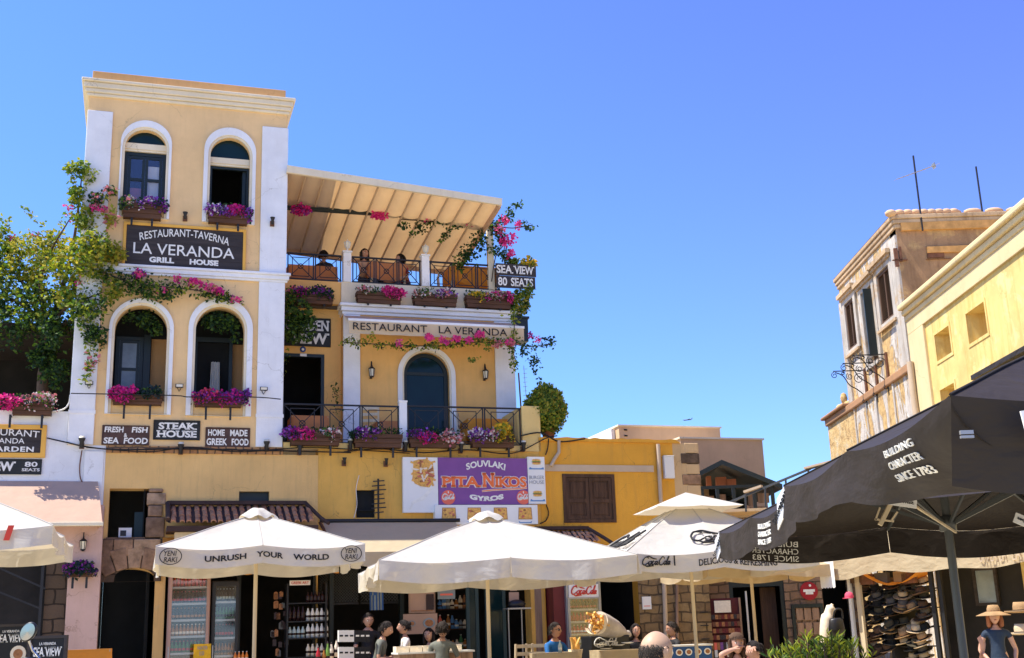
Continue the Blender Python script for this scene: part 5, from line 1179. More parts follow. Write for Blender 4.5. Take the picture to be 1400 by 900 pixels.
mb = MB(); write(mb, 'RESTAURANT', X(482, 448, WA+pj), X(583, 448, WA+pj), zc+.05, zb-.07, 1.235-pj, 0, .0); write(mb, 'LA VERANDA', X(599, 452, WA+pj), X(692, 452, WA+pj), zc+.05, zb-.07, 1.235-pj, 0, .0); mb.build('lettering', T['ink'], aw)
# clay tile roof over the shop (left)
def tile_roof(name, label, px0, px1, pyt, pyb, w0, w1, mat, n, rows=3):
    t = thing(name, label, 'roof', (X(px0, pyb, w1), -w0, Z(px0, pyb, w1)))
    xa, xb = X(px0, pyb, w1), X(px1, pyb, w1); zt_, zb_ = Z((px0+px1)/2, pyt, w0), Z((px0+px1)/2, pyb, w1)
    tp, up_ = MB(), MB(); pw = (xb-xa)/n
    for k in range(n):
        cx_ = xa+pw*(k+.5)
        for r in range(rows):
            v0, v1 = r/rows, (r+1.12)/rows
            ra = pw*.30*(1+rnd.uniform(-.06, .06)); jx = rnd.uniform(-.012, .012)
            def tl(u, v, cx_=cx_, v0=v0, v1=v1, ra=ra, r=r):
                q_ = v0+(v1-v0)*v; a = pi*u; rr = ra*(1+.12*v)
                return (cx_+jx-rr*cos(a), -(w0+(w1-w0)*q_)-.0, zt_+(zb_-zt_)*q_+rr*sin(a)*.85+.02*v)
            tp.grid(tl, 8, 2)
            e = [tl(i/8, 1) for i in range(9)]; e2 = [(p[0]*1.0+(cx_-p[0])*.18, p[1]+.001, p[2]-.018) for p in e]; tp.add(e+e2, [(i, i+1, i+10, i+9) for i in range(8)])
        def ch(u, v, k=k):
            a = pi*u; cx2 = xa+pw*k; q_ = v; return (cx2-pw*.3*cos(a), -(w0+(w1-w0)*q_), zt_+(zb_-zt_)*q_-pw*.2*sin(a)+.02)
        up_.grid(ch, 6, 2)
    tp.build('tiles', T[mat], t); up_.build('channel_tiles', T['tile_dark'], t)
    mb = MB(); mb.box(xa-.05, xb+.05, -w1+.02, -w0, zb_-.16, zb_-.06); mb.build('eave_board', T['tile_dark'], t)
    mb = MB(); mb.box(xa-.04, xb-.1, -w0-.12, -w0, zt_+.02, zt_+.09); mb.tube([(xb-.12, -w0-.06, zt_+.06), (xb+.12, -w1*.7, zb_+.1), (xb+.25, -w1+.02, zb_-.03)], .04, 6); mb.tube([(xa-.03, -w0-.06, zt_+.05), (xa-.03, -w1+.02, zb_+.05)], .05, 6); mb.build('lead_edge', T['tile_dark'], t)
    return t
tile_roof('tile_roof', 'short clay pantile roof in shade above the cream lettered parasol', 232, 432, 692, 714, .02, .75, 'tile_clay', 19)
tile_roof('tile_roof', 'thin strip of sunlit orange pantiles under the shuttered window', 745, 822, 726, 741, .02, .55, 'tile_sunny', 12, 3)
mb = MB(); mb.box(X(238, 725), X(420, 725), -.5, -.1, 2.9, Z(330, 722, .5)); tag(mb.build('shop_fascia', T['cream_paint'], org=(X(238, 725), -.3, 2.9)), 'pale fascia board beneath the shaded pantile roof', 'board')
# cream awning right of it
t = thing('shop_awning', 'plain sunlit cream awning with dark rail between two parasols', 'awning', (X(440, 715), 0, 3))
xa, xb = X(441, 713, .3), X(622, 714, .3); za, zb = Z(520, 714, .3), Z(520, 755, 1.6)
mb = MB(); mb.grid(lambda u, v: (xa+(xb-xa)*u+.06*v, -.3-1.4*v, za+(zb-za)*v-.03*sin(v*3.1)), 20, 8); mb.build('cloth', T['canopy_cream'], t)
mb = MB(); mb.grid(lambda u, v: (xa+(xb-xa)*u+.06, -1.7-.01*sin(u*60)*v, zb-.25*v-.02*abs(sin(u*36))*v), 72, 2); mb.build('valance', T['canopy_cream'], t)
mb = MB(); mb.tube([(xa-.05, -.3, za+.03), (xb+.1, -.3, za+.03)], .04, 8); mb.build('rail', T['iron'], t)
mb = MB(); mb.tube([(xa-.05, -.28, za-.0), (xa+.1, -1.0, za-.5)], .03, 6); mb.build('arm', T['rust'], t)
# added orange cloth, painting the sun glow through the parasol's rear valance
t = thing('glow_cloth', 'added orange cloth imitating the sun glow through the lettered parasol', 'awning', (X(250, 770, .9), -.9, 2))
xa, xb = X(222, 770, .9), X(460, 770, .9); za, zb = Z(350, 752, .2), Z(350, 772, 1.2); zc = Z(350, 786, 1.2)
mb = MB(); mb.grid(lambda u, v: (xa+(xb-xa)*u, -.2-1.0*v, za+.25+(zb-za-.25)*v), 20, 5); mb.build('cloth', T['orange_cloth'], t)
mb = MB(); mb.grid(lambda u, v: (xa+(xb-xa)*u, -1.2, zb-(zb-zc)*v*(.8+.2*abs(sin(u*30)))), 120, 2); mb.build('valance', T['orange_cloth'], t)
# ================================================================== RAILINGS
def railing(label, x0, x1, z0, z1, y, nb, group, name='balcony_railing'):
    t = thing(name, label, 'railing', ((x0+x1)/2, y, z0), MF, group)
    mb = MB(); mb.box(x0, x1, y-.025, y+.025, z1-.03, z1); mb.build('top_rail', T['iron'], t)
    mb = MB(); mb.box(x0, x1, y-.015, y+.015, z0, z0+.025); mb.build('bottom_rail', T['iron'], t)
    wd = (x1-x0)/nb
    for i in range(nb):
        a, b = x0+wd*i, x0+wd*(i+1); m = (a+b)/2; mb = MB()
        mb.box(a+.01, a+.035, y-.012, y+.012, z0+.026, z1-.031); mb.box(b-.035, b-.01, y-.012, y+.012, z0+.026, z1-.031)
        p, q = a+wd*.2, b-wd*.2; zc = (z0+z1)/2
        mb.bar((a+.03, y, z0+.03), (b-.03, y, z1-.03), .016); mb.bar((a+.03, y+.004, z1-.03), (b-.03, y+.004, z0+.03), .016)
        for xx in (p, q): mb.box(xx-.008, xx+.008, y-.008, y+.008, z0+.08, z1-.1)
        mb.box(p, q, y-.009, y+.009, z1-.11, z1-.095); mb.box(p, q, y-.009, y+.009, z0+.07, z0+.085)
        mb.tube([(m+.055*cos(2*pi*k/14), y, zc+.055*sin(2*pi*k/14)) for k in range(15)], .011, 5); mb.build('panel', T['iron'], t)
    return t
wb_ = 0; zt1, zb1 = Z(470, 553), Z(470, 601)
railing('dark iron balcony railing between the tower and the white post', .04, X(546, 556), 5.09, zt1, .03, 3, 'balcony railings')
railing('dark iron balcony railing between the white post and the yellow end block', X(557, 556), X(712, 556), 5.09, Z(640, 556), .03, 3, 'balcony railings')
mb = MB(); x = X(551, 570); mb.box(x-.08, x+.08, -.03, .1, 5.0, Z(551, 550)); mb.box(x-.09, x+.09, -.04, .11, Z(551, 550), Z(551, 550)+.03); tag(mb.build('balcony_post', T['white_paint'], org=(x, 0, 5)), 'short white square post in the middle of the balcony railing', 'post')
for (a, b, n, l) in ((393, 468, 2, 'terrace railing section next to the tower under the canopy'), (482, 576, 3, 'middle terrace railing section between the two white pillars'), (588, 684, 3, 'terrace railing section from the pillar to the sea view board')):
    px = (a+b)/2; railing(l, X(a, 350, WA), X(b, 355, WA), 8.95, 9.56, 1.39, n, 'terrace railings', 'terrace_railing')

# ================================================================== FLOWER BOXES
def bloom(mb, c, r, n, mi, size=.05, squash=.7, droop=0):
    for _ in range(n):
        d = Vector((rnd.gauss(0, 1), rnd.gauss(0, 1), rnd.gauss(0, 1))).normalized()
        rr = rnd.random()**.4; p = Vector(c)+Vector((d.x*r[0], d.y*r[1], d.z*r[2]))*rr
        k = noise.noise(p*5.5)
        if k < -.32: continue
        e = Vector((rnd.gauss(0, .6), -1+rnd.gauss(0, .6), rnd.gauss(.1, .7)))
        m = mi if isinstance(mi, int) else rnd.choice(mi)
        mb.leaf(p, Vector((rnd.gauss(0, 1), rnd.gauss(0, .4), rnd.gauss(0, 1))), size*rnd.uniform(.7, 1.35), m, .9, e)
PET = ['petal_magenta', 'petal_pink', 'petal_purple', 'petal_violet', 'petal_rose', 'petal_red', 'petal_yellow', 'petal_white', 'leaf_dark', 'leaf_mid', 'leaf_light', 'leaf_blue']
PI_ = {n: i for i, n in enumerate(PET)}
def flower_box(label, px0, px1, pyt, pyb, w, blooms, brackets=(.25, .75), bl=.32, leaf='leaf_dark', dep=.24, group='flower boxes on the taverna', nl=160):
    pm = (px0+px1)/2; x0, x1 = X(px0, pyb, w), X(px1, pyb, w); z0, z1 = Z(pm, pyb, w), Z(pm, pyt, w)
    t = thing('flower_box', label, 'flower box', ((x0+x1)/2, -w+dep/2, z0), MF, group)
    mb = MB(); n = 3; h = (z1-z0)/n; ins = .03
    for i in range(n):
        e = ins*(1-i/(n-1)); zz0, zz1 = z0+h*i+.006, z0+h*(i+1)-.006
        mb.box(x0+e, x1-e, -w+.0+e*.6, -w+.02+e*.6, zz0, zz1); mb.box(x0+e, x0+e+.02, -w+.021+e*.6, -w+dep, zz0, zz1); mb.box(x1-e-.02, x1-e, -w+.021+e*.6, -w+dep, zz0, zz1)
    mb.box(x0+.03, x1-.03, -w+.03, -w+dep, z0+.01, z1-.03); mb.build('box', T['planter_wood'], t)
    for b in brackets:
        mb = MB(); xb = x0+(x1-x0)*b; mb.box(xb-.02, xb+.02, -w+.02, -w+.05, z0-bl, z0-.002); mb.box(xb-.015, xb+.015, -w+.05, -w+dep, z0-.03, z0-.004); mb.build('bracket', T['iron'], t)
    mb = MB()
    for i in range(nl):
        p = Vector((rnd.uniform(x0+.02, x1-.02), rnd.uniform(-w-.02, -w+dep), z1+rnd.uniform(-.03, .12))); mb.leaf(p, Vector((rnd.gauss(0, 1), rnd.gauss(-.3, 1), rnd.gauss(.6, .6))), rnd.uniform(.05, .09), PI_[rnd.choice([leaf, leaf, 'leaf_mid'])])
    for (bx, by, rx, rz, col, n) in blooms:     # pixel centre and radius
        c = F(bx, by, w); s = (x1-x0)/(px1-px0)
        bloom(mb, (c[0], -w+.03, c[1]), (rx*s, .13, rz*s), n, [PI_[q] for q in col], .055)
    for (bx, by, rx, rz, col, n) in blooms:     # sprays hanging over the front edge
        s = (x1-x0)/(px1-px0); c = F(bx, by, w)
        for k in range(max(2, n//60)):
            sx = c[0]+rnd.uniform(-1, 1)*rx*s; L = rnd.uniform(.06, .22)
            for i in range(26):
                f = rnd.random(); p = Vector((sx+rnd.gauss(0, .02)+.05*f*rnd.uniform(-1, 1), -w-.03-.05*sin(f*2.2), z1+.03-L*f)); mb.leaf(p, Vector((rnd.gauss(0, 1), rnd.gauss(-.4, .5), rnd.gauss(-.4, .7))), rnd.uniform(.03, .06), PI_[rnd.choice(col)] if rnd.random() < .62 else PI_[leaf], .8)
    mb.build('flowers', [T[q] for q in PET], t); return t
MG, PK, PU, VI, RO, RE, YE_, WI = (['petal_magenta', 'petal_magenta', 'petal_pink'], ['petal_pink', 'petal_magenta'], ['petal_purple', 'petal_purple', 'petal_violet', 'leaf_dark'], ['petal_violet', 'petal_purple', 'petal_white'], ['petal_rose', 'petal_white', 'leaf_mid'], ['petal_red', 'petal_magenta'], ['petal_yellow', 'petal_yellow', 'leaf_light'], ['petal_white', 'petal_rose'])
flower_box('box of rose and violet flowers under the closed upper tower window', 166, 222, 278, 298, .18, [(176, 274, 12, 7, RO, 160), (205, 274, 14, 7, VI, 160), (222, 280, 8, 11, ['leaf_blue', 'petal_purple'], 120), (168, 278, 7, 10, ['leaf_mid', 'leaf_blue'], 90)], bl=.15)
flower_box('box of violet and bright magenta flowers under the open upper tower window', 283, 340, 286, 305, .18, [(296, 286, 17, 9, VI, 260), (323, 287, 14, 8, MG, 260), (340, 294, 8, 11, PU, 150), (310, 290, 20, 6, PU, 140)], bl=.15)
flower_box('box half magenta clump, half grey green plants, under an arch', 152, 223, 540, 553, .2, [(164, 539, 15, 12, MG, 420), (180, 534, 8, 8, MG, 150), (205, 532, 20, 7, ['leaf_blue', 'leaf_blue', 'leaf_dark'], 260)], bl=.28)
flower_box('box overflowing with wine red petunias under an arch', 265, 332, 545, 556, .2, [(284, 541, 22, 10, ['petal_magenta', 'petal_purple', 'petal_red'], 420), (318, 542, 20, 11, ['petal_magenta', 'petal_purple'], 420), (338, 538, 6, 7, PU, 80)], bl=.26)
flower_box('box of magenta and pale rose flowers on the white garden wall', 14, 72, 549, 567, .2, [(8, 549, 22, 11, MG, 380), (60, 545, 20, 9, RO, 300), (38, 546, 14, 7, ['leaf_blue', 'petal_rose'], 120)], bl=.25, brackets=(.0, .75))
flower_box('box with spilling purple and magenta petunias beside the tower on the balcony', 396, 466, 592, 609, .24, [(399, 592, 16, 9, PU, 260), (412, 592, 16, 9, MG, 320), (452, 590, 13, 6, RO, 130)], bl=.2, brackets=(.2, .8))
flower_box('box of low dark violet flowers under the iron balcony railing', 484, 551, 593, 612, .24, [(502, 590, 20, 6, PU+VI, 330), (485, 594, 8, 7, ['leaf_dark'], 60)], bl=.2, brackets=(.15, .8))
flower_box('box with purple, magenta and pale pink clumps beside the white balcony post', 560, 626, 594, 612, .24, [(575, 593, 18, 7, PU, 280), (583, 599, 11, 9, MG, 260), (617, 598, 14, 11, WI+['petal_rose'], 330)], bl=.2, brackets=(.15, .85))
flower_box('box of violet petunias and a round yellow shrub at the balcony end', 645, 705, 595, 612, .24, [(653, 594, 12, 9, VI, 300), (672, 591, 13, 6, RO+VI, 200), (687, 587, 13, 9, YE_, 420)], bl=.2, brackets=(.2, .85))
WT = WA+.24
tg = 'flower boxes on the roof terrace'
flower_box('terrace box with dark blue violet plants beside the tower', 404, 457, 401, 415, WT, [(438, 398, 19, 8, ['leaf_blue', 'petal_purple', 'leaf_dark'], 330), (406, 398, 14, 8, ['petal_purple', 'petal_magenta', 'leaf_dark'], 260)], bl=.04, group=tg)
flower_box('terrace box with a bright pink clump under the middle railing', 488, 550, 399, 415, WT, [(533, 398, 13, 8, PK, 330), (548, 400, 8, 6, PK, 120), (500, 396, 12, 5, RO, 130)], bl=.04, group=tg)
flower_box('terrace box of pale rose and lilac flowers below a white pillar', 566, 626, 402, 418, WT, [(578, 402, 13, 5, RO, 170), (612, 401, 16, 7, RO+VI, 260)], bl=.04, group=tg)
flower_box('terrace box with yellow green tips and pink blooms beside the white cornice end', 638, 700, 405, 421, WT, [(655, 402, 16, 4, ['leaf_light', 'petal_yellow'], 140), (680, 404, 16, 6, PK+RO, 260), (697, 407, 6, 8, PK, 130)], bl=.04, group=tg)
# dark hanging wall shelf on the pink pier
flower_box('hanging box of nearly black foliage on the pink pier', 90, 128, 780, 789, .72, [(110, 776, 25, 9, ['leaf_dark', 'petal_purple', 'leaf_blue'], 520)], bl=.2, leaf='leaf_blue', group='flower boxes on the pink shop')

# ================================================================== WALL LAMPS
def lantern(label, px, py, w, s=1.0, col='iron', arm=True):
    x, z = F(px, py, w); y = -w; t = thing('wall_lantern', label, 'lantern', (x, y, z))
    mb = MB(); mb.lathe([(0, .17*s), (.015*s, .16*s), (.02*s, .13*s), (.075*s, .08*s), (.08*s, .065*s)], 6, (x, y-.12*s, z), smooth=False); mb.lathe([(.05*s, -.1*s), (.05*s, -.12*s), (0, -.14*s)], 6, (x, y-.12*s, z), smooth=False)
    for k in range(6): a = 2*pi*k/6; mb.bar((x+.068*s*cos(a), y-.12*s+.068*s*sin(a), z+.066*s), (x+.05*s*cos(a), y-.12*s+.05*s*sin(a), z-.1*s), .012*s)
    if arm: mb.tube(spline([(x, y-.005, z-.08*s), (x, y-.06*s, z+.24*s), (x, y-.12*s, z+.2*s), (x, y-.12*s, z+.16*s)], 5), .012*s, 6); mb.box(x-.03*s, x+.03*s, y-.015, y-.001, z-.14*s, z+.02*s)
    mb.build('cage', T[col], t); mb = MB(); mb.lathe([(.048*s, -.1*s), (.064*s, .064*s)], 6, (x, y-.12*s, z), smooth=False); mb.build('glass', T['lamp_glass'], t); return t
lantern('black wall lantern between the white pilaster and the arched balcony door, far from the corner', 507, 510, WA, .95)
lantern('black wall lantern between the arched balcony door and the corner pilaster', 662, 513, WA, .95)
lantern('black lantern on the pink pier above the hanging box', 114, 745, .5, .85)
for px, py, lab in ((475, 337, 'small white lantern on the terrace pillar nearer the tower'), (582, 343, 'small white lantern on the terrace pillar farther from the tower')):
    x, z = F(px, py, WA-.09); y = 1.39; t = thing('pillar_lantern', lab, 'lantern', (x, y, z-.06)); mb = MB()
    mb.lathe([(.0, .17), (.012, .15), (.02, .13), (.085, .1), (.085, .09)], 6, (x, y, z), smooth=False); mb.lathe([(.05, -.04), (.02, -.06), (.02, -.12), (.05, -.14), (0, -.14)], 6, (x, y, z), smooth=False)
    for k in range(6): a = 2*pi*k/6; mb.bar((x+.075*cos(a), y+.075*sin(a), z+.09), (x+.045*cos(a), y+.045*sin(a), z-.04), .014)
    mb.build('cage', T['metal_white'], t); mb = MB(); mb.lathe([(.04, -.035), (.07, .088)], 6, (x, y, z), smooth=False); mb.build('glass', T['lamp_glass'], t)
def spot(label, px, py, w, up=True, s=1.0):
    x, z = F(px, py, w); y = -w; t = thing('spot_lamp', label, 'spotlight', (x, y, z), MF, 'small spot lamps on the walls')
    mb = MB(); mb.lathe([(.0, -.10*s), (.035*s, -.09*s), (.04*s, .02*s), (.06*s, .07*s), (.065*s, .09*s)], 10, (x, y-.1, z)); mb.tube([(x, y, z-.04), (x, y-.06, z-.06), (x, y-.1, z-.02)], .015, 5); mb.box(x-.03, x+.03, y-.012, y, z-.08, z)
    mb.build('body', T['iron'], t)
    mb = MB(); mb.box(x-.045, x+.045, y-.02, y-.013, z-.1, z+.02); mb.build('wall_plate', T['rust'], t)
    if up: mb = MB(); mb.lathe([(.055*s, .075*s), (.05*s, .13*s), (.0, .13*s)], 10, (x, y-.1, z)); mb.build('bulb', T['lamp_glass'], t)
for px, py, lab in ((112, 607, 'spot lamp at the tower corner beside the white terrace wall'), (247, 615, 'spot lamp under the black steak sign'), (364, 611, 'spot lamp below the pilaster foot between tower and balcony'), (409, 616, 'spot lamp at the balcony start beside the tower'), (478, 610, 'spot lamp between the first two balcony boxes'), (553, 612, 'spot lamp under the white balcony post'), (629, 614, 'spot lamp between the last two balcony boxes'), (714, 612, 'spot lamp at the yellow end block of the balcony')): spot(lab, px, py, .03)
for px, py, lab in ((253, 297, 'dark spot lamp over the big framed plank sign'), (372, 304, 'dark spot lamp on the tall white pilaster near the canopy')): spot(lab, px, py, .05 if px > 300 else 0, False, .8)
for px, py, lab in ((122, 526, 'flat floodlight on the pilaster beside the bougainvillea'), (245, 530, 'flat floodlight between the two arches'), (360, 534, 'flat floodlight on the pilaster beside the dark balcony door')):
    w_ = 0 if px == 245 else .05; x, z = F(px, py, w_); t = thing('flood_lamp', lab, 'spotlight', (x, -w_, z), MF, 'flat floodlights on the tower'); mb = MB(); mb.box(x-.075, x+.075, -w_-.12, -w_-.07, z-.02, z+.05); mb.tube([(x-.05, -w_-.09, z), (x, -w_-.01, z-.08), (x+.05, -w_-.09, z)], .009, 5); mb.build('body', T['iron'], t)
    mb = MB(); mb.box(x-.06, x+.06, -w_-.123, -w_-.121, z-.01, z+.04); mb.build('glass', T['lamp_glass'], t)
for px, py, lab in ((470, 631, 'small dark lamp bracket alone on the orange wall'), (527, 632, 'small dark lamp bracket on the orange wall near the white poster')): spot(lab, px, py, .01, False, .7)
# ================================================================== CABLES
def cable(label, pts, w=.03, r=.011, sag=.0, mat='cable'):
    P = [(F(a, b, w)[0], -w, F(a, b, w)[1]) for a, b in pts]; mb = MB(); mb.tube(spline(P, 6), r, 5); return tag(mb.build('cable', T[mat], org=P[0]), label, 'cable')
cable('black cable strung across the tower front below the arches', [(97, 538), (150, 539), (240, 541), (262, 543), (345, 543), (384, 546)], .28)
cable('thick black cable running along the brick band', [(64, 599), (95, 606), (118, 611), (160, 615), (240, 614), (300, 615), (400, 617), (480, 619)], .07, .014)
cable('second cable along the brick band towards the balcony', [(118, 612), (200, 618), (260, 612), (330, 618), (420, 612), (500, 616), (560, 620)], .06, .01)
cable('tangled cable below the balcony boxes', [(470, 618), (520, 614), (580, 619), (640, 615), (700, 620), (745, 600), (762, 596)], .1, .013)
cable('cable along the top of the yellow wall', [(712, 596), (740, 592), (765, 604), (800, 600)], .05, .016)
cable('looping cable beside the burger poster strip', [(747, 690), (750, 702), (746, 712), (738, 716)], .03, .012)
cable('cable hanging from the end block to the wall', [(750, 600), (749, 612), (746, 622)], .04, .014)
cable('pale cable hanging beside the orange wall window', [(491, 650), (487, 668), (488, 690), (484, 708)], .03, .007, mat='metal_white')
cable('pale bundled cable at the white terrace wall edge', [(96, 540), (94, 552), (86, 560), (70, 563)], .04, .016, mat='metal_white')
cable('brown cable down the pale pilaster of the pink shop', [(112, 616), (109, 640), (113, 660), (134, 667)], .04, .012, mat='rust')
# aerial-like bracket stack beside the dark window in the orange wall
x, z = F(517, 710, .05); t = thing('bracket_mast', 'short iron mast with crossbars beside the dark window in the orange wall', 'aerial', (x, -.05, z)); mb = MB()
mb.tube([(x, -.08, z), (x, -.08, Z(517, 655, .05))], .02, 6)
for i in range(8): zz = z+.12+i*.09; L = .1+.05*((i*3) % 4)/3; mb.bar((x-L, -.09-.05*(i % 2), zz), (x+L, -.12, zz+.02), .022)
mb.build('mast', T['iron'], t)
mb = MB(); mb.box(hx0-.01, hx1+.01, .1, .14, hz0, hz1); mb.box(hx0, hx1, .05, .09, hz0+.14, hz0+.17); tag(mb.build('window_panel', T['dark_room'], org=(hx0, .1, hz0)), 'dark panel filling the small window in the orange wall', 'panel')

# ================================================================== FOLIAGE
LV = ['leaf_dark', 'leaf_mid', 'leaf_light', 'leaf_yellow', 'petal_magenta', 'petal_pink', 'petal_rose', 'petal_purple']
LM = lambda: [T[q] for q in LV]
def clump(mb, c, r, n, size=.085, mix=(0, 1, 1, 2), thresh=-.1, fr=3.0):
    c = Vector(c)
    for _ in range(n):
        d = Vector((rnd.gauss(0, 1), rnd.gauss(0, 1), rnd.gauss(0, 1))).normalized(); rr = rnd.random()**.42
        p = c+Vector((d.x*r[0], d.y*r[1], d.z*r[2]))*rr
        if noise.noise(p*fr) < thresh: continue
        mb.leaf(p, Vector((rnd.gauss(0, 1), rnd.gauss(0, 1), rnd.gauss(-.3, .7))), size*rnd.uniform(.6, 1.3), rnd.choice(mix), .62)
def trail(mb, pts, spread, n, size=.07, mix=(0, 1, 2), taper=.5):
    pts = spline(pts, 8); L = len(pts)
    for _ in range(n):
        f = rnd.random()*(L-1.001); i = int(f); p = pts[i]+(pts[i+1]-pts[i])*(f-i); k = 1-taper*f/L
        p = p+Vector((rnd.gauss(0, spread), rnd.gauss(0, spread*.7), rnd.gauss(0, spread)))*k
        if noise.noise(p*4.5) < -.25: continue
        mb.leaf(p, Vector((rnd.gauss(0, 1), rnd.gauss(0, 1), rnd.gauss(-.3, .8))), size*rnd.uniform(.6, 1.3), rnd.choice(mix), .62)
def FP(px, py, w): x, z = F(px, py, w); return Vector((x, -w, z))
# big bougainvillea on the left
bt = thing('bougainvillea_tree', 'large bougainvillea tree growing from the garden terrace over the tower edge', 'tree', tuple(FP(62, 562, -1.0)))
root = FP(62, 562, -1.0); tr = MB(); br_ = MB()
fork = FP(66, 455, -.8)
tr.tube(spline([root-Vector((0, 0, .3)), FP(58, 520, -1.0), FP(66, 480, -.9), fork], 6), [.13]*1+[.12-.04*i/18 for i in range(18)], 8)
tr.build('trunk', T['bark'], bt)
ends = [(20, 360, -1), (60, 330, -.6), (95, 300, 0), (112, 240, .1), (140, 320, .25), (140, 400, .3), (-20, 400, -1.2), (120, 450, .25), (30, 430, -.8)]
for e in ends:
    q = FP(*e); m = (fork+q)/2+Vector((rnd.gauss(0, .15), 0, rnd.uniform(.0, .3))); br_.tube(spline([fork, m, q], 6), [.06-.05*i/12 for i in range(13)], 6)
br_.build('limbs', T['bark'], bt)
cr = MB(); S_ = .0145  # crown clumps: sun above and shade below put into the leaf colours
for (px, py, w, rx, rz, n, mix) in ((15, 385, -1.0, 55, 62, 2000, (0, 1, 2, 2)), (62, 352, -.6, 52, 42, 2000, (1, 2, 2, 3, 3)), (100, 378, 0, 46, 46, 1900, (1, 1, 2, 2, 3)), (128, 345, .2, 32, 34, 1000, (1, 2, 2, 3)),
    (60, 420, -.6, 50, 34, 1400, (0, 1, 1, 2)), (20, 440, -.9, 42, 42, 1000, (0, 0, 1)), (118, 425, .2, 34, 28, 900, (0, 1, 1, 2)), (112, 305, .1, 17, 30, 420, (1, 2, 2)), (104, 262, .1, 11, 24, 230, (1, 2)), (112, 232, .15, 14, 13, 150, (1, 2)), (95, 228, .1, 6, 8, 50, (1, 2)),
    (132, 275, .2, 12, 12, 110, (0, 1, 6)), (150, 262, .22, 12, 8, 60, (0, 6)), (150, 395, .25, 18, 18, 420, (1, 2, 3)), (78, 455, -.4, 30, 34, 1100, (0, 0, 1)), (58, 488, -.7, 20, 34, 620, (0, 0, 0, 1)), (-10, 330, -1.1, 30, 40, 500, (1, 2)), (82, 500, -.5, 20, 34, 420, (0, 0, 1)), (-30, 410, -1.2, 45, 70, 1400, (0, 1, 2)), (130, 462, .2, 17, 18, 330, (0, 1)), (124, 492, .2, 9, 16, 120, (1, 6)), (150, 300, .22, 13, 16, 160, (2, 3, 6)), (8, 335, -1, 20, 25, 330, (1, 2)), (152, 345, .25, 20, 14, 250, (2, 3))):
    c = FP(px, py, w); clump(cr, c, (rx*S_, .55 if rx > 25 else .2, rz*S_), int(n*1.35), .095, mix, -.10, 3.0)
for pts, n, sp in (([(60, 340, -.5), (90, 300, 0), (100, 250, .1), (92, 225, .1)], 150, .05), ([(80, 330, -.3), (50, 300, -.4), (30, 283, -.5)], 70, .035), ([(10, 340, -1), (6, 315, -1), (12, 298, -1)], 60, .04), ([(128, 300, .2), (145, 268, .22), (158, 262, .22)], 60, .04), ([(112, 260, .1), (128, 240, .15), (130, 228, .15)], 60, .04), ([(125, 470, .2), (122, 500, .2), (116, 530, .2)], 110, .05)):
    trail(cr, [FP(*p) for p in pts], sp, n, .085, (1, 2, 2))
for (px, py, w, n) in ((18, 327, -1, 30), (130, 283, .25, 40), (94, 298, .0, 25), (50, 320, -.4, 14), (107, 385, .3, 12), (142, 287, .25, 30), (95, 285, .05, 20), (190, 374, .25, 60)):
    bloom(cr, FP(px, py, w), (.1, .08, .08), n, [5, 6, 4], .05)
cr.build('crown', LM(), bt)
bv = thing('bougainvillea_branch', 'flowering bougainvillea branch creeping along the tower band over the arches', 'vine', tuple(FP(150, 385, .15)))
path = [FP(140, 372, .2), FP(180, 386, .2), (FP(220, 392, .2)), FP(262, 396, .2), FP(300, 404, .18), FP(328, 413, .16)]
st = MB(); st.tube(spline(path, 6), .014, 5); st.build('stem', T['bark'], bv)
lv = MB(); trail(lv, path, .13, 1300, .075, (0, 0, 1, 2), .65); trail(lv, [FP(170, 380, .2), FP(195, 400, .2), FP(235, 405, .2)], .1, 420, .075, (0, 1, 1))
for (px, py, n, m) in ((190, 374, 90, [7, 7, 5]), (245, 381, 110, [5, 6, 4]), (262, 384, 90, [5, 4]), (288, 394, 90, [5, 6]), (300, 398, 90, [5, 4]), (322, 410, 60, [6, 5]), (222, 399, 40, [5]), (275, 388, 60, [4, 5])): bloom(lv, FP(px, py, .24), (.12, .08, .08), n, m, .05)
lv.build('foliage', LM(), bv)
for lab, px, py, rx in (('dark vine hanging in the arch with the pale window sash', 195, 437, 27), ('dark vine hanging in the arch with the white curtain', 301, 440, 27)):
    hv = MB(); clump(hv, FP(px, py, -.2), (rx*S_, .16, 16*S_), 620, .085, (0, 0, 1), -.15, 4); clump(hv, FP(px+20, py+14, -.2), (8*S_, .12, 18*S_), 120, .08, (0, 1), -.1, 4); tag(hv.build('hanging_vine', LM(), org=tuple(FP(px, py, -.2))), lab, 'vine', 'vines hanging in the arches')
gb = MB(); 
for a in ((407, 425, 20, 26, 800), (400, 452, 16, 20, 500), (418, 445, 16, 26, 560), (395, 405, 10, 12, 180)): clump(gb, FP(a[0], a[1], -1.0), (a[2]*S_, .28, a[3]*S_), a[4], .085, (0, 1, 1), -.2, 3.5)
trail(gb, [FP(400, 460, -1), FP(393, 480, -1), FP(388, 512, -1)], .05, 60, .07, (1, 2))
tag(gb.build('hanging_shrub', LM(), org=tuple(FP(407, 470, -1.0))), 'dense dark green bush hanging from the terrace beside the tower', 'shrub')
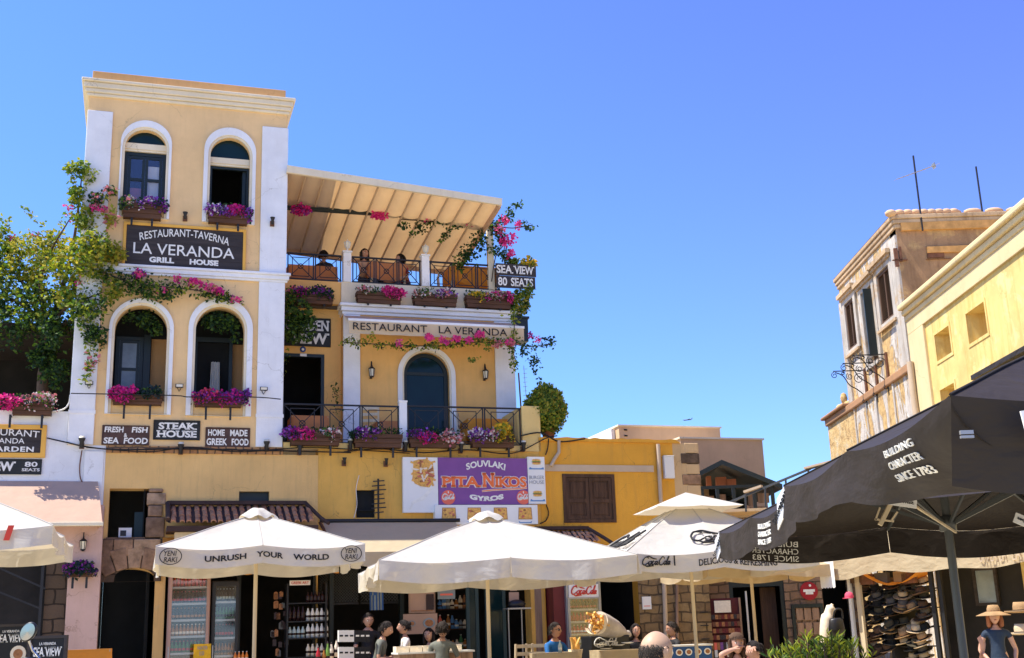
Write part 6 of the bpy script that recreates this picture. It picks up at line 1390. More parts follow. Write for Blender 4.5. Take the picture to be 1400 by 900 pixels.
# vines on the pergola
pv = thing('pergola_vine', 'pink flowering vine on the canopy beam and post at the terrace corner', 'vine', tuple(FP(672, 390, WA)))
P2 = lambda l, w=WA+.05: [FP(a, b, w) for a, b in l]
st = MB()
for l in ([(672, 385), (678, 350), (690, 330), (672, 308), (640, 298), (590, 302), (548, 300)], [(672, 308), (700, 312), (728, 308)], [(640, 300), (622, 280), (612, 278)], [(690, 330), (690, 360), (705, 365)]): st.tube(spline(P2(l), 6), .013, 5)
st.build('stem', T['bark'], pv); lv = MB()
for l, n, sp in (([(690, 330), (672, 310), (640, 300), (600, 302), (560, 310)], 520, .07), ([(672, 310), (695, 300), (728, 312)], 200, .07), ([(660, 320), (650, 340), (630, 355)], 420, .12), ([(690, 300), (700, 285), (712, 278)], 90, .05), ([(640, 300), (612, 318), (600, 328)], 120, .05), ([(560, 305), (545, 310)], 40, .04), ([(672, 340), (690, 350), (700, 362)], 200, .09), ([(640, 345), (625, 368)], 150, .08), ([(580, 315), (562, 320)], 50, .04)): trail(lv, P2(l), sp, int(n*1.2), .085, (0, 0, 1), .3)
for (px, py, rx, n, m) in ((411, 287, 17, 260, [4, 4, 7]), (518, 293, 14, 220, [5, 4]), (641, 301, 14, 220, [5, 4]), (616, 282, 6, 40, [5]), (688, 303, 9, 90, [5]), (682, 315, 10, 90, [5, 6]), (692, 330, 12, 160, [5, 4]), (698, 348, 6, 60, [5]), (584, 297, 6, 40, [5]), (709, 308, 5, 40, [5]), (575, 294, 4, 20, [5]), (700, 325, 8, 60, [5])): bloom(lv, FP(px, py, WA+.1), (rx*S_*1.05, .12, 9*S_), n, m, .06)
lv.build('foliage', LM(), pv)
av = thing('awning_vine', 'flowering vine trailing under the lettered veranda awning', 'vine', tuple(FP(700, 480, WA+.7))); WV = WA+.85
st = MB()
for l in ([(700, 470), (650, 468), (600, 473), (540, 472), (470, 468)], [(700, 470), (725, 474), (756, 470)], [(702, 425), (703, 450), (700, 475), (708, 500)]): st.tube(spline(P2(l, WV), 6), .011, 5)
st.build('stem', T['bark'], av); lv = MB()
for l, n, sp, mx in (([(700, 468), (650, 466), (600, 472), (540, 472), (468, 466)], 900, .055, (0, 1, 2, 2)), ([(700, 470), (725, 474), (756, 468)], 240, .06, (0, 0, 1)), ([(700, 478), (725, 485), (738, 498)], 130, .05, (0, 0, 1)), ([(702, 425), (703, 450), (700, 480), (703, 505)], 280, .055, (1, 2)), ([(715, 480), (728, 500), (736, 522)], 80, .03, (0, 0)), ([(670, 470), (660, 485), (640, 494)], 90, .03, (1, 2)), ([(730, 462), (756, 464)], 60, .03, (0,)), ([(500, 466), (512, 455)], 30, .02, (2,))): trail(lv, P2(l, WV), sp, n, .075, mx, .2)
for (px, py, n, m) in ((546, 469, 60, [5, 6]), (586, 461, 100, [5]), (602, 464, 60, [5]), (624, 463, 60, [5]), (640, 465, 60, [5]), (656, 458, 110, [5]), (696, 468, 90, [5, 6]), (726, 459, 24, [5, 7]), (735, 464, 24, [5]), (610, 467, 40, [5]), (680, 470, 50, [6]), (703, 469, 40, [6])): bloom(lv, FP(px, py, WV+.08), (.1, .08, .08), n, m, .05)
lv.build('foliage', LM(), av)
# shrub at the terrace corner and its yellow flowers, dark box below
sh = MB(); clump(sh, FP(711, 415, WA+.1), (15*S_, .28, 24*S_), 1300, .075, (0, 1, 1, 2, 3), -.2, 4); clump(sh, FP(722, 398, WA+.1), (9*S_, .2, 14*S_), 360, .07, (1, 2), -.2, 4)
tag(sh.build('corner_shrub', LM(), org=tuple(FP(711, 437, WA+.1))), 'bushy olive green shrub at the terrace corner below 80 SEATS', 'shrub')
sh = MB(); bloom(sh, FP(722, 362, WA+.05), (14*S_, .2, 12*S_), 520, [0, 0, 1, 2], .06); clump(sh, FP(704, 358, WA+.05), (10*S_, .15, 7*S_), 200, .07, (1, 2), -.2, 4)
tag(sh.build('yellow_flowers', [T['petal_yellow'], T['leaf_light'], T['leaf_mid'], T['leaf_mid']], org=tuple(FP(722, 375, WA+.05))), 'mass of yellow flowers behind the SEA VIEW board', 'flowers')
x, z = F(711, 470, WA); mb = MB(); mb.box(x-.17, x+.16, 1.15, 1.5, z+.02, Z(711, 438, WA)); mb.box(x-.2, x+.19, 1.12, 1.52, Z(711, 438, WA), Z(711, 435, WA)); tag(mb.build('dark_planter', T['frame_dark'], org=(x, 1.3, z)), 'dark square planter hung on the terrace corner below the shrub', 'planter')
# topiary
tp = thing('topiary_tree', 'round clipped green tree in a terracotta pot on the yellow wall', 'tree', tuple(FP(748, 603, -.35)))
def ellip(c, n):
    lv = MB()
    for _ in range(n):
        d = Vector((rnd.gauss(0, 1), rnd.gauss(0, 1), rnd.gauss(0, 1))).normalized(); k = .78+.22*rnd.random()
        zz = d.z; e = Vector((d.x*.48*(1-.22*max(zz, 0)), d.y*.48*(1-.22*max(zz, 0)), zz*.56)); b = 1+.16*noise.noise(e*4.0)+.16*noise.noise(e*9)
        p = c+e*k*b; nn = d+Vector((rnd.gauss(0, .5), rnd.gauss(0, .5), rnd.gauss(0, .5))); lv.leaf(p, Vector((rnd.gauss(0, 1), rnd.gauss(0, 1), rnd.gauss(.6, 1))), rnd.uniform(.05, .1), rnd.choice((1, 1, 2, 2, 3)), .6, nn)
    return lv
c = FP(746, 561, -.35); ellip(c, 5200).build('crown', LM(), tp)
mb = MB(); mb.tube([c-Vector((0, 0, .6)), c], .04, 6); mb.ball(c, .36, 12, 0, (1, 1, 1.1)); mb.build('trunk', T['leaf_dark'], tp)
c2 = FP(750, 598, -.35); mb = MB(); mb.lathe([(0, 0), (.11, 0), (.15, .22), (.165, .22), (.165, .27), (.13, .27), (.12, .2)], 16, tuple(c2-Vector((0, 0, .08)))); mb.build('pot', T['terracotta'], tp)
for px, z_ in ((713, 500), ):
    a, b = FP(713, 556, -1.5), FP(709, 510, -1.5); t = thing('distant_mast', 'thin brown mast behind the balcony end block', 'aerial', tuple(a)); mb = MB(); mb.tube([a-Vector((0, 0, .4)), b], .018, 5); mb.build('mast', T['rust'], t)
    mb = MB()
    for i in range(9): q = FP(718, 505+i*6, -1.5); mb.bar(q-Vector((.05, 0, 0)), q+Vector((.05, 0, .01)), .008)
    mb.tube([FP(716, 500, -1.5), FP(720, 552, -1.5)], .006, 4); mb.build('ladder_wire', T['metal_grey'], t)
# pots on the terrace wall? little plant on the balcony
sp = MB(); trail(sp, [FP(462, 560, -1.0), FP(460, 540, -1), FP(456, 525, -1)], .06, 90, .06, (0, 1)); tag(sp.build('potted_sprig', LM(), org=tuple(FP(462, 575, -1))), 'thin dark sprig on the balcony by the white pilaster', 'plant')

# ================================================================== BALCONY AND TERRACE FURNITURE
def table(label, px, pyt, w, wd, mat, zf, group='tables with cloths', hgt=None, dep=.7):
    x, z = F(px, pyt, w); y = -w; t = thing('table', label, 'table', (x, y, zf), MF, group)
    mb = MB(); mb.box(x-wd/2, x+wd/2, y-dep/2, y+dep/2, z-.025, z); mb.build('tabletop', T['pole_wood'], t)
    for sx in (-1, 1):
        for sy in (-1, 1): mb = MB(); mb.box(x+sx*(wd/2-.06)-.025, x+sx*(wd/2-.06)+.025, y+sy*(dep/2-.06)-.025, y+sy*(dep/2-.06)+.025, zf, z-.026); mb.build('leg', T['pole_wood'], t)
    mb = MB(); h = min(.42, z-zf-.05)
    def cl(u, v):
        a = 2*pi*u; ex = max(-1, min(1, 1.35*cos(a))); ey = max(-1, min(1, 1.35*sin(a)))
        fl = .03*sin(u*2*pi*9)*v; return (x+ex*(wd/2+.012+fl), y+ey*(dep/2+.012+fl), z+.004-h*v*(1+.12*cos(4*a)))
    mb.grid(cl, 72, 4); mb.box(x-wd/2-.01, x+wd/2+.01, y-dep/2-.01, y+dep/2+.01, z+.003, z+.008); tag(mb.build('tablecloth', T[mat], org=(x, y, z-h)), 'cloth over: '+label if 0 else 'tablecloth of the '+label, 'tablecloth'); return t, x, y, z
def chair(label, x, y, z, rz, fr, mat='chair_wood', group='wooden chairs', s=1.0):
    t = thing('chair', label, 'chair', (x, y, z), fr, group); L = Matrix.Translation((x, y, z)) @ Matrix.Rotation(rz, 4, 'Z')
    def part(n, fn):
        mb = MB(); mb.M = L; fn(mb); mb.build(n, T[mat], t)
    part('seat', lambda m: m.box(-.2, .2, -.2, .2, .43, .46))
    for sx in (-1, 1):
        part('leg', lambda m: m.box(sx*.18-.018, sx*.18+.018, -.2, -.165, 0, .43)); part('leg', lambda m: m.bar((sx*.18, .18, 0), (sx*.18, .24, .95), .035, .03))
    def back(m):
        for zz in (.62, .75, .88): m.box(-.165, .165, .205+(zz-.6)*.06, .225+(zz-.6)*.06, zz, zz+.06)
    part('backrest', back); return t
chr_ = lambda lab, px, py, w, rz, z, g='wooden chairs', m='chair_wood': chair(lab, F(px, py, w)[0], -w, z, rz, MF, m, g)
table('small balcony table with orange brown cloth beside the tower', 421, 573, -.75, .75, 'table_cloth', 5.02)
table('balcony table with brown cloth close to the white post', 528, 580, -.9, .5, 'table_cloth', 5.02)
table('balcony table under a bright orange cloth in front of the yellow shrub', 662, 577, -.75, .9, 'orange_cloth', 5.02)
table('terrace table with orange brown cloth near the tower', 425, 370, -2.2, 1.1, 'table_cloth', 8.6)
table('terrace table with brown cloth between the two seated guests', 527, 366, -2.3, .9, 'table_cloth', 8.6)
table('terrace table under a bright orange cloth at the canopy post', 643, 371, -2.2, 1.2, 'orange_cloth', 8.6)
chr_('plain wooden chair behind the balcony railing near the white pilaster', 508, 560, -.75, 2.8, 5.02)
chr_('plain wooden chair at the orange balcony table', 640, 575, -.9, 1.2, 5.02)
chr_('terrace chair with orange cushion near the canopy post', 612, 372, -2.3, 1.4, 8.6)
# far plane in the sky
a = ray(940, 574).normalized(); c = CAM+a*1500; t = thing('airliner', 'tiny distant airliner in the sky above the flat roofs', 'aircraft', tuple(c), MW)
mb = MB(); mb.tube([c+Vector((-6, 0, 0)), c+Vector((-4, 0, -.4)), c+Vector((4, 0, .2)), c+Vector((6, 0, .8))], [.3, .8, .75, .2], 8); mb.build('body', T['metal_grey'], t)
mb = MB(); mb.add([c+Vector((-1.5, 0, -.2)), c+Vector((1, 0, -.2)), c+Vector((2.5, 6, .4)), c+Vector((1.8, 6, .4))], [(0, 1, 2, 3)]); mb.add([c+Vector((-1.5, 0, -.3)), c+Vector((1, 0, -.3)), c+Vector((2.5, -6, .3)), c+Vector((1.8, -6, .3))], [(0, 1, 2, 3)]); mb.add([c+Vector((4.2, 0, .5)), c+Vector((6, 0, .7)), c+Vector((6.5, 0, 2.4)), c+Vector((5.7, 0, 2.4))], [(0, 1, 2, 3)]); mb.build('wing', T['metal_grey'], t)
# ================================================================== GROUND FLOOR GOODS
def pl(fr, px, py, y=0.0):
    """pixel -> (x, z) on the plane y of any upright frame"""
    o = fr @ Vector((0, y, 0)); n = (fr.to_3x3() @ Vector((0, 1, 0))); d = ray(px, py); q = CAM+d*((o-CAM).dot(n)/d.dot(n)); l = fr.inverted() @ q; return l.x, l.z
BOT = {}
def bottle(label, x, y, z, mat, capm, h=.24, r=.032, fr=MF, group='bottles and cans in the coolers'):
    k = (mat, capm, round(h, 3), round(r, 3))
    if k not in BOT:
        mb = MB(); mb.lathe([(0, 0), (r, 0), (r, h*.55), (r*.95, h*.62), (r*.4, h*.82), (r*.38, h*.93)], 10, mi=0); mb.lathe([(r*.42, h*.93), (r*.42, h), (0, h)], 8, mi=1); mb.lathe([(r*1.01, h*.24), (r*1.01, h*.42)], 10, mi=2)
        o = mb.build('bottle', [T[mat], T[capm], T[capm]], fr=MW); o.matrix_world = fr @ Matrix.Translation((x, y, z)); BOT[k] = o
    else: o = copy_tree(BOT[k], fr @ Matrix.Translation((x, y, z)))
    return tag(o, label, 'bottle', group)
def cooler(label, blab, px0, px1, pyt, w, fm, cols, header=None, nsh=4, dep=.6, per=8, hm='letter_white', ht=None, back='drink_dark', gap=.30):
    x0, x1 = X(px0, 840, w), X(px1, 840, w); zt = Z((px0+px1)/2, pyt, w); y = -w
    t = thing('drinks_cooler', label, 'cooler', ((x0+x1)/2, y, 0.02)); f = .06
    mb = MB(); mb.box(x0, x0+f, y, y+dep, .1, zt); mb.box(x1-f, x1, y, y+dep, .1, zt); mb.box(x0+f, x1-f, y, y+dep, zt-.08, zt); mb.box(x0+f, x1-f, y+dep-.05, y+dep, .1, zt-.08); mb.box(x0, x1, y, y+dep, .02, .1); mb.build('body', T[fm], t, bevel=.01)
    mb = MB(); mb.box(x0+f, x1-f, y+dep-.06, y+dep-.051, .1, zt-.09); mb.build('back_panel', T[back], t)
    zt2 = zt-.08
    if header:
        hz = zt-.36; mb = MB(); mb.box(x0+f, x1-f, y-.02, y+.05, hz, zt-.085); hd = mb.build('header', T[hm], t); mb = MB(); cola(mb, x0+f+.04, x1-f-.05, hz+.05, zt-.12, y-.026, .014); mb.build('emblem', T['letter_red'], hd); zt2 = hz
    step = gap
    for k in range(nsh):
        z = zt2-step*(k+1)+.01
        if z < .1: break
        mb = MB(); mb.box(x0+f+.005, x1-f-.005, y+.06, y+dep-.07, z-.015, z); mb.box(x0+f+.005, x1-f-.005, y+.05, y+.059, z-.02, z+.02); mb.build('shelf', T['metal_grey'], t)
        m, c = cols[k % len(cols)]
        for i in range(per):
            xx = x0+f+.05+(x1-x0-2*f-.1)*i/(per-1); bottle(blab, xx, y+.12, z+.001, m, c, gap*.78, .5*(x1-x0-2*f-.1)/(per-1)*.92)
    mb = MB(); mb.plate(rect(x0+.02, x1-.02, .12, zt-.02 if not header else zt2+.012), [rect(x0+.07, x1-.07, .2, zt2-.02)], y-.03, y-.008); d = mb.build('door', T[fm], t); mb = MB(); mb.box(x0+.07, x1-.07, y-.02, y-.016, .2, zt2-.02); mb.build('glass', T['glass_clear'], d)
    mb = MB(); mb.box(x0+.03, x0+.05, y-.06, y-.031, .8, 1.2); mb.build('handle', T['metal_grey'], d); return t
M('drink_red', (.42, .02, .03), .3, .1); M('drink_dark', (.03, .012, .012), .2, .1); M('drink_green', (.05, .16, .05), .3, .1); M('drink_orange', (.75, .22, .03), .3, .1); M('drink_clear', (.42, .52, .52), .2, .1); M('drink_amber', (.35, .14, .03), .25, .1); M('cooler_pink', (.42, .26, .20), .5, .1)
cooler('tall pinkish drinks cooler with red and dark bottles under the lettered parasol', 'bottle standing in the pinkish drinks cooler', 229, 287, 776, .25, 'cooler_pink', [('drink_red', 'drink_red'), ('drink_dark', 'drink_red'), ('drink_dark', 'drink_amber'), ('drink_amber', 'food_pale'), ('drink_green', 'drink_red')], nsh=5, per=9)
cooler('narrow black drinks cooler with dim bottles beside the pinkish one', 'bottle standing in the narrow black cooler', 289, 327, 794, .2, 'black_plastic', [('drink_dark', 'drink_clear'), ('drink_green', 'drink_dark'), ('drink_dark', 'drink_red'), ('drink_amber', 'drink_dark')], nsh=4, per=6, back='drink_dark', gap=.33)
cooler('grey fridge with red script header and packed shelves in the shop', 'bottle standing in the grey fridge with the red script header', 775, 823, 793, .5, 'metal_grey', [('drink_dark', 'drink_red'), ('drink_red', 'drink_red'), ('drink_red', 'metal_white'), ('drink_clear', 'drink_green'), ('drink_orange', 'drink_orange')], header=True, nsh=5, per=8, back='glass_pale', gap=.245)
x0, x1 = X(757, 830, .4), X(773, 830, .4); mb = MB(); mb.box(x0, x1, -.4, .1, .02, Z(765, 790, .4)); mb.box(x0+.03, x1-.03, -.41, -.401, 1.15, 1.25); mb.box(x0+.03, x1-.03, -.41, -.401, 1.6, 1.66); tag(mb.build('red_cabinet', M('cabinet_red', (.14, .02, .02), .5, .2), org=((x0+x1)/2, -.4, .02)), 'slim dark red cabinet beside the grey fridge', 'cabinet')
x0, x1, z0, z1 = X(162, 728), X(180, 728), Z(170, 736), Z(170, 721); mb = MB(); mb.box(x0, x1, .12, .35, z0, z1); mb.box(x0+.03, x1-.1, .112, .119, z0+.05, z1-.05, 1); tag(mb.build('cooling_unit', [T['sign_white'], T['drink_dark']], org=(x0, .12, z0)), 'small white cooling unit in the dark opening over the stone arch', 'cooling unit')
x0, x1, z0, z1 = X(183, 720), X(197, 720), Z(190, 735), Z(190, 699); mb = MB(); mb.box(x0, x1, .15, .5, z0, z1); tag(mb.build('dark_cabinet', M('teal_dark', (.012, .03, .035), .6), org=(x0, .15, z0), bevel=.01), 'dark teal cabinet in the opening over the stone arch', 'cabinet')
# yellow water card
x0, x1, z0, z1 = FR((265, 881), (288, 901), 1.0); o = board('price_card', 'small yellow card in front of the drinks coolers', 'sign', x0, x1, z0-.02, z1, -1.0, 'petal_yellow', 0); letters(o, [('WATER', x0+.06, x1-.06, z1-.10, z1-.04, dict(bold=.0)), ('0.50', x0+.1, x1-.12, z1-.2, z1-.13, dict(bold=.0))], -1.02, 'letter_grey')
mb = MB(); mb.box((x0+x1)/2-.015, (x0+x1)/2+.015, -.99, -.97, 0.004, z0); mb.build('stake', T['pole_wood'], o)
# crates of orange bottles
for k in range(3):
    z = .3+k*.28; x0 = X(319, 880, .35); t = thing('snack_shelf', 'small wire shelf of orange bottles beside the black cooler, %s' % ('lowest', 'middle one', 'topmost')[k], 'shelf', (x0+.12, -.3, z)); mb = MB(); mb.box(x0, x0+.3, -.4, -.1, z, z+.015); mb.build('shelf', T['iron'], t)
    for i in range(4): bottle('orange bottle on a wire shelf beside the black cooler', x0+.04+i*.07, -.34, z+.016, 'drink_orange', 'metal_white', .2, .03)
# shelf rack with white tins
x0, x1 = X(392, 840, .3), X(447, 840, .3); t = thing('shop_rack', 'dark shelf rack with white tins behind the lettered parasol', 'rack', ((x0+x1)/2, -.3, .02)); mb = MB()
for xx in (x0, x1-.03): mb.box(xx, xx+.03, -.3, .1, .02, 2.3)
mb.build('upright', T['iron'], t)
for k, py in enumerate((849, 872, 824, 898)):
    z = Z(420, py, .3); mb = MB(); mb.box(x0+.031, x1-.031, -.3, .1, z-.02, z); mb.build('shelf', T['iron'], t)
tin = None
for (py, a, b, n, m, hh) in ((849, 421, 446, 5, 'metal_white', .2), (872, 421, 446, 5, 'metal_white', .22), (898, 421, 446, 5, 'food_pale', .2), (849, 396, 414, 4, 'drink_dark', .22), (872, 396, 414, 4, 'drink_clear', .18), (824, 421, 446, 6, 'drink_dark', .16)):
    for i in range(n): bottle('small container on the dark shelf rack', X(a+(b-a)*i/(n-1), py, .2), -.2, Z(420, py, .3)+.001, m, 'drink_dark', hh*1.25, .04, group='containers on the dark rack')
x0, x1, z0, z1 = FR((396, 794), (424, 800), .35); o = board('shop_sign', 'narrow white strip sign hung above the dark shelf rack', 'sign', x0, x1, z0, z1, -.35, 'sign_white', 0); letters(o, [('GREEK ART', x0+.03, x1-.03, z0+.02, z1-.02, dict(bold=.0))], -.37, 'letter_red')
M('felt_g', (.12, .12, .11), .8)
# goods hanging in the dark shop: jars, souvenirs
q = random.Random(3)
for i in range(26):
    px, py = q.uniform(372, 392), 815+(i//4)*13+q.uniform(-2, 2); x, z = F(px, py, .1); mb = MB(); mb.box(x-.035, x+.035, -.11, -.09, z-.06*q.uniform(.6, 1.3), z+.05); mb.ball((x, -.1, z+.05), .03, 6, 0, (1, .4, .6)); tag(mb.build('souvenir', T[q.choice(['felt_g', 'drink_dark', 'drink_dark', 'food_brown'])], org=(x, -.1, z)), 'little souvenir hanging in the dim shop doorway beside the rack', 'souvenir', 'souvenirs in the dim doorway')
# stacked cartons
for k, (px, py, m) in enumerate([(px, py, m) for py in (896, 873) for px, m in ((466, 'metal_white'), (473, 'metal_white'), (480, 'metal_white'), (488, 'ink'), (495, 'ink'), (502, 'ink'))]):
    x, z = F(px, py, 2.2); mb = MB(); mb.box(x-.045, x+.045, -2.25, -2.12, z-.06, z+.14); mb.box(x-.03, x+.03, -2.255, -2.251, z+.03, z+.06, 1)
    tag(mb.build('carton', [T[m], T['letter_white' if m == 'ink' else 'ink']], org=(x, -2.2, z-.06)), ('white carton standing in the stacked row by the shop counter' if m == 'metal_white' else 'black carton standing in the stacked row by the shop counter'), 'carton', 'cartons stacked at the shop')
x0, x1 = X(458, 900, 2.3), X(548, 900, 2.3); z = Z(480, 899, 2.2)-.065
t = thing('display_table', 'low display table carrying the cartons in front of the shop', 'table', ((x0+x1)/2, -2.1, 0)); mb = MB(); mb.box(x0, x1, -2.4, -1.8, z-.03, z); mb.build('tabletop', T['grey_wood'], t)
for xx in (x0+.03, x1-.06):
    for yy in (-2.38, -1.85): mb = MB(); mb.box(xx, xx+.03, yy, yy+.03, 0.004, z-.031); mb.build('leg', T['grey_wood'], t)
for px, py, h, m in ((448, 893, .42, 'food_green'), (453, 885, .3, 'food_pale'), (443, 890, .26, 'drink_amber'), (435, 890, .3, 'drink_red'), (460, 880, .3, 'food_pale')):
    x, z_ = F(px, 905, 1.9); bottle('tall bottle at the end of the carton row', x, -1.9, Z(px, py+18, 1.9), m, 'drink_dark', h, .04, group='bottles by the cartons')
# dim shop doors, lattice shutters and shelves behind the guests
for (a, b, lab) in ((638, 655, 'dim teal framed shop door leaf just behind the plain parasol pole'), (664, 692, 'wide dim teal framed shop door behind the low counter')):
    x0, x1 = X(a, 850, -.3), X(b, 850, -.3); t = thing('shop_door', lab, 'door', ((x0+x1)/2, .35, .02)); mb = MB(); mb.plate(rect(x0, x1, .021, 2.5), [rect(x0+.07, x1-.07, .5, 2.4)], .3, .36); mb.build('frame', M('teal_frame', (.03, .06, .06), .5), t); mb = MB(); mb.box(x0+.07, x1-.07, .32, .33, .5, 2.4); mb.build('pane', T['glass_dark'], t)
for (a, b, lab) in ((437, 490, 'dark lattice shutter folded above the carton row'), (493, 552, 'dark lattice shutter behind the small striped flag')):
    x0, x1 = X(a, 800, -.5), X(b, 800, -.5); t = thing('lattice_shutter', lab, 'shutter', ((x0+x1)/2, .5, 1.9)); mb = MB(); n = 14
    for i in range(-7, n): 
        xa = x0+(x1-x0)*i/n; d = .6; mb.bar((max(x0, xa), .5, 1.95+max(0, x0-xa)), (min(x1, xa+d), .5, 1.95+min(d, x1-xa)), .014); mb.bar((max(x0, xa), .51, 2.55-max(0, x0-xa)), (min(x1, xa+d), .51, 2.55-min(d, x1-xa)), .014)
    mb.build('lattice', M('lattice_grey', (.06, .065, .065), .6), t); mb = MB(); mb.box(x0, x1, .48, .54, 2.56, 2.6); mb.box(x0, x1, .48, .54, 1.9, 1.94); mb.build('rail', T['iron'], t)
q = random.Random(31)
x0, x1 = X(600, 850, -1.5), X(640, 850, -1.5); t = thing('stock_shelf', 'dim shelf of mixed goods deep in the shop behind the man in grey', 'shelf', ((x0+x1)/2, 1.6, .02)); mb = MB()
for k in range(5): mb.box(x0, x1, 1.5, 1.9, .5+k*.42, .52+k*.42)
mb.build('shelf', T['shutter_wood'], t)
for k in range(5):
    for i in range(7):
        xx = x0+.05+(x1-x0-.1)*i/6; h = q.uniform(.14, .32); m = q.choice(['food_brown', 'drink_amber', 'glass_pale', 'coral', 'food_pale', 'ribbon_blue', 'drink_green']); bottle('mixed item on the dim stock shelf deep in the shop', xx, 1.6, .521+k*.42, m, q.choice(['food_pale', 'drink_dark']), round(h, 1), .05, group='goods on the dim stock shelf')
# Greek flag
x0, x1, z0, z1 = FR((505, 803), (524, 834), .15); t = thing('greek_flag', 'small blue and white Greek flag hanging in the dark shop', 'flag', ((x0+x1)/2, -.15, z0)); mb = MB(); nb = 9; wd = x1-x0
def fl(x, z): return (x+.03*(z1-z)*.5, -.15-.012*sin(x*40), z)
M('flag_blue', (.03, .09, .26), .7)
for i in range(nb):
    a, b = x0+wd*i/nb, x0+wd*(i+1)/nb; mb.grid(lambda u, v: fl(a+(b-a)*u, z0+(z1-z0)*v), 1, 8, i % 2)
mb.build('cloth', [T['flag_blue'], T['glass_pale']], t)
mb = MB(); a = x0; mb.box(a+.01, x0+wd*.55, -.172, -.168, z1-.16, z1-.002); cn = mb.build('canton', T['flag_blue'], t); mb = MB(); mb.box(a+.05, a+.075, -.176, -.173, z1-.16, z1-.002); mb.box(a+.01, x0+wd*.55, -.178, -.1765, z1-.09, z1-.07); mb.build('cross', T['glass_pale'], cn)
# menu boards in the shop
M('menu_paper', (.42, .27, .19), .7, .1)
x0, x1, z0, z1 = FR((558, 788), (595, 838), .6); o = board('menu_board', 'pale pinkish menu panel with small pictures hanging in the shop', 'poster', x0, x1, z0, z1, -.6, 'menu_paper', .01, 'grey_wood', .012); mb = MB(); mb.box(x0+.35, x1-.03, -.63, -.615, z0+.06, z0+.36, 0); mb.box(x0+.05, x0+.3, -.63, -.615, z0+.42, z0+.44, 1); mb.box(x0+.05, x1-.05, -.63, -.615, z0+.04, z0+.055, 1); mb.ball((x1-.12, -.62, z0+.45), .06, 10, 2, (1, .1, .6)); mb.build('picture', [T['drink_dark'], T['food_brown'], T['food_green']], o)
x0, x1, z0, z1 = FR((551, 840), (598, 866), .62); o = board('menu_board', 'lower pinkish menu panel with round dish pictures in the shop', 'poster', x0, x1, z0, z1, -.62, 'menu_paper', 0); mb = MB()
for fx_, r in ((.25, .07), (.75, .12)):
    cx_ = x0+(x1-x0)*fx_; mb.plate([(cx_+r*cos(2*pi*i/18), z0+.2+r*.8*sin(2*pi*i/18)) for i in range(18)], [], -.655, -.64, 0); mb.plate([(cx_+r*.7*cos(2*pi*i/18), z0+.2+r*.56*sin(2*pi*i/18)) for i in range(18)], [], -.66, -.656, 1)
mb.build('picture', [T['glass_pale'], T['food_brown']], o)
for (a, b, c_, d, lab) in ((598, 789, 634, 798, 'grey strip sign over the dark counter beside the menu panel'), (598, 807, 622, 819, 'tilted pale price sheet below the grey strip sign')):
    x0, x1, z0, z1 = FR((a, b), (c_, d), .5); mb = MB(); mb.box(x0, x1, -.52, -.5, z0, z1); mb.box(x0+.05, x1-.05, -.525, -.521, z0+(z1-z0)*.4, z0+(z1-z0)*.6, 1); tag(mb.build('price_sheet', [T['glass_pale'], T['coral']], org=(x0, -.5, z0)), lab, 'sign')
for (a, b, c_, d, lab) in ((697, 794, 707, 808, 'upper, smaller pink notice sheet on the dark door by the wooden post'), (696, 810, 710, 830, 'lower, larger pink notice sheet on the dark door by the wooden post'), (878, 816, 891, 833, 'white notice box on the stone base by the pinkish pipe')):
    w_ = .25 if a < 800 else .05; x0, x1, z0, z1 = FR((a, b), (c_, d), w_); mb = MB(); mb.box(x0, x1, -w_, -w_+.03, z0, z1); mb.box(x0+.03, x1-.03, -w_-.003, -w_-.001, z0+.06, z0+.075, 1); tag(mb.build('notice', [T['menu_paper' if a < 800 else 'sign_white'], T['coral']], org=(x0, -w_, z0)), lab, 'notice')
x0, x1 = X(690, 830, .3), X(722, 830, .3); z = Z(705, 832, .3); t = thing('side_stand', 'small metal stand with black bag in front of the dark door', 'stand', ((x0+x1)/2, -.4, .004)); mb = MB(); mb.box(x0, x1, -.5, -.15, z-.02, z+.01); mb.build('top', T['metal_grey'], t)
for xx in (x0+.02, x1-.2): mb = MB(); mb.box(xx, xx+.02, -.45, -.42, .004, z-.021); mb.build('leg', T['metal_grey'], t)
mb = MB(); mb.ball(((x0+x1)/2, -.33, z+.08), .16, 10, 0, (1.2, .7, .6)); tag(mb.build('black_bag', T['black_plastic'], org=((x0+x1)/2, -.33, z)), 'black bag lying on the small metal stand', 'bag')
mb = MB(); p = [F(660, 860, 2.0), F(668, 820, .6)]
# counter with white boxes at the souvenir shop, in front of the guests
x0, x1 = X(541, 890, 3.0), X(640, 890, 3.0); zc_ = Z(590, 893, 3.0)
t = thing('shop_counter', 'long low counter with cream trays before the shop guests', 'counter', ((x0+x1)/2, -3, 0)); mb = MB(); mb.box(x0, x1, -3.3, -2.8, 0.004, zc_); mb.build('body', T['grey_wood'], t); mb = MB(); mb.box(x0-.03, x1+.03, -3.33, -2.77, zc_+.001, zc_+.03); mb.build('top', T['metal_white'], t)
for px in (548, 566, 584, 602, 620):
    x = X(px, 890, 3.05); mb = MB(); mb.plate(rect(x-.11, x+.11, zc_+.031, zc_+.13), [rect(x-.04, x+.04, zc_+.08, zc_+.105)], -3.2, -3.18); mb.box(x-.11, x+.11, -2.95, -2.93, zc_+.031, zc_+.13); mb.box(x-.11, x-.095, -3.179, -2.951, zc_+.031, zc_+.13); mb.box(x+.095, x+.11, -3.179, -2.951, zc_+.031, zc_+.13); tag(mb.build('tray', T['food_pale'], org=(x, -3.1, zc_+.03)), 'cream plastic tray with hand hole on the long low counter', 'tray', 'trays on the counter')
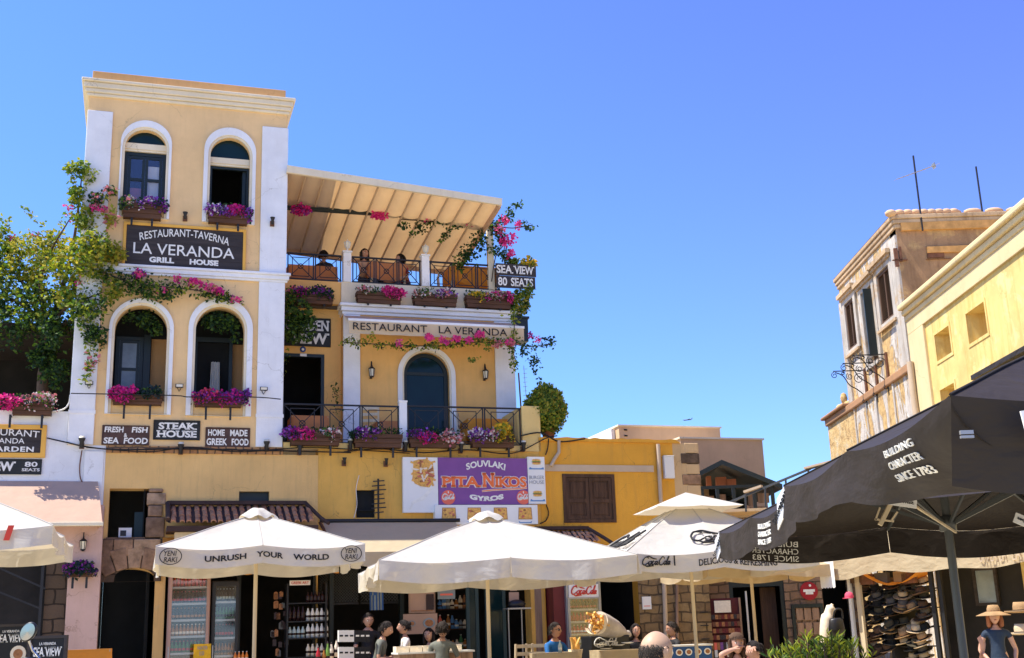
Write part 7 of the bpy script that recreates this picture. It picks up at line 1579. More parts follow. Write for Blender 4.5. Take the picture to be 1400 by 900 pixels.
# wooden chairs near the blue shirt man
for px, rz, lab in ((706, .3, 'pale wooden chair standing apart by the parasol pole'), (731, -.2, 'pale wooden chair just behind the man in blue'), (848, 2.9, 'pale wooden chair in front of the wrap figure counter')):
    x, y = F(px, 880, 3.0)[0], -3.0; chair(lab, x, y, .1, rz+pi, MF)
# giant wrap figure on black counter
x0, x1 = X(808, 890, 3.2), X(862, 890, 3.2); zc_ = Z(835, 869, 3.2)
t = thing('drinks_counter', 'black counter with white script lettering below the giant wrap figure', 'counter', ((x0+x1)/2, -3.2, 0)); mb = MB(); mb.box(x0, x1, -3.2, -2.7, .004, zc_); mb.build('body', T['black_plastic'], t, bevel=.02); mb = MB(); cola(mb, x0+.06, x1-.25, zc_-.19, zc_-.04, -3.21, .010); mb.build('emblem', T['letter_white'], t)
gw_ = thing('wrap_figure', 'giant plastic pitta wrap figure filled with chips on the black counter', 'figure', ((x0+x1)/2, -3, zc_))
c0 = Vector((X(818, 851, 3.5), -3.5, Z(818, 852, 3.5))); c1 = Vector((X(858, 868, 3.0), -3.0, Z(858, 867, 3.0)))
mb = MB(); mb.tube([c0+(c1-c0)*k for k in (0, .25, .5, .8, .93, 1.0, 1.08)], [.21, .2, .17, .095, .05, .07, .04], 18); mb.build('wrapper', M('wrapper_paper', (.50, .44, .36), .7, .2, 6), gw_)
q = random.Random(9); mb = MB(); ax_ = (c0-c1).normalized()
for i in range(70):
    o_ = Vector((q.gauss(0, 1), q.gauss(0, 1), q.gauss(0, 1))).normalized(); o_ -= ax_*o_.dot(ax_); b = c0+o_*.20*math.sqrt(q.random())-ax_*.06; e = b+ax_*q.uniform(.08, .17)+Vector((q.gauss(0, .05), q.gauss(0, .04), q.gauss(0, .05))); mb.bar(b, e, .04, .04, q.choice((0, 0, 0, 1, 2)))
mb.build('filling', [T['food_gold'], T['food_brown'], T['food_pale']], gw_)
mb = MB(); mb.grid(lambda u, v: c0+ax_*(.02+.10*v+.02*sin(u*9))+Matrix.Rotation(2.2+3.3*u, 3, ax_) @ (Vector((0, 1, 0)).cross(ax_).normalized()*(.212+.01*v)), 20, 4); mb.build('flap', T['food_pale'], gw_)
for i, (px, py) in enumerate(((822, 882), (835, 878), (846, 883), (858, 880), (829, 888))):
    x, z = F(px, py, 3.6); mb = MB(); mb.lathe([(0, 0), (.06, 0), (.11, .018), (.115, .022), (.06, .012), (0, .01)], 16, (x, -3.6, z)); tag(mb.build('plate', T['sign_white'], org=(x, -3.6, z)), 'white plate laid out on the table by the black counter', 'plate', 'plates on the table')
table('table with pale cloth and white plates before the black counter', 840, 889, 3.6, .75, 'canopy_cream', .004, dep=.5)
x, z = F(787, 896, 3.8); t = thing('bread_basket', 'basket of tall baguettes between the man in blue and the wrap figure', 'basket', (x, -3.8, z-.1)); mb = MB(); mb.lathe([(0, -.1), (.09, -.1), (.13, .1), (.12, .1), (.08, -.08)], 14, (x, -3.8, z)); mb.build('basket', T['pole_wood'], t); mb = MB(); q = random.Random(2)
for i in range(9): a = Vector((x+q.uniform(-.06, .06), -3.8+q.uniform(-.05, .05), z)); mb.tube([a, a+Vector((q.uniform(-.06, .06), 0, .16)), a+Vector((q.uniform(-.1, .1), 0, .30))], [.03, .035, .012], 7)
mb.build('baguette', T['food_gold'], t)
table('small dining table in front of the man in blue', 757, 893, 3.9, .7, 'canopy_cream', .004, dep=.5)
bx_, bz_ = F(762, 893, 3.9); bottle('clear water bottle on the table of the man in blue', bx_, -4.05, bz_+.01, 'drink_clear', 'metal_white', .2, .035, group='bottles on the dining table')
# menu counter with pictures
x0, x1 = X(909, 888, 3.2), X(973, 888, 3.2); z1 = Z(940, 884, 3.2); t = thing('menu_counter', 'low blue counter front with round dish pictures near the parasol pole', 'counter', ((x0+x1)/2, -3.2, 0)); mb = MB(); mb.box(x0, x1, -3.2, -2.8, .004, z1); mb.build('body', T['flag_blue'], t); mb = MB(); mb.box(x0-.02, x1+.02, -3.23, -2.78, z1+.001, z1+.03); mb.build('top', T['metal_white'], t)
mb = MB()
for i in range(5):
    cx_ = x0+.09+i*(x1-x0-.18)/4; zz = z1-.10
    mb.plate([(cx_+.07*cos(2*pi*k/18), zz+.06*sin(2*pi*k/18)) for k in range(18)], [], -3.21, -3.201, 0); mb.plate([(cx_+.045*cos(2*pi*k/14), zz+.038*sin(2*pi*k/14)) for k in range(14)], [], -3.215, -3.2105, 1)
mb.build('picture', [T['sign_white'], T['food_brown']], t)
# souvenir racks by the stone shop
def at(px, py, y=YS): p = at_y(px, py, y); return p
x0, x1 = at(966, 850, 26.2).x, at(1014, 850, 26.2).x; t = thing('postcard_rack', 'dark red souvenir rack with rows of cards beside the stone doorway', 'rack', ((x0+x1)/2, 26.2, .004), MW); mb = MB(); mb.box(x0, x1, 26.2, 26.3, .3, at(990, 818, 26.2).z); mb.build('panel', M('rack_red', (.10, .018, .018), .7, .2), t)
mb = MB(); mb.box(x0, x0+.04, 26.15, 26.19, .004, at(990, 818, 26.2).z); mb.box(x1-.04, x1, 26.15, 26.19, .004, at(990, 818, 26.2).z); mb.build('upright', T['grey_wood'], t)
q = random.Random(5); cols = ['metal_white', 'food_brown', 'drink_dark', 'sign_purple', 'food_pale', 'coral', 'cabinet_red']
cc = None
for r, py in enumerate((840, 850, 859, 868, 878, 888)):
    for i in range(10):
        z = at(990, py, 26.15).z; xx = x0+.08+(x1-x0-.16)*i/9; mb = MB(); hh = .10 if r < 4 else .16; mb.box(xx-.03, xx+.03, 26.12, 26.14, z-hh, z-.005)
        tag(mb.build('postcard', T[q.choice(cols if r > 2 else ['food_brown', 'cabinet_red', 'drink_dark', 'rust'])], fr=MW, org=(xx, 26.13, z-hh)), 'little souvenir card in the rows of the dark red rack', 'card', 'cards on the red rack')
p, q_ = at(977, 838, 26.1), at(998, 821, 26.1); mb = MB(); mb.box(p.x, q_.x, 26.05, 26.08, p.z, q_.z); tag(mb.build('paper_sign', T['food_pale'], fr=MW, org=(p.x, 26.1, p.z)), 'pale paper sheet pinned on top of the dark red rack', 'notice')
p, q_ = at(944, 875, 26.3), at(964, 828, 26.3); t = thing('blue_shelf', 'dark blue shelf of trinkets behind the cream parasol pole', 'shelf', (p.x, 26.3, p.z), MW); mb = MB(); mb.box(p.x, q_.x, 26.25, 26.3, .004, q_.z); mb.build('back', T['flag_blue'], t); mb = MB()
for k in range(5): mb.box(p.x, q_.x, 26.0, 26.249, .4+k*.28, .42+k*.28)
mb.build('shelf', T['iron'], t)
# leaning things right of the red sign
a = at(1136, 870, 25); mb = MB(); mb.tube(spline([at(1131, 900, 25), at(1130, 860, 25), at(1133, 840, 25), at(1138, 826, 25)], 5), [.12]*4+[.14]*6+[.1]*4+[.03]*2, 10); tag(mb.build('leaning_board', T['food_pale'], fr=MW, org=tuple(a)), 'pale leaning board near the round red sign', 'board')
mb = MB(); bq_ = at(1144, 856, 24.8); mb.lathe([(.0, -.2), (.15, -.19), (.17, -.05), (.14, .12), (.09, .16), (.0, .15)], 14, tuple(bq_), sy=.5, wob=.2); mb.tube(spline([at(1139, 846, 24.8), at(1142, 834, 24.8), at(1150, 834, 24.8), at(1152, 846, 24.8)], 5), .02, 6); tag(mb.build('black_bag', T['black_plastic'], fr=MW, org=tuple(at(1144, 866, 24.8))), 'large black bag hanging beside the pale leaning board', 'bag')

# ================================================================== HAT STALL
FS = Matrix(((.615, .788, 0, 6.0), (-.788, .615, 0, 21.0), (0, 0, 1, 0), (0, 0, 0, 1)))
HS = lambda px, py, y=0: pl(FS, px, py, y)
aw = thing('hat_stall_awning', 'long cream awning with faded lettering over the hat stall', 'awning', (0, 0, 2), FS)
xa, xb = HS(1122, 770)[0], HS(1420, 750)[0]; zt = 2.40; zb = HS(1300, 778)[1]
mb = MB(); mb.grid(lambda u, v: (xa+(xb-xa)*u, .0+1.5*v, zt+.55*v-.03*sin(u*12)), 30, 4); mb.build('cloth', T['canopy_cream'], aw)
mb = MB(); mb.grid(lambda u, v: (xa+(xb-xa)*u, -.015*sin(u*45)*v, zt-(zt-zb)*v*(1+.10*sin(u*17))-.03*sin(u*12)), 100, 4); mb.build('valance', T['canopy_cream'], aw)
mb = MB(); write(mb, 'OH LA LA', HS(1338, 755)[0], HS(1376, 753)[0], zb+.07, zt-.09, -.025, 0, -.005); write(mb, 'LA LA', HS(1384, 753)[0], HS(1412, 750)[0], zb+.07, zt-.09, -.025, 0, -.005); mb.build('lettering', T['pipe_beige'], aw)
mb = MB(); xs = HS(1133, 780)[0]; mb.grid(lambda u, v: (xs-.16+.32*u, -.06, zt-.1-.45*v-(.02*abs(sin(u*16)) if v > .9 else 0)), 32, 4); mb.build('scalloped_flap', T['sign_white'], aw)
mb = MB(); x0 = HS(1170, 775)[0]; mb.grid(lambda u, v: (x0+1.15*u, .15+.5*v, zb+.02-.22*sin(u*pi)*(1-v*.3)), 16, 4); mb.build('sagging_cloth', T['orange_cloth'], aw)
st = thing('hat_stall', 'dark hat stall with posts and shelves full of hats', 'stall', (1.5, 1.0, .004), FS)
mb = MB(); mb.box(.4, 6, 1.6, 1.65, .004, 3.2); mb.box(-.0, .05, .6, 1.6, .004, 2.3); mb.build('back_wall', T['interior_wall'], st)
for px, m, r_ in ((1175, 'pole_wood', .05), (1276, 'iron', .035), (1163, 'metal_white', .03), (1288, 'iron', .03)): x = HS(px, 830, .3)[0]; mb = MB(); mb.box(x-r_, x+r_, .3, .36, .004, 2.35); mb.build('post', T[m], st)
for py in (806, 832, 858, 884): x0 = HS(1180, py, .8)[0]; x1 = HS(1268, py, .8)[0]; z = HS(1220, py, .8)[1]; mb = MB(); mb.box(x0, x1, .8, 1.2, z-.02, z); mb.build('shelf', T['dark_plank'], st)
mb = MB(); a = HS(1345, 800, 1.5); mb.plate(rect(a[0]-.2, a[0]+.25, a[1]-.35, a[1]+.3), [rect(a[0]-.15, a[0]+.2, a[1]-.3, a[1]+.25)], 1.5, 1.55); mr = mb.build('mirror', T['dark_plank'], st); mb = MB(); mb.box(a[0]-.15, a[0]+.2, 1.53, 1.54, a[1]-.3, a[1]+.25); mb.build('glass', T['glass_pale'], mr)
for n_, c_ in (('felt_black', (.018, .017, .016)), ('felt_olive', (.06, .05, .03)), ('felt_brown', (.10, .055, .03)), ('straw_tan', (.36, .22, .10)), ('straw_pale', (.55, .42, .26)), ('felt_grey', (.10, .09, .08))): M(n_, c_, .9, .15, 6, .3, 60)
HM = {}
def hat(label, m4, mat, s=1.0, group='hats stacked on the hat stall', band='felt_black'):
    k = mat
    if k not in HM:
        mb = MB(); mb.lathe([(.085, .0), (.16, .006), (.175, .018), (.172, .024), (.155, .012), (.09, .008)], 22, wob=.06); mb.lathe([(.088, .0), (.086, .07), (.075, .115), (.045, .112), (.0, .098)], 18); o = mb.build('hat', T[mat], fr=MW); b = MB(); b.lathe([(.0895, .008), (.0888, .034)], 18); INFO[o.name] = (MW, Vector()); b.build('hat_band', T[band], o); o.matrix_world = m4; HM[k] = o
    else: o = copy_tree(HM[k], m4)
    return tag(o, label, 'hat', group)
q = random.Random(12); HN = {'felt_black': 'black', 'felt_olive': 'olive', 'felt_brown': 'brown', 'straw_tan': 'tan straw', 'straw_pale': 'pale straw', 'felt_grey': 'grey'}
def hpos(px, py, y, s=1.0, tilt=.25): x, z = HS(px, py, y); return FS @ Matrix.Translation((x, y, z)) @ Matrix.Rotation(q.uniform(-.3, .3), 4, 'Y') @ Matrix.Rotation(tilt+q.uniform(-.2, .3), 4, 'X') @ Matrix.Scale(s, 4)
for px in (1182, 1200, 1218, 1236, 1251, 1264):
    for py in range(800, 904, 9):
        if q.random() < .14: continue
        m = q.choice(['felt_black', 'felt_black', 'felt_olive', 'felt_brown', 'felt_grey', 'felt_brown', 'straw_tan'] if px < 1225 else ['felt_black', 'straw_tan', 'felt_brown', 'felt_grey', 'straw_pale', 'felt_olive'])
        hat('%s hat in the crowded columns of the hat stall' % HN[m], hpos(px+q.uniform(-3, 3), py+q.uniform(-3, 3), .55+q.uniform(0, .2)), m)
for px, py, m, lab in ((1397, 838, 'straw_tan', 'tan straw hat hanging above a paler one beside the mannequin'), (1399, 868, 'straw_pale', 'pale straw hat hanging below a tan one beside the mannequin'), (1260, 812, 'felt_brown', 'brown hat on top of the hat column nearest the dark post'), (1161, 816, None, '')):
    if m: x, z = pl(MW, px, py, 15.0); hat(lab, Matrix.Translation((x, 15.0, z)) @ Matrix.Scale(1.15, 4), m) if px > 1380 else hat(lab, hpos(px, py, .5), m)
M('cap_pink', (.62, .08, .14), .8); p = at_y(1161, 816, 21); mb = MB(); mb.lathe([(.075, -.02), (.078, .0), (.07, .05), (.04, .08), (0, .085)], 14, tuple(p)); mb.lathe([(.0, -.02), (.09, -.03), (.092, -.022), (.0, -.012)], 14, (p.x-.04, p.y-.05, p.z)); tag(mb.build('pink_hat', T['cap_pink'], fr=MW, org=tuple(p)), 'pink cap hanging beside the hat stall posts', 'cap')
for i, (px, py, m) in enumerate(((1172, 788, 'felt_brown'), (1186, 790, 'rust'), (1206, 788, 'felt_grey'), (1232, 786, 'straw_tan'), (1243, 788, 'rust'))):
    x, z = HS(px, py, .35); mb = MB(); mb.box(x-.13, x+.13, .3, .4, z-.12, z+.06); mb.tube([(x-.09, .35, z+.06), (x-.05, .35, z+.18), (x+.05, .35, z+.18), (x+.09, .35, z+.06)], .012, 5); tag(mb.build('handbag', T[m], fr=FS, org=(x, .35, z-.12), bevel=.02), '%s leather bag hanging under the hat stall awning' % ('brown', 'rusty red', 'grey', 'tan', 'small rusty')[i], 'bag', 'bags under the awning')
# ================================================================== LEFT FOREGROUND
def aboard(label, px, pyt, Y, wd, txt):
    p = at_y(px, pyt, Y); t = thing('menu_stand', label, 'sign', (p.x, Y, 0), MW); mb = MB(); mb.box(p.x-wd/2, p.x+wd/2, Y, Y+.03, .25, p.z); mb.build('board', T['ink'], t); mb = MB()
    mb.plate(rect(p.x-wd/2-.03, p.x+wd/2+.03, .22, p.z+.03), [rect(p.x-wd/2, p.x+wd/2, .25, p.z)], Y-.015, Y+.035); mb.build('frame', T['dark_plank'], t)
    for s in (-1, 1): mb = MB(); mb.box(p.x+s*wd*.4-.02, p.x+s*wd*.4+.02, Y+.04, Y+.07, .004, p.z-.1); mb.build('leg', T['dark_plank'], t)
    mb = MB(); write(mb, 'LA VERANDA', p.x-wd*.25, p.x+wd*.25, p.z-.07, p.z-.04, Y-.003, 0, .0); write(mb, txt, p.x-wd*.42, p.x+wd*.42, p.z-.19, p.z-.09, Y-.003, 0, .02, 0, 1); mb.build('lettering', T['letter_white'], t)
    mb = MB(); c = (p.x+wd*.25, p.z-.33); mb.plate([(c[0]+.1*cos(2*pi*i/18), c[1]+.1*sin(2*pi*i/18)) for i in range(18)], [], Y-.006, Y-.001, 0); mb.plate([(c[0]+.06*cos(2*pi*i/14), c[1]+.06*sin(2*pi*i/14)) for i in range(14)], [], Y-.009, Y-.0065, 1); mb.build('picture', [T['food_pale'], T['food_brown']], t)
aboard('black sea view menu board directly behind the scooter mirror', 16, 857, 15.0, .42, 'SEA VIEW')
aboard('smaller black sea view menu board between the scooter and the orange table', 66, 873, 13.2, .36, 'SEA VIEW')
p = at_y(122, 889, 14.5)
t, *_ = table('dining table with orange and pale cloth outside the pink shop', 118, 889, 7.0, .6, 'orange_cloth', .004)
for px, lab, rz in ((98, 'grey wooden chair at the end of the orange table near the scooter', .2), (113, 'grey wooden chair behind the orange table', 0)): x_ = F(px, 880, 6.3)[0]; chair(lab, x_, -6.3, .02, rz+pi, MF, 'grey_wood')
sc = thing('scooter', 'black scooter with a round chrome mirror before the menu boards', 'scooter', (at_y(30, 890, 8).x, 8.2, 0), MW); sx = at_y(30, 890, 8).x
M('scooter_black', (.01, .01, .011), .15, .1, spec=.6); M('chrome', (.45, .43, .40), .08, .02, metal=1)
mb = MB(); mb.tube(spline([(sx+.12, 7.75, .35), (sx+.1, 7.8, .75), (sx+.06, 7.95, 1.02), (sx+.05, 8.05, 1.16)], 6), [.06]*6+[.13]*6+[.12]*7, 12); mb.tube(spline([(sx+.1, 7.9, .3), (sx+.0, 8.4, .26), (sx-.1, 8.8, .45), (sx-.14, 9.2, .6), (sx-.16, 9.5, .55)], 5), [.08]*6+[.15]*5+[.2]*5+[.12]*5, 12); mb.build('body', T['scooter_black'], sc)
mb = MB(); mb.tube(spline([(sx-.10, 8.75, .72), (sx-.13, 9.05, .76), (sx-.16, 9.4, .78)], 5), [.1]*4+[.13]*7, 10); mb.build('seat', T['black_plastic'], sc)
mb = MB(); mb.tube([(sx-.32, 8.12, 1.13), (sx+.05, 8.04, 1.15), (sx+.38, 8.0, 1.13)], .018, 8); mb.build('handlebar', T['black_plastic'], sc)
for (wx, wy) in ((sx+.12, 7.7), (sx-.15, 9.3)):
    mb = MB(); n = 24; mb.tube([(wx+.0, wy+.24*cos(2*pi*i/n), .28+.24*sin(2*pi*i/n)) for i in range(n+1)], .05, 8); wh = mb.build('wheel', T['black_plastic'], sc); mb = MB(); mb.tube([(wx-.03, wy, .28), (wx+.03, wy, .28)], .15, 14); mb.build('rim', T['metal_grey'], wh)
m_ = at_y(38, 864, 8.0); mb = MB(); mb.M = Matrix.Translation(m_) @ Matrix.Rotation(.55, 4, 'Y') @ Matrix.Rotation(pi/2, 4, 'X'); mb.lathe([(0, .0), (.055, .0), (.06, -.01), (.055, -.03), (0, -.035)], 22, sx=.85, sy=1.15); mi_ = mb.build('mirror', T['black_plastic'], sc); mb = MB(); mb.M = Matrix.Translation(m_+Vector((0, -.004, 0))) @ Matrix.Rotation(.55, 4, 'Y') @ Matrix.Rotation(pi/2, 4, 'X'); mb.lathe([(.051, .002), (0, .003)], 22, sx=.85, sy=1.15); mb.build('mirror_glass', T['chrome'], mi_)
mb = MB(); mb.tube([m_+Vector((.0, .02, -.05)), m_+Vector((.02, .05, -.12)), (sx+.18, 8.03, 1.14)], .009, 6); mb.build('mirror_stem', T['chrome'], sc)
mb = MB(); mb.ball((sx+.06, 7.88, 1.02), .085, 12, 0, (1, .5, .9)); mb.build('headlight', T['chrome'], sc)
# oleander in a trough
q0 = at_y(1120, 895, 11.5); ol = thing('oleander_bush', 'leafy green oleander bush under the black parasols', 'shrub', (q0.x, 11.5, .004), MW)
lv = MB(); stm = MB()
for i in range(95):
    bx_ = q0.x+rnd.uniform(-.36, .36); by_ = 11.5+rnd.uniform(-.25, .25); tx = bx_+rnd.gauss(0, .08); tz = 1.06-.22*((bx_-q0.x)/.42)**2+rnd.uniform(-.14, .10)
    base_ = Vector((bx_*.7+q0.x*.3, by_, .45)); tip = Vector((tx, by_+rnd.gauss(0, .06), tz)); stm.tube([base_, (base_+tip)/2+Vector((rnd.gauss(0, .03), 0, 0)), tip], .006, 4)
    for k in range(26):
        f = rnd.uniform(.25, 1.03); p = base_+(tip-base_)*f; a = rnd.uniform(0, 2*pi); d = Vector((cos(a)*.8, sin(a)*.8, rnd.uniform(.3, 1.3))); lv.leaf(p, d, rnd.uniform(.07, .13), rnd.choice((0, 0, 0, 1, 2, 2)), .2)
stm.build('stem', T['bark'], ol); lv.build('foliage', [T['oleander_leaf'], T['oleander_dark'], T['leaf_light']], ol)
mb = MB(); mb.plate(rect(q0.x-.45, q0.x+.45, .004, .5), [], 11.2, 11.8); tag(mb.build('planter_trough', T['grey_wood'], fr=MW, org=(q0.x, 11.5, .004), bevel=.02), 'grey trough holding the oleander bush', 'planter')
# ================================================================== PEOPLE
for n_, c_ in (('skin_light', (.52, .29, .19)), ('skin_tan', (.40, .21, .13)), ('skin_bald', (.50, .32, .20)), ('hair_dark', (.018, .012, .009)), ('hair_brown', (.07, .035, .018)), ('hair_grey', (.07, .055, .04)), ('hair_red', (.28, .10, .04)),
               ('shirt_white', (.72, .68, .62)), ('shirt_blue', (.012, .11, .33)), ('shirt_grey', (.13, .14, .12)), ('shirt_black', (.02, .02, .022)), ('shirt_red', (.34, .02, .035)), ('shirt_sand', (.50, .34, .22)), ('dress_navy', (.02, .035, .06)), ('trousers', (.05, .055, .08)), ('lips', (.38, .12, .09)), ('eye_white', (.75, .72, .68)), ('shawl', (.55, .33, .27))):
    M(n_, c_, .75 if 'skin' not in n_ else .5, .10 if 'hair' not in n_ else .4, 5, .5 if 'skin' not in n_ else .08, 14 if 'hair' not in n_ else 40, stretch=(1, 1, 1) if 'hair' not in n_ else (3, 3, .5))
def seg_d(p, a, b):
    ab = b-a; t = max(0, min(1, (p-a).dot(ab)/max(1e-9, ab.dot(ab)))); return (p-(a+ab*t)).length
def head_mesh(mb, M4, male, skin=0, bald=False):
    mb.M = M4; n, h = 28, 20; vs, fs = [], []
    def g(d, c, s): return math.exp(-((d-Vector(c).normalized()).length/s)**2)
    for i in range(h+1):
        t = pi*i/h
        for j in range(n):
            a = 2*pi*j/n; d = Vector((sin(t)*cos(a), sin(t)*sin(a), -cos(t)))
            x, y, z = d.x*.077, d.y*.096, d.z*.118
            if d.z < 0: k = -d.z; x *= 1-.30*k*k; y = y*(1-.18*k) - .012*k*max(0, -d.y)
            if d.y > 0 and d.z < -.2: y *= .82
            o = .026*g(d, (0, -1, -.16), .17)+.012*g(d, (0, -1, .02), .14)-.008*g(d, (.36, -.9, .06), .17)-.008*g(d, (-.36, -.9, .06), .17)+.006*g(d, (0, -1, .25), .4)+.008*g(d, (0, -.75, -.8), .28)+.005*g(d, (0, -1, -.47), .14)
            if d.z > 0: x *= 1+.13*sin(pi*min(1, d.z*1.05)); y *= 1+.07*sin(pi*min(1, d.z*1.05)); z *= .97
            vs.append(Vector((x, y, z))+d*o)
    for i in range(h):
        for j in range(n): a, b = i*n+j, i*n+(j+1) % n; fs.append((a, b, b+n, a+n))
    mb.add(vs, fs, skin, True)
    for s in (-1, 1):
        mb.ball((s*.031, -.082, .008), .0125, 10, 3, (1.15, .7, .75)); mb.ball((s*.031, -.0905, .008), .0062, 8, 4, (1, .5, 1)); mb.ball((s*.031, -.089, .030), .02, 8, 4, (1.1, .35, .2))
        mb.ball((s*.081, .010, -.004), .036, 12, skin, (.34, .66, 1.0)); mb.ball((s*.091, .004, -.0), .020, 8, skin, (.3, .6, .9))
    mb.ball((0, -.094, -.058), .022, 10, 5, (1.05, .35, .32)); mb.M = None
def person(label, pos, rz, pose='sit', shirt='shirt_white', skin='skin_light', hair='hair_dark', style='short', male=True, lean=0., hyaw=0., hpitch=0., arms=None, legs='trousers', sleeve='short', s=1.0, cat='person', name='person', glasses=False, group=None, seat=.47):
    """figure facing -y in its own frame; arms: ((elbow, hand), (elbow, hand)) for its right and left side"""
    fr_ = frame(pos[0], pos[1], pos[2], rz) @ Matrix.Scale(s, 4); t = thing(name, label, cat, (0, 0, 0), fr_, group)
    hz = seat+.08 if pose == 'sit' else .93; sw = .19 if male else .165
    ln = lambda z, y0=0: y0-lean*(z-hz)
    pel = Vector((0, 0, hz)); J = []; E = []
    def j(p, r, lab): J.append((Vector(p), r, lab)); return len(J)-1
    def e(a, b): E.append((a, b))
    wst = .105 if male else .088
    p0 = j(pel, (.145, .115), 'leg'); p1 = j((0, ln(hz+.16), hz+.16), (.13 if male else .11, .10), 'shirt'); p2 = j((0, ln(hz+.33), hz+.33), (.155 if male else .13, .11), 'shirt'); p3 = j((0, ln(hz+.45), hz+.45), (.12, .085), 'shirt'); p4 = j((0, ln(hz+.50)-.005, hz+.495), (.064 if male else .052,)*2, 'skin'); p5 = j((0, ln(hz+.56)-.015, hz+.575), (.052 if male else .044,)*2, 'skin')
    for a, b in ((p0, p1), (p1, p2), (p2, p3), (p3, p4), (p4, p5)): e(a, b)
    zs = hz+.455; arms = arms or (((-.27, -.10, hz+.18), (-.17, -.33, hz+.14)), ((.27, -.10, hz+.18), (.17, -.33, hz+.14)))
    for sgn, (el, hd) in zip((-1, 1), arms):
        sh = j((sgn*sw, ln(zs), zs-.02), (.062 if male else .05,)*2, 'shirt'); e(p3, sh); el = Vector(el); hd = Vector(hd); shp = J[sh][0]
        mu = j((shp+el)/2, (.05 if male else .041,)*2, 'shirt' if sleeve != 'none' else 'skin'); e(sh, mu)
        ej = j(el, (.041 if male else .034,)*2, 'skin' if sleeve != 'long' else 'shirt'); e(mu, ej); mf = j((el*.6+hd*.4), (.042 if male else .034,)*2, 'skin' if sleeve != 'long' else 'shirt'); e(ej, mf)
        wr = j(hd, (.027, .022), 'skin'); e(mf, wr); d = (hd-el).normalized(); sd = d.cross(Vector((0, 0, 1)));  sd = sd.normalized() if sd.length > .05 else Vector((1, 0, 0)); up = sd.cross(d)
        pm = j(hd+d*.055, (.036, .018), 'skin'); e(wr, pm)
        for k, (o_, L) in enumerate(((-.03, .065), (-.01, .078), (.011, .072), (.03, .058))):
            a_ = j(hd+d*.095+sd*o_, (.0095,)*2, 'skin'); e(pm, a_); b_ = j(hd+d*(.095+L*.55)+sd*o_*1.15-up*.012, (.0085,)*2, 'skin'); e(a_, b_); c_ = j(hd+d*(.095+L)+sd*o_*1.15-up*.032, (.0075,)*2, 'skin'); e(b_, c_)
        a_ = j(hd+d*.035+sd*sgn*-.04-up*.01, (.0105,)*2, 'skin'); e(wr, a_); b_ = j(hd+d*.075+sd*sgn*-.055-up*.02, (.009,)*2, 'skin'); e(a_, b_)
    for sgn in (-1, 1):
        hp = j((sgn*.095, 0, hz-.02), (.09, .09), 'leg'); e(p0, hp)
        kn = Vector((sgn*.13, -.44, seat+.06)) if pose == 'sit' else Vector((sgn*.10, -.02, .49)); an = Vector((sgn*.13, -.42, .09)) if pose == 'sit' else Vector((sgn*.10, .02, .09))
        th = j((J[hp][0]+kn)/2, (.08, .08), 'leg'); e(hp, th); k = j(kn, (.056,)*2, 'leg'); e(th, k); cf = j(kn*.6+an*.4+Vector((0, .02, 0)), (.054,)*2, 'leg'); e(k, cf); a = j(an, (.037,)*2, 'leg'); e(cf, a); ft = j(an+Vector((0, -.14, -.05)), (.042, .03), 'shoe'); e(a, ft)
    me = bpy.data.meshes.new('body'); me.from_pydata([p for p, r, l in J], E, []); ob = bpy.data.objects.new('body', me); COL.objects.link(ob)
    sk = ob.modifiers.new('skin', 'SKIN'); sk.use_smooth_shade = True
    for i, (p, r, l) in enumerate(J): me.skin_vertices[0].data[i].radius = r; me.skin_vertices[0].data[i].use_root = (i == 0)
    sb = ob.modifiers.new('sub', 'SUBSURF'); sb.levels = 1; sb.render_levels = 1
    dg = bpy.context.evaluated_depsgraph_get(); ev = ob.evaluated_get(dg); m2 = bpy.data.meshes.new_from_object(ev)
    mb = MB(); segs = [(J[a][0], J[b][0], J[b][2], J[a][2]) for a, b in E]
    li = {'skin': 0, 'shirt': 1, 'leg': 2, 'shoe': 4}; vs = [v.co.copy() for v in m2.vertices]; fs, ms = [], []
    for f in m2.polygons:
        c = f.center; best = min(segs, key=lambda q_: seg_d(c, q_[0], q_[1])); lab = best[2]
        if best[2] != best[3]: lab = best[2] if (c-best[1]).length < (c-best[0]).length else best[3]
        fs.append(tuple(f.vertices)); ms.append(li[lab])
    mb.add(vs, fs, ms, True); bpy.data.objects.remove(ob); bpy.data.meshes.remove(me); bpy.data.meshes.remove(m2)
    hc = Vector((0, ln(hz+.68)-.03, hz+.682)); HM4 = Matrix.Translation(hc) @ Matrix.Rotation(hyaw, 4, 'Z') @ Matrix.Rotation(hpitch, 4, 'X') @ Matrix.Scale(1.10 if male else 1.03, 4)
    head_mesh(mb, HM4, male)
    if glasses:
        mb.M = HM4
        for s_ in (-1, 1): mb.ball((s_*.033, -.098, .006), .026, 10, 4, (1, .25, .7)); mb.bar((s_*.055, -.09, .01), (s_*.08, .0, .01), .006, .006, 4)
        mb.M = None
    mb.build('body', [T[skin], T[shirt], T[legs], T['eye_white'], T['ink'], T['lips']], t)
    hb = MB(); hb.M = HM4; n, h = 30, 18
    def hairv(u, v):
        a = 2*pi*u; front = -sin(a)        # 1 at the face
        lo_ = {'short': .62-.42*max(0, front)**.5 if front > 0 else .62, 'bun': .60-.38*max(0, front)**.5 if front > 0 else .60, 'long': .58-.36*max(0, front)**.5 if front > 0 else .66, 'ring': .6}[style]
        if style == 'ring':
            if True: t0, t1 = .36, .62
            tt = pi*(t0+(t1-t0)*v) if front < .35 else pi*(.5+.08*v)
        else: tt = pi*lo_*v
        x, y, z = sin(tt)*cos(a), sin(tt)*sin(a), cos(tt); k = 1.10+.06*noise.noise((x*4, y*4, z*4+pos[0]))+.03*noise.noise((x*14, y*14, z*3+pos[0])) if style != 'ring' else 1.025
        if style == 'ring' and front > .35: k = .9
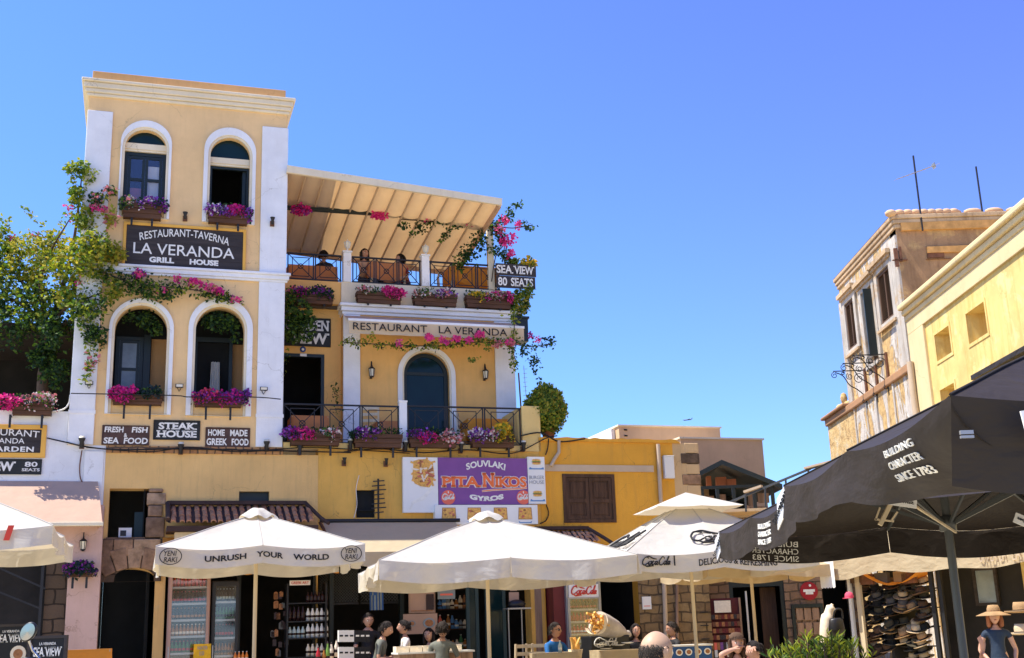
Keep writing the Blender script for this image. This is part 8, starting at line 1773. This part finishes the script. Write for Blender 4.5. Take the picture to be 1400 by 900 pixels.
        return Vector((x*.084*k, y*.101*k+.004, z*.119*k))
    
    if style != 'ring': hb.grid(hairv, n, h)
    if style == 'bun': hb.ball((0, .10, .055), .045, 10, 0, (1, .9, 1)); 
    if style == 'long':
        hb.grid(lambda u, v: Vector(((u-.5)*.17*(1+.1*v), .085+.02*v-.03*(2*u-1)**2+.012*sin(u*20), -.02-.24*v)), 14, 6)
        for s_ in (-1, 1): hb.tube(spline([(s_*.078, -.015, .04), (s_*.088, -.01, -.05), (s_*.085, .0, -.16)], 4), [.026]*4+[.03]*4+[.015], 7)
    if True:      # cropped hair as short strands over the cap
        for _ in range(5200 if style == 'ring' else 800):
            q_ = Vector(hairv(rnd.random(), rnd.uniform(.1, 1.03)))
            if style == 'ring':
                q_ = Vector((rnd.gauss(0, 1), rnd.gauss(0, 1), rnd.gauss(.05, .45))).normalized(); q_ = Vector((q_.x*.081, q_.y*.1+.003, q_.z*.121))
            nn = Vector((q_.x/.08, q_.y/.1, q_.z/.12)).normalized()
            if style == 'ring' and (nn.y < -.1 or nn.z > .40-.22*rnd.random()+.1*noise.noise(q_*20) or (abs(nn.x) > .86 and nn.z < .2 and nn.y < .35)): continue
            hb.leaf(q_, Vector((nn.x*.6+rnd.gauss(0, .25), nn.y*.6+rnd.gauss(0, .25), -.7)), .018 if style == 'ring' else rnd.uniform(.025, .05), 0, .3, nn)
    hb.M = None; hb.build('hair', T[hair], t); return t, HM4, fr_
def fw(px, py, w):  # world position on the facade-parallel plane
    x, z = F(px, py, w); v = MF @ Vector((x, -w, z)); return v
def put(px, pyhead, w, seat=.47, s=1.0, stand=False):
    """ground position so that the crown of the head meets the given pixel"""
    v = fw(px, pyhead, w); top = ((seat+.08) if not stand else .93)+.82; return v.x, v.y, v.z-top*s
A_table = lambda hz: (((-.28, -.12, hz+.2), (-.12, -.36, hz+.18)), ((.28, -.12, hz+.2), (.12, -.36, hz+.18)))
# guests on the roof terrace
p = put(442, 342, -2.6); person('guest in dark jacket seen from behind at the terrace table by the tower', p, 2.9, shirt='shirt_black', hair='hair_dark', sleeve='long')
p = put(497, 340, -2.4); person('woman with dark hair and bare shoulders at the middle terrace table', p, 1.1, shirt='shirt_sand', male=False, style='long', sleeve='none', hyaw=-.5)
p = put(555, 348, -2.2); person('woman in a red top leaning on the middle terrace table', p, -1.0, shirt='shirt_red', male=False, style='long', lean=.18, hyaw=-.1)
# guests and staff below
p = put(503, 838, 1.2); person('shop assistant with fair skin in the dim shop behind the cartons', p, .3, shirt='shirt_black', pose='stand', hpitch=.25) if 0 else person('shop assistant in dark clothes behind the stacked cartons', (p[0], p[1], 0), .4, shirt='shirt_black', hpitch=.2, seat=.47+max(-.2, min(.4, p[2])))
p = put(513, 850, 2.0); person('dark haired person bending over the carton row', (p[0], p[1], .0), 1.5, shirt='shirt_grey', hpitch=.35, lean=.25, seat=.47+max(-.3, min(.4, p[2])))
p = put(554, 847, 1.9); person('woman in a white top with a dark bun in side view at the shop', (p[0], p[1], 0), -1.35, shirt='shirt_white', male=False, style='bun', seat=.47+p[2], hair='hair_dark')
p = put(587, 858, 1.5); person('dark haired woman facing the camera behind the man in grey', (p[0], p[1], 0), -.3, shirt='shawl', male=False, style='long', seat=.47+p[2])
p = put(604, 850, 3.4); person('broad man in a grey green shirt seen from behind at the counter', (p[0], p[1], 0), 2.9, shirt='shirt_grey', skin='skin_tan', seat=.47+p[2], s=1.0)
p = put(757, 851, 3.4); person('bearded man in a blue T-shirt and sunglasses at a dining table', (p[0], p[1], 0), .75, shirt='shirt_blue', skin='skin_tan', glasses=True, seat=.47+p[2], arms=A_table(.55+p[2]), hyaw=.2)
bl_ = thing('beard', '', '') if 0 else None
p = put(868, 852, 2.6); person('woman with long black hair behind the giant wrap figure', (p[0], p[1], 0), .2, shirt='shirt_black', male=False, style='long', seat=.47+p[2])
p = put(920, 850, 2.4); person('man in dark clothes in side view beside the cream parasol pole', (p[0], p[1], 0), -1.3, shirt='shirt_black', skin='skin_tan', seat=.47+p[2], hpitch=.15)
v = at_y(891, 856, 7.5); person('bald man seen from behind with a band of grey hair', (v.x, v.y, 0), 2.25, shirt='shirt_sand', skin='skin_bald', hair='hair_grey', style='ring', seat=v.z-.92+.0)
v = at_y(1005, 862, 15.0); t, hm, ff = person('girl in a sand coloured vest with a cap, resting her cheek on her hand', (v.x, v.y, 0), .1, shirt='shirt_sand', male=False, style='long', sleeve='none', hair='hair_brown', seat=v.z-.92, arms=(((-.26, -.2, .62+v.z-.92+.02), (-.09, -.16, v.z-.22)), ((.27, -.12, .72+v.z-.92), (.1, -.36, .7+v.z-.92))))
mb = MB(); mb.M = ff @ hm; mb.lathe([(.0, .135), (.05, .128), (.085, .09), (.094, .045)], 16); mb.box(-.06, .06, -.17, -.07, .05, .06); tag(mb.build('peaked_hat', T['felt_brown'], fr=MW, org=tuple((ff @ hm).translation)), 'brown cap worn by the girl in the sand coloured vest', 'cap')
v = at_y(1032, 873, 14.8); person('dark haired girl with bare shoulders turned to her friend in the cap', (v.x, v.y, 0), -1.1, shirt='shirt_white', male=False, style='bun', sleeve='none', skin='skin_tan', seat=v.z-.92)
# mannequin with sun hat
v = at_y(1357, 829, 14.2); t, hm, ff = person('shop mannequin in a navy dress, pink shawl and wide sun hat by the hat stall', (v.x, v.y, 0), -.25, 'stand', shirt='dress_navy', male=False, style='long', hair='hair_red', sleeve='none', s=(v.z)/1.75, cat='mannequin', name='mannequin', legs='dress_navy', arms=(((-.26, -.02, 1.12), (-.16, -.2, .98)), ((.25, .03, 1.12), (.2, -.12, .95))))
mb = MB(); mb.lathe([(.13, 1.02), (.17, .9), (.22, .6), (.27, .3)], 20, sy=.8); INFO[t.name] = (ff, Vector((0, 0, 0))); mb.build('skirt', T['dress_navy'], t)
mb = MB(); mb.grid(lambda u, v_: Vector((-.19-.10*u+.03*sin(v_*9), .02-.16*u, 1.36-.75*v_-.06*u)), 6, 14); mb.build('shawl', T['shawl'], t)
mb = MB(); mb.M = ff @ hm; mb.lathe([(.09, .045), (.19, .015), (.24, .0), (.238, .008), (.1, .06)], 26, wob=.1); mb.lathe([(.092, .045), (.09, .10), (.07, .15), (0, .155)], 18); tag(mb.build('sun_hat', T['straw_tan'], fr=MW, org=tuple((ff @ hm).translation)), 'wide brimmed sun hat on the mannequin in navy', 'hat')
